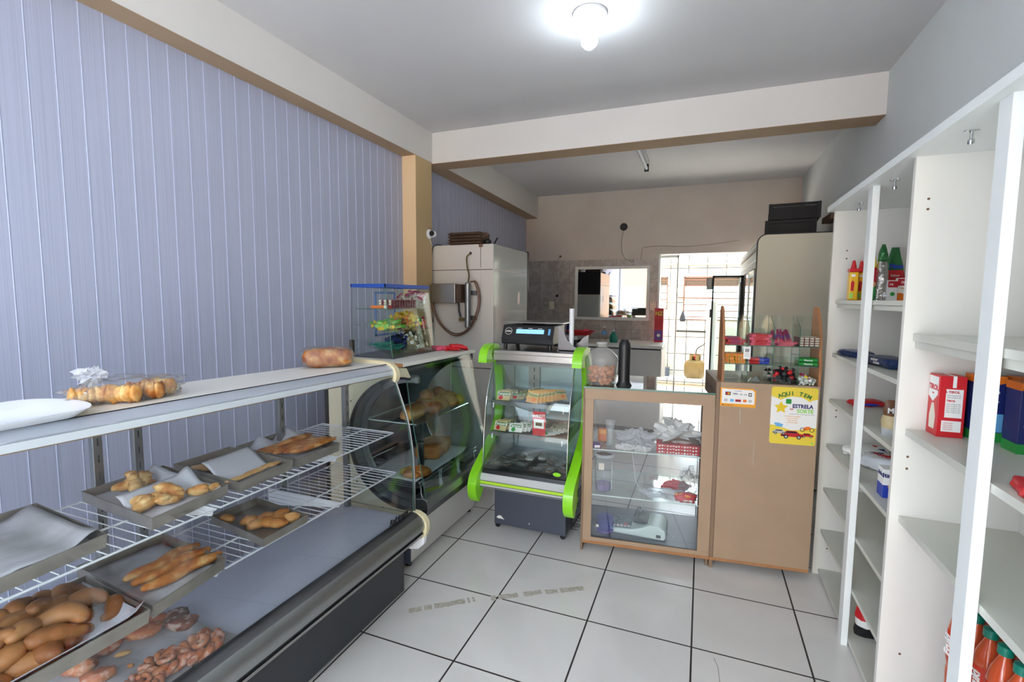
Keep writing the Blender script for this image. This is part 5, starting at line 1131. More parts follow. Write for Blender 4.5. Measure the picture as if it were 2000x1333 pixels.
MB().slab([(-0.02, 0, 0), (0.03, 0, 0), (0.012, 0, 0.03), (-0.006, 0, 0.018)], (0, 0.002, 0)).build('scrap', 'grey', t, local=True); MB().slab([(-0.035, -0.01, 0), (-0.03, -0.01, 0), (-0.015, -0.01, 0.02), (-0.02, -0.01, 0.022)], (0, 0.002, 0)).build('bright_fold', 'white_print', t, local=True)

# ---- posters on the cabinet
t = T('card_brands_sign', 'orange edged white sign with payment card logos on the brown cabinet', 'sign', P(0.815, -0.0006, 0.96), TH)
def D(x0, x1, z0, z1_, d, name, mat, par=None): return MB().box(x0, x1, -d, -d+0.0004, z0, z1_).build(name, mat, par or t, local=True)
MB().slab([(-0.086, -0.0008, -0.048), (0.088, -0.0008, -0.05), (0.088, -0.0008, 0.037), (0.074, -0.0008, 0.050), (-0.086, -0.0008, 0.052)], (0, 0.0008, 0)).build('sheet', 'amber', t, local=True)
MB().slab([(-0.079, -0.0012, -0.032), (0.081, -0.0012, -0.033), (0.081, -0.0012, 0.033), (0.070, -0.0012, 0.043), (-0.079, -0.0012, 0.046)], (0, 0.0004, 0)).build('white_field', 'white_print', t, local=True)
D(-0.062, -0.036, 0.012, 0.03, 0.0016, 'card_logo', 'black_print')
for x, c in ((-0.053, 'red'), (-0.045, 'amber')): MB().lathe([(0.006, -0.0022), (0.006, -0.0016)], (x, 0, 0.021), 16, axis='y').build('logo_disc', c, t, local=True)
text('lettering', 'VISA', 0.013, (-0.014, -0.0016, 0.02), (1, 0, 0), (0, 0, 1), 'navy', t, bold=0.0002, shear=0.2, local=True)
text('lettering', 'elo  pix', 0.012, (0.026, -0.0016, 0.019), (1, 0, 0), (0, 0, 1), 'black_print', t, local=True)
D(0.051, 0.067, 0.010, 0.028, 0.0016, 'card_logo', 'black_print'); MB().lathe([(0.005, -0.0022), (0.005, -0.0016)], (0.059, 0, 0.019), 16, axis='y').build('logo_disc', 'white_print', t, local=True)
for x0, x1, c in ((-0.066, -0.05, 'light_grey'), (-0.037, -0.019, 'sky'), (0.0+0.026, 0.043, 'orange'), (0.052, 0.068, 'light_grey')): D(x0, x1, -0.022, -0.008, 0.0016, 'card_logo', c)
D(-0.012, 0.016, -0.022, -0.009, 0.0016, 'card_logo', 'red_print'); D(-0.010, 0.014, -0.018, -0.014, 0.002, 'logo_band', 'black_print')
text('lettering', 'as principais', 0.007, (0.0, -0.0016, 0.037), (1, 0, 0), (0, 0, 1), 'purple', t, local=True)
MB().lathe([(0.0035, -0.0016), (0.0035, -0.0008)], (-0.073, 0, -0.041), 10, axis='y').build('brand_dot', 'brown_print', t, local=True)
text('lettering', 'Cielo pagamentos', 0.0075, (-0.045, -0.0012, -0.041), (1, 0, 0), (0, 0, 1), 'brown_print', t, local=True)
t = T('lottery_poster', 'yellow and white lottery poster reading aqui tem on the brown cabinet', 'poster', P(1.083, -0.0006, 0.88), TH)
w2, h2 = 0.1075, 0.150
def rrect(w, h, r, d, n=5):
    o = []
    for cx, cz, a0 in ((w-r, h-r, 0), (-w+r, h-r, 90), (-w+r, -h+r, 180), (w-r, -h+r, 270)):
        for k in range(n+1): a = math.radians(a0+90*k/n); o.append((cx+r*math.cos(a), d, cz+r*math.sin(a)))
    return o
MB().slab(rrect(w2, h2, 0.012, -0.0008), (0, 0.0008, 0)).build('sheet', 'poster_yellow', t, local=True)
wf_ = [(-w2, 0.10), (-0.085, 0.092), (-0.062, 0.082), (-0.04, 0.094), (-0.01, 0.102), (0.03, 0.100), (0.055, 0.088), (0.07, 0.078), (0.085, 0.086), (w2, 0.092),
       (w2, -0.055), (0.07, -0.062), (0.03, -0.072), (-0.01, -0.075), (-0.04, -0.065), (-0.07, -0.055), (-w2, -0.05)]
MB().slab([(x, -0.0012, z) for x, z in wf_], (0, 0.0004, 0)).build('white_field', 'white_print', t, local=True)
s_txt = "AQUI TEM"
for i, ch in enumerate(s_txt):
    if ch == ' ': continue
    a = math.radians((3.5-i)*7.6); x = -0.135*math.sin(a)*1.12; z = 0.118-0.135*(1-math.cos(a))*1.05
    text('lettering', ch, 0.0275, (x, -0.0014, z), (math.cos(a), 0, math.sin(a)), (-math.sin(a), 0, math.cos(a)), 'green_text', t, bold=0.0011, local=True)
text('lettering', 'ESTRELA', 0.027, (0.040, -0.0016, 0.052), (1, 0, 0), (0, 0, 1), 'navy', t, bold=0.001, xs=0.92, local=True)
text('lettering', 'DA', 0.011, (-0.010, -0.0016, 0.036), (1, 0, 0), (0, 0, 1), 'red_print', t, bold=0.0004, local=True)
text('lettering', 'SORTE', 0.027, (0.052, -0.0016, 0.027), (1, 0, 0), (0, 0, 1), 'lightgreen', t, bold=0.001, xs=0.92, local=True)
D(-0.02, 0.096, 0.010, 0.0115, 0.0014, 'rule', 'grey')
for k, l in enumerate(('sua chance de ganhar', 'carros e motos', 'toda semana', 'concorra aqui')): text('lettering', l, 0.009, (-0.005, -0.0014, -0.001-k*0.011), (1, 0, 0), (0, 0, 1), 'amber', t, local=True)
st = []
for k in range(10):
    a = PI/2+k*PI/5; r = 0.034 if k % 2 == 0 else 0.017; st.append((-0.060+r*math.cos(a), -0.0016, 0.042+r*math.sin(a)))
MB().slab(st, (0, 0.0006, 0)).build('star', 'yellow', t, local=True)
b = MB()
for k in range(4): a = PI/4+k*PI/2; b.lathe([(0.008, -0.002), (0.008, -0.0014)], (-0.026+0.008*math.cos(a), 0, 0.076+0.008*math.sin(a)), 12, axis='y')
b.build('clover', 'green', t, local=True)
def car(cx, cz, s, body, name):
    b = MB(); q = [(-0.045, -0.008), (-0.045, 0.004), (-0.036, 0.008), (-0.022, 0.019), (0.016, 0.019), (0.030, 0.008), (0.046, 0.005), (0.047, -0.008)]
    b.slab([(cx+x*s, -0.0018, cz+z*s) for x, z in q], (0, 0.0006, 0), body)
    b.slab([(cx+x*s, -0.0022, cz+z*s) for x, z in [(-0.03, 0.009), (-0.02, 0.0165), (0.014, 0.0165), (0.024, 0.009)]], (0, 0.0005, 0), 'black_print')
    b.slab([(cx+x*s, -0.0022, cz+z*s) for x, z in [(-0.044, -0.006), (-0.044, -0.001), (-0.014, -0.001), (-0.014, -0.006)]], (0, 0.0005, 0), 'black_print')
    for x in (-0.024, 0.028): b.lathe([(0.009*s, -0.0026), (0.009*s, -0.0018)], (cx+x*s, 0, cz-0.009*s), 14, 'black_print', axis='y'); b.lathe([(0.005*s, -0.003), (0.005*s, -0.0026)], (cx+x*s, 0, cz-0.009*s), 12, 'light_grey', axis='y')
    return b.build(name, None, t, local=True)
car(-0.062, -0.088, 0.72, 'light_grey', 'white_car_picture'); car(0.068, -0.098, 0.62, 'red', 'red_car_picture'); car(-0.002, -0.100, 1.15, 'red_print', 'red_car_picture')
b = MB(); 
for x in (0.045, 0.088): b.tube([(x+0.010*math.cos(a*PI/8), -0.0016, -0.068+0.010*math.sin(a*PI/8)) for a in range(17)], 0.0015, 5, 'black_print')
b.slab([(0.045, -0.002, -0.068), (0.058, -0.002, -0.052), (0.078, -0.002, -0.05), (0.084, -0.002, -0.064), (0.06, -0.002, -0.072)], (0, 0.0005, 0), 'orange')
b.build('motorcycle_picture', None, t, local=True)
MB().slab([(-0.09, -0.0018, -0.040), (-0.07, -0.0018, -0.038), (-0.045, -0.0018, -0.046), (-0.05, -0.0018, -0.060), (-0.078, -0.0018, -0.058)], (0, 0.0005, 0)).build('prize_picture', 'sky', t, local=True)
MB().lathe([(0.006, -0.0014), (0.006, -0.0008)], (0.092, 0, -0.137), 16, axis='y').build('seal', 'lightgreen', t, local=True)

# ---- on the counter top
t = T('candy_jug', 'big translucent plastic jug of orange candy on the counter top', 'jug', P(0.092, 0.105, 0.978), TH)
jp = [(0.0, 0.0), (0.078, 0.0), (0.086, 0.008), (0.091, 0.10), (0.094, 0.135), (0.096, 0.14), (0.094, 0.146), (0.094, 0.152), (0.088, 0.168), (0.060, 0.198), (0.032, 0.215), (0.024, 0.222), (0.024, 0.238), (0.030, 0.240), (0.030, 0.246), (0.0, 0.247)]
MB().lathe(jp, (0, 0, 0), 40).build('jug_wall', 'jug_plastic', t, local=True, smooth=True)
MB().lathe([(0.030, 0.238), (0.032, 0.240), (0.032, 0.246), (0.0001, 0.250)], (0, 0, 0), 20).build('lid', 'bag_haze', t, local=True, smooth='auto')
src = piece('orange_candy', 'x', 'candy', 'skin_orange', (0, 0, 0), (0.020, 0.014, 0.010), 0, 3, 0.2, 2.5, n=12)
rn = random.Random(21); mc = A0+RZ @ Vector((0.092, 0.105, 0.978))
for i in range(86):
    a = rn.uniform(0, 6.28); r = 0.072*math.sqrt(rn.random()); z = 0.012+0.088*(i/86)
    place(src, (mc.x+r*math.cos(a), mc.y+r*math.sin(a), mc.z+z), (rn.uniform(-1, 1), rn.uniform(-1, 1), rn.uniform(0, 6)), 'orange wrapped toffee inside the translucent jug', 'orange toffees in the jug', first=(i == 0))
t = T('cup_dispenser', 'upright black tube dispenser beside the jug', 'dispenser', P(0.222, 0.095, 0.978), TH)
MB().lathe([(0.046, 0), (0.044, 0.006), (0.034, 0.022), (0.033, 0.03), (0.034, 0.225), (0.030, 0.248), (0.021, 0.262), (0.0001, 0.263)], (0, 0, 0), 28).build('tube_body', 'black_plastic', t, local=True, smooth='auto')
MB().lathe([(0.0205, 0.2605), (0.0205, 0.2665), (0.017, 0.2665)], (0, 0, 0), 20).build('top_ring', 'dark_plastic', t, local=True, smooth='auto')

# ---- inside the counter
zc = 0.339; zs = 0.611; zf = 0.0815
def th(name, lab, cat, s_, n_, z, rz=0.0, group=None): return T(name, lab, cat, P(s_, n_, z), TH+rz, group)
t = th('plastic_cup', 'tall clear tapered cup on the upper counter shelf', 'cup', 0.150, 0.10, zs)
MB().lathe([(0.013, 0), (0.014, 0.03), (0.016, 0.06), (0.026, 0.14), (0.031, 0.152), (0.029, 0.152), (0.024, 0.138), (0.014, 0.06), (0.012, 0.004)], (0, 0, 0), 24).build('cup_wall', 'cup_plastic', t, local=True, smooth=True)
t = th('orange_box', 'small orange box standing behind the clear cup', 'box', 0.10, 0.20, zs); MB().box(-0.025, 0.025, -0.015, 0.015, 0, 0.075).build('carton', 'orange', t, local=True, bevel=0.001); MB().box(-0.022, 0.022, -0.0156, -0.015, 0.045, 0.07).build('printed_panel', 'amber', t, local=True)
t = th('purple_box', 'small purple box at the left end of the upper counter shelf', 'box', 0.075, 0.06, zs, 0.3); MB().box(-0.02, 0.02, -0.03, 0.03, 0, 0.022).build('carton', 'purple', t, local=True, bevel=0.001); MB().box(-0.016, 0.016, -0.0306, -0.03, 0.004, 0.018).build('printed_panel', 'white_print', t, local=True)
def crumple(name, lab, s_, n_, z, r, seed, mat='bag_haze', cat='plastic bag'):
    t = th(name, lab, cat, s_, n_, z); MB().blob((0, 0, r[2]*0.8), r, 0, seed, 0.38, 3.6, 34, flatb=r[2]*0.8).build('bag_film', mat, t, local=True, smooth=False); return t
crumple('plastic_bags', 'crumpled white plastic bags in the middle of the upper counter shelf', 0.30, 0.14, zs, (0.10, 0.08, 0.05), 4, 'bag_haze')
crumple('plastic_bag', 'folded white bag roll in front of the crumpled bags', 0.24, 0.06, zs, (0.05, 0.03, 0.016), 8, 'bag_milk')
crumple('plastic_bag', 'second white bag roll at the centre of the upper counter shelf', 0.335, 0.055, zs, (0.045, 0.03, 0.014), 9, 'bag_milk')
crumple('plastic_bags', 'big pile of cream white bags above the red packets', 0.52, 0.22, zs, (0.13, 0.13, 0.075), 12, 'bag_milk')
b0 = T('red_packet', 'x', 'packet'); MB().box(-0.115, 0.115, -0.05, 0.05, 0, 0.017).build('wrapper', 'red_print', b0, local=True, bevel=0.005)
rr2 = random.Random(2)
for k in range(14): MB().box(-0.105+0.015*k, -0.105+0.015*k+rr2.uniform(0.006, 0.011), -0.0506, -0.05, 0.004+0.002*(k % 3), 0.011+0.002*(k % 2)).build('printed_mark', 'white_print', b0, local=True)
for i in range(3): place(b0, P(0.53, 0.09, zs+0.0005+0.0178*i), (0, 0, TH), ('red and white patterned packet, lowest of the stack of three', 'red and white patterned packet, middle of the stack of three', 'red and white patterned packet, top of the stack of three')[i], 'red packets in the counter', first=(i == 0))
t = th('striped_packet', 'curved dark striped packet lying on the red stack', 'packet', 0.55, 0.11, zs+0.0545)
MB().grid(lambda u, v: Vector((-0.10+0.2*u, -0.06+0.12*v, 0.004+0.022*math.sin(PI*u))), 14, 4).build('sheet', 'copper', t, local=True, smooth=True, solid=0.002)
t = th('plastic_tub', 'translucent tub with grey lid rim and white label hanging at shelf height', 'tub', 0.118, 0.115, zc)
MB().lathe([(0.045, 0.0), (0.048, 0.005), (0.053, 0.205), (0.058, 0.208)], (0, 0, 0), 30).build('tub_wall', 'cup_plastic', t, local=True, smooth=True)
MB().lathe([(0.052, 0.205), (0.060, 0.207), (0.062, 0.216), (0.056, 0.222), (0.048, 0.220), (0.046, 0.212)], (0, 0, 0), 30).build('lid_rim', 'light_grey', t, local=True, smooth='auto')
MB().lathe([(0.0001, 0.212), (0.046, 0.213)], (0, 0, 0), 30).build('lid_top', 'copper', t, local=True)
MB().box(-0.026, 0.006, -0.0545, -0.053, 0.135, 0.175).build('label', 'cream_print', t, local=True)
MB().lathe([(0.046, 0.0), (0.047, 0.035), (0.0, 0.036)], (0, 0, 0.003), 24).build('contents', 'purple', t, local=True)
crumple('plastic_bag', 'long white plastic bag lying on the lower counter shelf', 0.47, 0.10, zc, (0.12, 0.05, 0.022), 21, 'bag_haze')
crumple('clear_bag', 'clear plastic bag standing at the right of the lower counter shelf', 0.60, 0.13, zc, (0.05, 0.06, 0.085), 22, 'bag_clear')
t = th('snack_bag', 'red and yellow snack bag at the right end of the lower shelf', 'bag', 0.58, 0.06, zc, 0.1)
MB().blob((0, 0, 0.024), (0.062, 0.03, 0.024), 0, 6, 0.2, 2.5, 22, e=0.7).build('pouch', 'red', t, local=True, smooth=True); MB().blob((0.012, -0.006, 0.017), (0.045, 0.027, 0.014), 0, 9, 0.3, 4, 16).build('printed_band', 'cream_print', t, local=True, smooth=True)
MB().blob((0, 0.002, 0.037), (0.056, 0.026, 0.012), 0, 6, 0.2, 2.5, 16).build('printed_band', 'amber', t, local=True, smooth=True)
t = th('snack_bag', 'dark red crinkled bag behind the white bag on the lower shelf', 'bag', 0.53, 0.20, zc, 0.2); MB().blob((0, 0, 0.03), (0.08, 0.03, 0.03), 0, 16, 0.35, 3.5, 20).build('pouch', 'red_print', t, local=True)
t = th('blue_container', 'translucent dark blue container on the counter floor', 'container', 0.135, 0.10, zf)
MB().lathe([(0.040, 0), (0.048, 0.006), (0.052, 0.095), (0.0, 0.10)], (0, 0, 0), 26).build('container_wall', 'blue_clear', t, local=True, smooth='auto'); MB().lathe([(0.050, 0.012), (0.051, 0.02)], (0, 0, 0), 26).build('ridge', 'purple', t, local=True)
MB().box(-0.05, -0.034, -0.047, -0.045, 0.045, 0.06).build('label', 'cream_print', t, local=True)
# adding machine / card printer
t = th('adding_machine', 'pale mint desk adding machine with keypad on the counter floor', 'calculator', 0.335, 0.17, zf, -0.12)
pf = [(-0.155, 0.0), (-0.165, 0.012), (-0.16, 0.028), (-0.04, 0.036), (0.02, 0.055), (0.07, 0.082), (0.12, 0.080), (0.155, 0.055), (0.16, 0.02), (0.15, 0.0)]
MB().slab([(x, -0.085, z) for x, z in pf], (0, 0.19, 0)).build('machine_body', 'pale_mint', t, local=True, bevel=0.008, smooth='auto', seg=3)
kp = MB().slab([(-0.152, -0.07, 0.031), (-0.045, -0.07, 0.038), (-0.045, -0.07, 0.040), (-0.152, -0.07, 0.033)], (0, 0.16, 0)).build('keypad', 'slate', t, local=True)
for i in range(5):
    for j in range(7):
        c = 'red' if (i, j) == (3, 1) else ('light_grey' if j == 0 else 'key_dark')
        x = -0.147+0.021*i; y = -0.066+0.0225*j; z = 0.034+0.0014*i
        MB().box(x, x+0.016, y, y+0.017, z, z+0.007, None).build('key', c, kp, local=True, bevel=0.001)
MB().box(-0.03, 0.05, -0.05, 0.085, 0.066, 0.084).build('paper_holder', 'dark_plastic', t, local=True, bevel=0.004)
MB().box(-0.005, 0.035, -0.035, 0.02, 0.0845, 0.088).build('display', 'black_print', t, local=True, bevel=0.001)
MB().box(0.105, 0.13, -0.0865, -0.084, 0.015, 0.032).build('badge', 'black_print', t, local=True)
MB().tube([(0.155, 0.0, 0.025), (0.18, -0.01, 0.022), (0.20, -0.03, 0.006)], 0.002, 5).build('cord', 'light_grey', t, local=True)
o = MB().tube([P(*q) for q in arc([(0.27, 0.20, 0.60), (0.285, 0.19, 0.52), (0.295, 0.17, 0.46), (0.31, 0.16, 0.38), (0.345, 0.15, 0.345), (0.36, 0.18, 0.30), (0.34, 0.25, 0.15), (0.33, 0.27, 0.09)])], 0.0022, 6).build('white_cable', 'wire_white', None, smooth=True); tag(o, 'thin white cable hanging through the counter shelves', 'cable')
o = MB().tube([P(*q) for q in arc([(0.30, 0.33, 0.09), (0.33, 0.32, 0.16), (0.37, 0.30, 0.13), (0.39, 0.28, 0.09), (0.34, 0.28, 0.088), (0.33, 0.34, 0.10)])], 0.0025, 6).build('black_cable', 'black_rubber', None, smooth=True); tag(o, 'looped black cable behind the adding machine', 'cable')

# ================================================================== WHITE SHELVING on the right wall
SH = T('shelving_unit', 'long white built in shelving unit with open bays along the right wall', 'shelf', (0.78, 1.9, 0))
SX0, SX1 = 0.61, 0.945
def SB(x0, x1, y0_, y1_, z0, z1_, name, mat='white_laminate', bevel=0.001): return MB().box(x0, x1, y0_, y1_, z0, z1_).build(name, mat, SH, bevel=bevel)
SB(0.58, SX1, 0.0, 2.955, 1.930, 1.956, 'top_board', 'white_edge')
for y in (0.0, 0.95, 1.92, 2.93): SB(SX0, SX1, y, y+0.022, 0.0, 1.93, 'side_panel')
for y in (0.48, 1.41, 2.34): SB(SX0, 0.634, y, y+0.055, 0.0, 1.93, 'front_post', 'white_edge')
for z in (1.478, 1.205, 0.965, 0.725, 0.485, 0.255, 0.032): SB(0.636, SX1, 1.942, 2.93, z-0.018, z, 'shelf_board', 'shelf_top')
for a_, c_ in ((0.972, 1.92), (0.022, 0.95)):
    for z in (1.371, 1.058, 0.763, 0.032): SB(0.636, SX1, a_, c_, z-0.022, z, 'shelf_board', 'shelf_top')
SB(0.643, SX1, 1.942, 2.93, 1.440, 1.459, 'shelf_board', 'shelf_top'); SB(0.643, SX1, 0.972, 1.92, 1.325, 1.3485, 'shelf_board', 'shelf_top')
SB(0.940, 0.9445, 0.022, 2.93, 0.03, 1.93, 'back_board', 'white_laminate', 0)
for (x, y) in ((0.648, 1.68), (0.652, 2.245), (0.66, 2.72), (0.648, 1.2)):
    l = MB().lathe([(0.008, 1.930), (0.008, 1.926), (0.004, 1.925)], (x-0.009, y, 0), 12).lathe([(0.008, 1.930), (0.008, 1.926), (0.004, 1.925)], (x+0.009, y, 0), 12).box(x-0.010, x+0.010, y-0.004, y+0.004, 1.927, 1.930).build('door_catch', 'chrome', SH)
    MB().lathe([(0.004, 1.927), (0.004, 1.908), (0.007, 1.906), (0.008, 1.898), (0.006, 1.893)], (x, y, 0), 12).build('catch_pin', 'chrome', l, smooth='auto')
b = MB()
for (x, y, zz) in ((0.648, 1.9195, (1.797, 1.765, 0.965, 0.925)), (0.672, 2.9295, (1.73, 1.69, 0.905, 0.87, 0.18, 0.15)), (0.67, 1.9195, (0.28,))):
    for z in zz: b.lathe([(0.004, -0.0008), (0.004, 0)], (x, y, z), 8, axis='y')
b.build('screw_holes', 'copper', SH)['kind'] = 'stuff'

def txt(body, size, o, mat, t, d='-y', **k):      # lettering on a face looking -y or -x (local coordinates of t)
    xd, yd = {'-y': ((1, 0, 0), (0, 0, 1)), '-x': ((0, -1, 0), (0, 0, 1))}[d]
    return text('lettering', body, size, o, xd, yd, mat, t, local=True, depth=0.0003, **k)
def mustard(x, y, lab, first):
    t = T('sauce_bottle', lab, 'bottle', (x, y, 1.478), 0, 'yellow sauce bottles')
    MB().box(-0.0185, 0.0185, -0.02, 0.02, 0, 0.135).build('bottle_body', 'mustard', t, local=True, bevel=0.005)
    MB().box(-0.0195, 0.0195, -0.021, 0.021, 0.136, 0.150).lathe([(0.013, 0.15), (0.006, 0.185), (0.0045, 0.19)], (0, 0, 0), 14).box(-0.007, 0.001, -0.004, 0.004, 0.178, 0.186).build('spout_cap', 'red', t, local=True)
    MB().box(-0.012, 0.004, -0.0206, -0.02, 0.112, 0.124).build('label_patch', 'white_print', t, local=True)
    MB().slab([(-0.012, -0.0206, 0.045), (0.0, -0.0206, 0.045), (0.002, -0.0206, 0.085), (-0.005, -0.0206, 0.095), (-0.012, -0.0206, 0.085)], (0, 0.0006, 0)).build('label_picture', 'red_print', t, local=True)
    MB().box(-0.016, -0.002, -0.0206, -0.02, 0.01, 0.035).build('label_patch', 'lightgreen', t, local=True)
mustard(0.664, 2.755, 'yellow squeeze bottle with red spout at the far left of the top shelf', True)
mustard(0.706, 2.80, 'yellow squeeze bottle half hidden behind the shelf post', False)
def pouch_mesh(w, h, d, neck=0.3, m=None, top=0.75, lean=0.0):
    b = MB(); n = 16; vs = []; rows = 14
    for i in range(rows+1):
        f = i/rows; ww = w*(1 if f < 0.45 else 1-(1-neck)*((f-0.45)/0.55)**1.1)/2; dd = d/2*(0.75+0.6*math.sin(PI*min(1, f*1.4)))*(1-0.85*max(0, (f-0.5)/0.5))
        for k in range(n):
            a = 2*PI*k/n; q = noise.noise(Vector((math.cos(a)*1.7, math.sin(a)*1.7, f*7+w*50)))
            vs.append((ww*math.copysign(abs(math.cos(a))**0.7, math.cos(a))*(1+0.10*q)+lean*f*f, dd*math.copysign(abs(math.sin(a))**0.8, math.sin(a))*(1+0.35*q)+0.0005, h*f))
    fs = [(i*n+k, i*n+(k+1) % n, (i+1)*n+(k+1) % n, (i+1)*n+k) for i in range(rows) for k in range(n)]+[tuple(range(n))[::-1], tuple(rows*n+k for k in range(n))]
    return b.add(vs, fs, m)
t = T('tomato_pouch', 'green and red tomato sauce pouch with a yellow top beside the post', 'pouch', (0.727, 2.73, 1.478))
b = MB(); b.add(*[(lambda q: (q.v, q.f))(pouch_mesh(0.058, 0.215, 0.03, 0.42))][0]); b.mats = ['green', 'red', 'yellow']
b.mi = [0 if sum(b.v[i].z for i in f)/len(f) < 0.075 else 1 if sum(b.v[i].z for i in f)/len(f) < 0.16 else 2 for f in b.f]
b.build('pouch_body', None, t, local=True, smooth='auto'); MB().lathe([(0.014, -0.0205), (0.014, -0.019)], (0.002, 0, 0.075), 14, axis='y').build('tomato_picture', 'skin_orange', t, local=True)
t = T('foil_pouch', 'tall silver and green foil pouch with narrow crimped neck', 'pouch', (0.765, 2.715, 1.478))
pouch_mesh(0.05, 0.255, 0.045, 0.22).build('pouch_body', 'foil', t, local=True, smooth='auto')
MB().add(*(lambda q: (q.v, q.f))(pouch_mesh(0.036, 0.08, 0.028, 0.35))).build('crimped_neck', 'green_foil', t, local=True, smooth='auto').location = (0, 0, 0.178)
t = T('noodle_pouch', 'green and red pouch with blue lettering behind the white cartons', 'pouch', (0.835, 2.80, 1.478))
b = pouch_mesh(0.085, 0.25, 0.04, 0.35, lean=0.0); b.mats = ['red', 'green_foil']; b.mi = [0 if sum(b.v[i].z for i in f)/len(f) < 0.135 else 1 for f in b.f]
b.build('pouch_body', None, t, local=True, smooth='auto'); txt('Fino', 0.030, (0.0, -0.027, 0.16), 'royal', t, bold=0.0015); txt('Sabor', 0.015, (-0.002, -0.028, 0.118), 'white_print', t)
t = T('small_carton', 'small white carton with red band and green picture, front left of the pair', 'carton', (0.797, 2.685, 1.478))
MB().box(-0.018, 0.018, -0.015, 0.015, 0, 0.092).build('carton_body', 'white_print', t, local=True, bevel=0.001); MB().box(-0.018, 0.018, -0.0156, -0.015, 0.06, 0.088).build('red_band', 'red_print', t, local=True)
txt('re', 0.016, (-0.006, -0.0160, 0.074), 'white_print', t, bold=0.0004); MB().lathe([(0.009, -0.0158), (0.009, -0.015)], (0, 0, 0.03), 14, axis='y').build('picture', 'green', t, local=True); MB().box(-0.030, -0.018, -0.006, 0.006, 0.018, 0.028).build('side_flap', 'white_plastic', t, local=True)
t = T('small_carton', 'wider white carton with red band lettered nare beside the partition', 'carton', (0.852, 2.69, 1.478))
MB().box(-0.036, 0.036, -0.015, 0.015, 0, 0.102).build('carton_body', 'white_print', t, local=True, bevel=0.001); MB().box(-0.036, 0.036, -0.0156, -0.015, 0.068, 0.099).build('red_band', 'red_print', t, local=True)
txt('nare', 0.022, (-0.004, -0.0160, 0.084), 'white_print', t, bold=0.0006); txt('Alho', 0.011, (-0.016, -0.0160, 0.056), 'amber', t)
MB().lathe([(0.014, -0.0158), (0.014, -0.015)], (0.014, 0, 0.03), 16, axis='y').build('picture', 'amber', t, local=True); MB().lathe([(0.02, -0.0158), (0.02, -0.015)], (-0.026, 0, 0.016), 14, axis='y').build('picture', 'orange', t, local=True)
def flatpack(name, lab, loc, rz, l, w, h, mat, seed, cat='packet', amp=0.12):
    t = T(name, lab, cat, loc, rz); MB().blob((0, 0, h*0.85), (l/2, w/2, h), 0, seed, amp, 2.6, 24, e=0.62, flatb=h*0.85).build('wrapper', mat, t, local=True, smooth='auto'); return t
t = flatpack('coffee_packet', 'dark blue foil packet at the far end of the second shelf', (0.70, 2.78, 1.205), 1.9, 0.20, 0.09, 0.018, 'blue_foil', 2)
for k in (0, 1): MB().box(-0.03+0.035*k, 0.0+0.035*k, -0.043, -0.036, 0.012+0.01*k, 0.020+0.01*k).build('white_label', 'white_print', t, local=True)
t = flatpack('coffee_packet', 'large dark blue foil packet in the middle of the second shelf', (0.735, 2.42, 1.205), 1.75, 0.30, 0.11, 0.022, 'blue_foil', 4)
for k in (0, 1): MB().box(-0.02+0.02*k, 0.025+0.02*k, 0.046, 0.054, 0.010+0.012*k, 0.018+0.012*k).build('white_label', 'white_print', t, local=True)
t = flatpack('biscuit_packet', 'red and blue biscuit packet on the third shelf', (0.765, 2.80, 0.965), 0.35, 0.155, 0.075, 0.017, 'red', 5)
MB().blob((0, -0.004, 0.011), (0.07, 0.038, 0.012), 0, 8, 0.1, 2, 16, flatb=0.01).build('blue_band', 'royal', t, local=True, smooth=True)
t = T('coffee_bag', 'brown and cream upright coffee bag half hidden by the partition', 'bag', (0.70, 2.21, 0.965))
b = pouch_mesh(0.085, 0.135, 0.05, 0.85); b.mats = ['brown_print', 'pastry' if False else 'beige_label', 'light_grey']; b.mi = [2 if sum(b.v[i].z for i in f)/len(f) < 0.03 else 1 if sum(b.v[i].z for i in f)/len(f) < 0.08 else 0 for f in b.f]
b.build('bag_body', None, t, local=True, smooth='auto'); txt('MOKA', 0.026, (0, -0.036, 0.10), 'white_print', t, bold=0.001)
t = flatpack('rice_bag', 'navy and white bag lying at the rear of the fourth shelf', (0.775, 2.78, 0.725), 0.5, 0.23, 0.10, 0.026, 'white_print', 6, 'bag')
MB().blob((0.005, -0.012, 0.020), (0.10, 0.043, 0.026), 0, 6, 0.12, 2.6, 18, flatb=0.019).build('navy_band', 'navy', t, local=True, smooth=True); MB().blob((0.02, -0.014, 0.024), (0.05, 0.036, 0.025), 0, 6, 0.12, 2.6, 14, flatb=0.01).build('red_patch', 'red_print', t, local=True, smooth=True)
t = flatpack('flour_bag', 'white bag with red lettering and green end in front on the fourth shelf', (0.79, 2.56, 0.725), -0.6, 0.20, 0.13, 0.032, 'white_plastic', 7, 'bag')
text('lettering', 'Amido', 0.04, (0.0, 0.0, 0.062), (1, 0, 0), (0, 1, 0.1), 'red_print', t, bold=0.002, local=True, depth=0.0015); MB().blob((0.065, -0.01, 0.022), (0.03, 0.05, 0.024), 0, 7, 0.12, 2.6, 14, flatb=0.02).build('green_end', 'green', t, local=True, smooth=True)
t = T('small_milk_carton', 'small blue and white milk carton beside the partition on the fourth shelf', 'carton', (0.69, 2.215, 0.725))
MB().box(-0.022, 0.022, -0.03, 0.03, 0, 0.112).build('carton_body', 'white_print', t, local=True, bevel=0.001); MB().box(-0.0226, -0.022, -0.029, 0.029, 0.0, 0.05).box(-0.022, 0.022, -0.0306, -0.03, 0, 0.05).build('blue_base', 'royal', t, local=True)
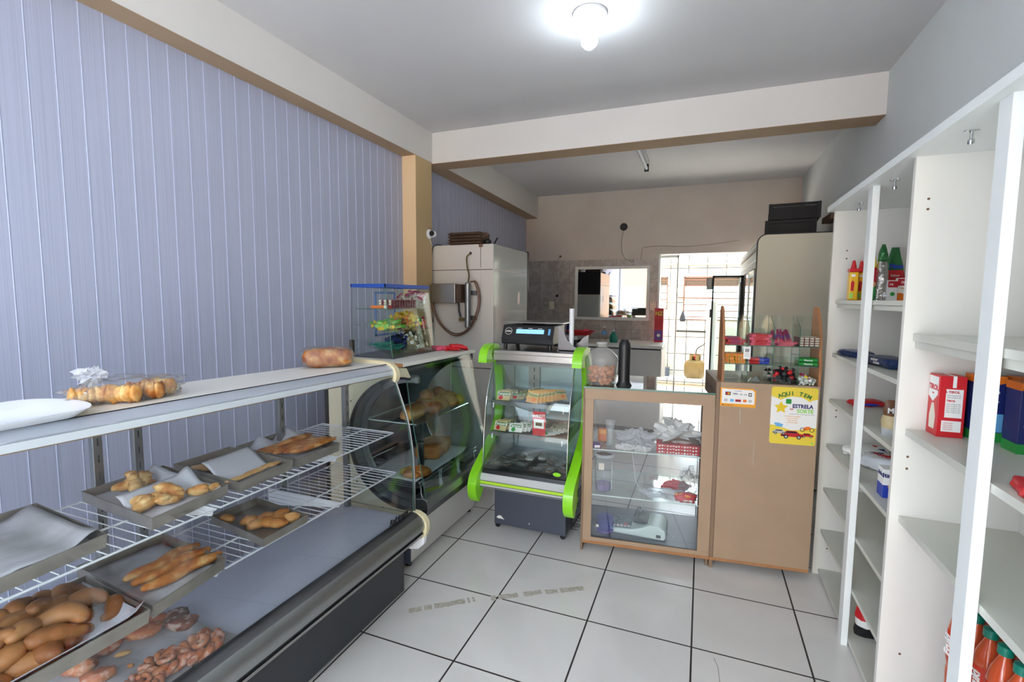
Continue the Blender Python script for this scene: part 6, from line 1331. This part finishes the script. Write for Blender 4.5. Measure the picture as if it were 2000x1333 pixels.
txt('Italac', 0.024, (0.0, -0.0308, 0.088), 'navy', t, bold=0.0008); txt('Italac', 0.022, (-0.0228, 0.0, 0.088), 'navy', t, '-x', bold=0.0008); MB().lathe([(0.007, -0.0312), (0.007, -0.0305)], (0, 0, 0.045), 12, axis='y').build('picture', 'skin_orange', t, local=True)
t = T('red_wafer_packet', 'tall red packet with white lettering leaning on the lowest shelf', 'packet', (0.735, 2.40, 0.032), 0.1)
b = pouch_mesh(0.13, 0.215, 0.05, 0.8); b.mats = ['red', 'black_print', 'white_print']; b.mi = [1 if z < 0.045 else 2 if z < 0.07 else 0 for z in [sum(b.v[i].z for i in f)/len(f) for f in b.f]]
b.build('packet_body', None, t, local=True, smooth='auto'); txt('Laser', 0.040, (0.0, -0.040, 0.15), 'white_print', t, bold=0.0015, shear=0.2); txt('sabor intenso', 0.013, (0.0, -0.040, 0.178), 'white_print', t); MB().box(0.0, 0.05, -0.036, -0.0352, 0.01, 0.045).build('bar_code', 'white_print', t, local=True)

# milk cartons
def carton(name, lab, x0, y0_, body, h=0.19, w=0.067, d=0.072, rz=0.0, cap=False, grp=None):
    t = T(name, lab, 'carton', (x0+w/2, y0_+d/2, 1.058), rz, grp)
    MB().box(-w/2, w/2, -d/2, d/2, 0, h).build('carton_body', body, t, local=True, bevel=0.0015); return t
w, d = 0.067, 0.072
t = carton('milk_carton', 'red and white milk carton lettered Tirol at the left of the milk shelf', 0.688, 1.846, 'red')
MB().slab([(-w/2-0.0006, d/2-0.004, 0.185), (-w/2-0.0006, -d/2+0.006, 0.185), (-w/2-0.0006, -d/2+0.006, 0.13), (-w/2-0.0006, 0.0, 0.105), (-w/2-0.0006, d/2-0.004, 0.12)], (0.0006, 0, 0)).build('white_splash', 'white_print', t, local=True)
MB().slab([(-w/2-0.0006, 0.016, 0.02), (-w/2-0.0006, -0.018, 0.02), (-w/2-0.0006, -0.022, 0.06), (-w/2-0.0006, -0.008, 0.10), (-w/2-0.0006, 0.006, 0.10), (-w/2-0.0006, 0.018, 0.06)], (0.0006, 0, 0)).build('milk_glass', 'cream_print', t, local=True)
txt('TIROL', 0.023, (-w/2-0.0008, -0.001, 0.150), 'red_print', t, '-x', bold=0.0008)
txt('leite', 0.008, (-w/2-0.0008, 0.0, 0.132), 'red_print', t, '-x')
MB().box(-0.016, 0.026, -d/2-0.0006, -d/2, 0.062, 0.150).box(-0.022, 0.026, -d/2-0.0006, -d/2, 0.018, 0.052).build('white_panel', 'white_print', t, local=True)
MB().box(-0.001, 0.008, -d/2-0.0006, -d/2, 0.155, 0.19).box(-0.001, 0.008, -d/2, d/2, 0.19, 0.1905).build('white_strip', 'white_print', t, local=True)
txt('A TIROL', 0.010, (-0.001, -d/2-0.0008, 0.141), 'red_print', t, bold=0.0003)
txt('TIROL', 0.008, (-0.003, -d/2-0.0008, 0.114), 'red_print', t, bold=0.0003)
for k in range(7): txt('leite integral uht', 0.0052, (0.004, -d/2-0.0008, 0.131-0.0062*k if k < 2 else 0.104-0.0062*(k-2)), 'grey', t)
for k in range(4): txt('informacao', 0.0052, (-0.006, -d/2-0.0008, 0.045-0.0065*k), 'red_print', t)
def bluecarton(lab, x0, y0_):
    t = carton('milk_carton', lab, x0, y0_, 'navy', 0.196)
    MB().box(-w/2-0.0006, w/2+0.0006, -d/2-0.0006, d/2, 0.0, 0.028).build('green_base', 'green', t, local=True)
    MB().slab([(-w/2-0.0008, -d/2-0.0008, 0.197), (w/2+0.0008, -d/2-0.0008, 0.197), (w/2+0.0008, -d/2-0.0008, 0.178), (0.01, -d/2-0.0008, 0.172), (-0.012, -d/2-0.0008, 0.182), (-w/2-0.0008, -d/2-0.0008, 0.176)], (0, d+0.0008, 0)).build('orange_top', 'orange', t, local=True)
    MB().lathe([(0.014, 0.197), (0.014, 0.212), (0.012, 0.2135)], (0.004, 0, 0), 18).build('screw_cap', 'white_plastic', t, local=True, smooth='auto')
    MB().lathe([(0.019, -0.0008), (0.019, 0.0)], (0, -d/2, 0.150), 22, axis='y', sy=0.62).build('logo_oval', 'white_print', t, local=True)
    MB().lathe([(0.0175, -0.0012), (0.0175, -0.0008)], (0, -d/2, 0.150), 22, axis='y', sy=0.58).build('logo_field', 'grey', t, local=True)
    txt('Santa Clara', 0.0085, (0, -d/2-0.0014, 0.150), 'white_print', t, bold=0.0003); txt('LEITE INTEGRAL', 0.0058, (0, -d/2-0.0010, 0.122), 'white_print', t)
    b = MB(); b.blob((0, -d/2, 0.062), (0.014, 0.0012, 0.011), 0, 1, 0.1, 2, 12); b.blob((-0.016, -d/2, 0.078), (0.006, 0.0012, 0.008), 0, 2, 0.1, 2, 10)
    for x in (-0.009, -0.003, 0.006, 0.011): b.box(x-0.0015, x+0.0015, -d/2-0.001, -d/2, 0.03, 0.056)
    b.build('cow_picture', 'white_print', t, local=True); MB().blob((0.004, -d/2-0.0006, 0.064), (0.005, 0.0012, 0.005), 0, 3, 0.3, 3, 10).build('cow_patch', 'black_print', t, local=True)
    MB().box(0.014, 0.032, -d/2-0.0009, -d/2, 0.03, 0.085).build('side_table', 'sky', t, local=True)
bluecarton('blue milk carton with white cap close behind the red one', 0.775, 1.838)
bluecarton('blue milk carton with a white cow, nearest on the milk shelf', 0.818, 1.715)
bluecarton('blue milk carton with white cap in the rear corner of the milk shelf', 0.862, 1.815)
t = flatpack('red_packet', 'flat shiny red packet at the near end of the milk shelf', (0.70, 1.36, 1.058), 1.3, 0.15, 0.09, 0.012, 'red', 12)
# soda bottles: two layers
src = T('soda_bottle', 'x', 'bottle')
MB().lathe([(0.0, 0.002), (0.026, 0.0), (0.031, 0.012), (0.0315, 0.075), (0.029, 0.085), (0.0315, 0.10), (0.0315, 0.20), (0.026, 0.228), (0.014, 0.258), (0.0115, 0.268), (0.0115, 0.276)], (0, 0, 0), 20).build('bottle_body', 'soda', src, local=True, smooth=True)
MB().lathe([(0.0322, 0.105), (0.0322, 0.195)], (0, 0, 0), 20).build('label', 'soda_red', src, local=True, smooth=True)
cp = MB().lathe([(0.0155, 0.272), (0.016, 0.275), (0.0155, 0.294), (0.012, 0.296), (0.0, 0.2965)], (0, 0, 0), 18).build('screw_cap', 'teal', src, local=True, smooth='auto')
text('lettering', 'Fruki', 0.030, (-0.024, -0.0225, 0.15), (0, 0, 1), (-0.75, 0.66, 0), 'white_print', src, local=True, bold=0.001, depth=0.001, shear=0.15)
n = 0
for lay in (0, 1):
    for j in range(10):
        for i in range(3):
            place(src, (0.735+0.0655*i, 1.70-0.0668*j, 0.032+0.298*lay), (0, 0, 0.3*((i*7+j*3) % 5-2)), 'orange red soda bottle with green cap in the upper layer of the near bay' if lay else 'orange red soda bottle standing in the bottom layer of the near bay', 'soda bottles, upper layer' if lay else 'soda bottles, bottom layer', first=(n == 0)); n += 1

# ================================================================== BEVERAGE COOLER, CRATES
BCX0, BCX1, BCY0, BCY1, BCZ = 0.372, 0.945, 4.20, 5.92, 1.985
CO = T('beverage_cooler', 'tall cream drinks cooler with glass doors behind the brown cabinet', 'refrigerator', (0.66, 5.05, 0))
def side_prof(k=0.0):
    r = 0.07; o = [(BCX1-k, 0.02+k), (BCX1-k, BCZ-k)]
    for i in range(7): a = PI/2+PI/2*i/6; o.append((BCX0+r+(r-k)*math.cos(a), BCZ-r+(r-k)*math.sin(a)))
    o.append((BCX0+k, 0.02+k)); return o
MB().slab([(x, BCY0, z) for x, z in side_prof()], (0, 0.02, 0)).build('edge_trim', 'black_rubber', CO, smooth='auto')
MB().slab([(x, BCY0-0.003, z) for x, z in side_prof(0.009)], (0, 0.004, 0)).build('side_panel', 'cooler_cream', CO)
MB().slab([(x, BCY0+0.02, z) for x, z in [(BCX1, 0.05), (BCX1, BCZ-0.01), (BCX0+0.07, BCZ-0.01), (BCX0+0.02, BCZ-0.05), (BCX0+0.02, 1.72), (BCX1-0.05, 1.72), (BCX1-0.05, 0.05)]], (0, BCY1-BCY0-0.02, 0)).build('cabinet', 'white_laminate', CO)
MB().box(BCX0+0.005, BCX0+0.02, BCY0+0.02, BCY1, 1.73, 1.93).build('header', 'light_grey', CO)
for z in (1.90, 1.86, 1.78): MB().box(BCX0+0.001, BCX0+0.006, BCY0+0.02, BCY1, z, z+0.012).build('header_stripe', 'white_edge' if z != 1.86 else 'tan_paint', CO)
MB().box(BCX0+0.02, BCX1, BCY0+0.02, BCY1, 0.02, 0.25).build('motor_base', 'light_grey', CO); MB().box(BCX0+0.05, BCX1-0.02, BCY0+0.05, BCY1-0.05, 0.0, 0.02).build('plinth', 'black_rubber', CO)
for k in range(3):
    ya_ = BCY0+0.03+k*0.56
    if k == 1: continue
    dr = MB().box(BCX0-0.005, BCX0+0.02, ya_, ya_+0.05, 0.26, 1.72).box(BCX0-0.005, BCX0+0.02, ya_+0.50, ya_+0.55, 0.26, 1.72).box(BCX0-0.005, BCX0+0.02, ya_, ya_+0.55, 1.67, 1.72).box(BCX0-0.005, BCX0+0.02, ya_, ya_+0.55, 0.26, 0.31).build('glass_door', 'aluminium', CO, bevel=0.003)
    pane(BCX0+0.002, BCX0+0.007, ya_+0.05, ya_+0.50, 0.31, 1.67).build('door_pane', None, dr)
    MB().tube([(BCX0-0.03, ya_+0.03, 0.9), (BCX0-0.03, ya_+0.03, 1.3)], 0.009, 8).build('handle', 'chrome', dr)
# the middle door stands open
dr = MB().box(0.085, 0.10, 5.30, 5.325, 0.26, 1.72).box(0.345, 0.37, 5.30, 5.325, 0.26, 1.72).box(0.085, 0.37, 5.30, 5.325, 1.70, 1.72).box(0.085, 0.37, 5.30, 5.325, 0.26, 0.30).build('glass_door', 'dark_plastic', CO)
pane(0.10, 0.345, 5.31, 5.315, 0.30, 1.70, 'glass_smoky').build('door_pane', None, dr)
MB().box(0.03, 0.085, 5.295, 5.33, 1.58, 1.70).build('door_closer', 'ring_grey', dr, bevel=0.006)
MB().box(0.07, 0.085, 5.29, 5.33, 1.30, 1.38).build('hinge_block', 'black_rubber', dr)
for z in (0.6, 0.95, 1.3): MB().box(BCX0+0.04, BCX1-0.06, BCY0+0.04, BCY1-0.04, z, z+0.01).build('wire_shelf', 'wire_white', CO)
def crate(z, dx, dy, lab):
    t = T('plastic_crate', lab, 'crate', (0.66+dx, 4.62+dy, z), -0.10, 'black crates on the cooler')
    W2, D2, H2, th = 0.165, 0.24, 0.118, 0.006
    b = MB(); b.box(-W2+.02, W2-.02, -D2+.02, D2-.02, 0, 0.006)
    for sy in (-1, 1):
        b.box(-W2, W2, sy*D2-th/2, sy*D2+th/2, H2-0.02, H2+0.004); b.box(-W2+.012, W2-.012, sy*(D2-.014)-th/2, sy*(D2-.014)+th/2, 0.0, H2-0.02)
        b.box(-W2, W2, sy*D2-0.008, sy*D2+0.008, 0, 0.012)
    for sx in (-1, 1):
        b.box(sx*W2-th/2, sx*W2+th/2, -D2, D2, H2-0.02, H2+0.004); b.box(sx*(W2-.014)-th/2, sx*(W2-.014)+th/2, -D2, -0.06, 0.0, H2-0.02); b.box(sx*(W2-.014)-th/2, sx*(W2-.014)+th/2, 0.06, D2, 0.0, H2-0.02); b.box(sx*(W2-.014)-th/2, sx*(W2-.014)+th/2, -0.06, 0.06, 0.0, 0.05)
        b.box(sx*W2-0.008, sx*W2+0.008, -D2, D2, 0, 0.012)
        for sy in (-1, 1): b.box(sx*W2-0.012, sx*W2+0.012, sy*D2-0.012, sy*D2+0.012, 0, H2+0.004)
        b.box(sx*W2-0.01, sx*W2+0.01, -0.07, -0.05, 0, H2)
    b.build('crate_body', 'dark_plastic', t, local=True)
crate(BCZ+0.001, -0.02, 0.0, 'black plastic crate directly on the cooler, lower of the two')
crate(BCZ+0.126, 0.0, -0.02, 'black plastic crate stacked on top of the other one')
t = T('wooden_bracket', 'short brown wooden strip fixed high on the right wall behind the shelving', 'bracket', (0.93, 4.5, 2.13))
MB().box(0.88, 0.95, 4.36, 4.66, 2.10, 2.145).build('wood_strip', 'rusty_wood', t, bevel=0.002)

# ================================================================== REAR WALL AREA
t = T('mirror', 'white framed rectangular mirror on the tiled rear wall', 'mirror', (-1.068, 6.08, 1.22))
MB().box(-1.50, -0.64, 6.078, 6.086, 1.25, 1.85).build('mirror_glass', 'mirror_glass', t)
for bx in ((-1.53, -0.605, 1.215, 1.25), (-1.53, -0.605, 1.85, 1.885), (-1.53, -1.495, 1.25, 1.85), (-0.64, -0.605, 1.25, 1.85)): MB().box(bx[0], bx[1], 6.065, 6.089, bx[2], bx[3]).build('frame_side', 'white_edge', t, bevel=0.004)
t = T('chest_freezer', 'white chest freezer under the mirror with black lid seal', 'freezer', (-0.85, 5.72, 0))
MB().box(-1.32, -0.39, 5.40, 6.05, 0.05, 0.925).build('freezer_body', 'case_white', t, bevel=0.01); MB().box(-1.31, -0.40, 5.41, 6.04, 0.925, 0.942).build('lid_seal', 'black_rubber', t); MB().box(-1.325, -0.385, 5.39, 6.055, 0.942, 0.975).build('lid', 'white_laminate', t, bevel=0.006)
MB().box(-1.27, -0.45, 5.45, 6.0, 0, 0.05).build('plinth', 'black_rubber', t); MB().box(-0.86, -0.72, 5.388, 5.40, 0.86, 0.92).build('badge', 'light_grey', t)
t = T('spray_bottle', 'green soap bottle with white pump on the freezer', 'bottle', (-0.945, 5.62, 0.976))
MB().lathe([(0.0, 0), (0.044, 0), (0.046, 0.01), (0.046, 0.07), (0.030, 0.10), (0.016, 0.115), (0.016, 0.125), (0, 0.125)], (0, 0, 0), 20).build('bottle_body', 'teal', t, local=True, smooth='auto'); MB().lathe([(0.009, 0.125), (0.009, 0.15), (0.004, 0.152), (0.004, 0.165), (0, 0.165)], (0, 0, 0), 10).build('pump', 'white_plastic', t, local=True)
t = T('water_bottle', 'clear water bottle with pale blue label on the freezer', 'bottle', (-1.06, 5.64, 0.976))
MB().lathe([(0.03, 0), (0.032, 0.01), (0.032, 0.12), (0.013, 0.155), (0.011, 0.17)], (0, 0, 0), 18).build('bottle_body', 'bottle_pet', t, local=True, smooth=True); MB().lathe([(0.0325, 0.09), (0.0325, 0.125)], (0, 0, 0), 18).build('label', 'sky', t, local=True); MB().lathe([(0.013, 0.168), (0.013, 0.182), (0, 0.182)], (0, 0, 0), 12).build('cap', 'white_plastic', t, local=True)
t = T('side_stand', 'small dark topped stand left of the freezer', 'table', (-1.50, 5.72, 0))
MB().box(-1.64, -1.34, 5.48, 5.98, 1.0, 1.045).build('stand_top', 'light_grey', t); 
for x in (-1.61, -1.37):
    for y in (5.51, 5.95): MB().box(x-0.02, x+0.02, y-0.02, y+0.02, 0, 1.0).build('leg', 'black_plastic', t)
MB().box(-1.60, -1.37, 5.50, 5.95, 0.6, 0.98).build('dark_shelf_box', 'black_plastic', t)
t = T('orange_tray', 'flat orange red plastic basin on the stand', 'tray', (-1.36, 5.70, 1.046))
MB().lathe([(0.0, 0.004), (0.10, 0.0), (0.13, 0.05), (0.145, 0.052), (0.145, 0.047), (0.135, 0.045), (0.105, 0.01), (0.0, 0.012)], (0, 0, 0), 28, sx=1.25).build('basin', 'red', t, local=True, smooth='auto')
t = T('dark_bottle', 'dark blue bottle behind the orange basin', 'bottle', (-1.52, 5.80, 1.046)); MB().lathe([(0.0, 0), (0.04, 0), (0.04, 0.09), (0.02, 0.13), (0.0, 0.14)], (0, 0, 0), 16).build('bottle_body', 'navy', t, local=True, smooth='auto')
t = T('pink_napkins', 'small pink pack on the edge of the orange basin', 'box', (-1.27, 5.62, 1.099)); MB().box(-0.03, 0.03, -0.02, 0.02, 0, 0.025).build('pack', 'pink', t, local=True, bevel=0.003)
t = T('red_display_box', 'tall red printed box standing on the right end of the freezer', 'box', (-0.47, 5.93, 0.976))
MB().box(-0.05, 0.05, -0.03, 0.03, 0, 0.40).build('box_body', 'red', t, local=True); MB().box(-0.04, 0.04, -0.0306, -0.03, 0.16, 0.27).build('printed_panel', 'red_print', t, local=True); MB().box(-0.045, 0.045, -0.0306, -0.03, 0.02, 0.14).build('printed_panel', 'purple', t, local=True)
txt('NZ', 0.06, (0.0, -0.0308, 0.335), 'poster_yellow', t, bold=0.002); MB().lathe([(0.018, -0.0312), (0.018, -0.0306)], (0, 0, 0.08), 14, axis='y').build('picture', 'cream_print', t, local=True)
def plate(name, lab, x, z, nx, nz, cat='socket'):
    t = T(name, lab, cat, (x, 6.09, z)); MB().box(x-0.035, x+0.035, 6.078, 6.0895, z-0.05, z+0.05).build('cover_plate', 'cream_print', t, bevel=0.003)
    for i in range(nx):
        for j in range(nz): MB().box(x-0.022+i*0.03, x-0.010+i*0.03, 6.076, 6.0785, z-0.03+j*0.03, z-0.02+j*0.03).build('insert', 'grey', t)
plate('wall_socket', 'double wall socket between the mirror and the doorway', -0.557, 1.40, 2, 3); plate('light_switch', 'small wall switch on the tiles left of the mirror', -1.84, 1.39, 1, 1, 'switch')
t = T('junction_box', 'round black junction box high on the rear wall with a hanging wire', 'junction box', (-0.935, 6.088, 2.36))
MB().lathe([(0.045, 0.0), (0.045, -0.012), (0.035, -0.02), (0.0, -0.02)], (-0.935, 6.088, 2.36), 22, axis='y').build('box_cover', 'black_rubber', t, smooth='auto')
def wire(name, lab, pts, r, mat): o = MB().tube(arc([(x, 6.083, z) for x, z in pts]), r, 6).build(name, mat, None, smooth=True); return tag(o, lab, 'wire')
wire('wall_wire', 'thin wire hanging from the black junction box', [(-0.935, 2.32), (-0.955, 2.2), (-0.955, 2.12), (-0.945, 2.05), (-0.92, 1.99), (-0.87, 1.955), (-0.80, 1.93), (-0.82, 1.96)], 0.0035, 'grey')
wire('wall_wire', 'thin wire running along the rear wall above the doorway', [(-0.72, 1.95), (-0.71, 2.05), (-0.68, 2.10), (-0.5, 2.115), (-0.2, 2.10), (0.1, 2.12), (0.36, 2.15)], 0.003, 'tan_paint')
wire('wall_wire', 'wire with a small black plug hanging beside the mirror', [(-1.72, 2.015), (-1.77, 1.97), (-1.775, 1.8), (-1.76, 1.6), (-1.765, 1.53)], 0.003, 'grey')
tag(B(-1.78, -1.75, 6.06, 6.085, 1.50, 1.53).build('plug', 'black_rubber', None), 'tiny black plug on the hanging wire left of the mirror', 'plug')
tag(MB().lathe([(0.014, 0), (0.014, -0.02)], (-1.73, 6.088, 2.02), 10, axis='y').build('pipe_end', 'copper', None), 'small pipe stub at the top edge of the wall tiles', 'pipe')
# glass leaf in the doorway
d1 = struct(MB().box(-0.505, -0.49, 6.16, 6.19, 0, 2.01).box(-0.30, -0.285, 6.16, 6.19, 0, 2.01).box(-0.505, -0.285, 6.16, 6.19, 0, 0.03).box(-0.505, -0.285, 6.16, 6.19, 1.98, 2.01).build('door_1', 'white_edge'))
pane(-0.49, -0.30, 6.172, 6.177, 0.03, 1.98, 'glass').build('door_pane', None, d1)
# ---- kitchen items
t = T('gas_cylinder', 'squat mustard brown gas cylinder on the bright rear floor', 'gas cylinder', (-0.09, 9.42, 0))
MB().lathe([(0.0, 0.03), (0.12, 0.03), (0.165, 0.06), (0.185, 0.12), (0.185, 0.28), (0.165, 0.34), (0.11, 0.375), (0.0, 0.385)], (0, 0, 0), 32).build('cylinder_body', 'gas_brown', t, local=True, smooth='auto'); MB().lathe([(0.135, 0.0), (0.135, 0.05), (0.13, 0.05), (0.13, 0.0)], (0, 0, 0), 28).build('foot_ring', 'gas_brown', t, local=True)
for a in (0.3, 1.6, 3.4, 4.8): MB().slab([(0.1*math.cos(a+k), 0.1*math.sin(a+k), 0.36) for k in (0, .25, .5, .75)]+[(0.095*math.cos(a+k), 0.095*math.sin(a+k), 0.36) for k in (.75, .5, .25, 0)], (0, 0, 0.10)).build('collar', 'gas_brown', t, local=True)
MB().lathe([(0.1, 0.455), (0.1, 0.475), (0.09, 0.475), (0.09, 0.455)], (0, 0, 0), 24).build('collar_rim', 'gas_brown', t, local=True); MB().lathe([(0.02, 0.38), (0.02, 0.44), (0.035, 0.445), (0.03, 0.47), (0, 0.47)], (0, 0, 0), 14).build('valve', 'red', t, local=True)
t = T('gas_hose', 'looped dark hose rising from the gas cylinder', 'hose', (0.1, 9.6, 0.5))
MB().tube(arc([(-0.08, 9.42, 0.46), (-0.06, 9.45, 0.58), (0.06, 9.6, 0.66), (0.16, 9.7, 0.78), (0.17, 9.8, 0.86), (0.13, 9.8, 0.72), (0.16, 9.8, 0.60), (0.19, 9.8, 0.7), (0.16, 9.84, 0.86)]), 0.010, 6).build('hose_tube', 'black_rubber', t, smooth=True)
MB().box(-0.46, 0.18, 9.86, 9.89, 0.855, 0.885).build('wall_pipe', 'black_rubber', t)
t = T('hanging_brush', 'small dark brush hanging from a cord in front of the kitchen window', 'brush', (-0.35, 9.85, 1.1)); MB().tube([(-0.345, 9.86, 1.92), (-0.345, 9.86, 1.25)], 0.006, 5).build('cord', 'copper', t); MB().lathe([(0.01, 1.26), (0.045, 1.16), (0.06, 1.09), (0.04, 1.06)], (-0.345, 9.85, 0), 12).build('bristles', 'black_rubber', t, smooth='auto'); MB().box(-0.46, 0.2, 9.84, 9.87, 1.50, 1.525).build('curtain_rod', 'copper', t)
t = T('kitchen_switch', 'grey switch plate on the bright kitchen tiles', 'switch', (-0.505, 9.89, 0.77)); MB().box(-0.55, -0.46, 9.87, 9.899, 0.70, 0.84).build('cover_plate', 'light_grey', t, bevel=0.004)
t = T('floor_box', 'small dark box on the kitchen floor by the wall', 'box', (-0.62, 9.75, 0)); MB().box(-0.70, -0.55, 9.68, 9.82, 0, 0.17).build('box_body', 'slate', t, bevel=0.005)
t = T('pale_roll', 'tall pale upright roll standing just beyond the doorway', 'roll', (0.12, 6.9, 0)); MB().lathe([(0.065, 0), (0.065, 1.46), (0.04, 1.465), (0.04, 0.1)], (0.12, 6.9, 0), 24).build('roll_body', 'white_plastic', t, smooth='auto')
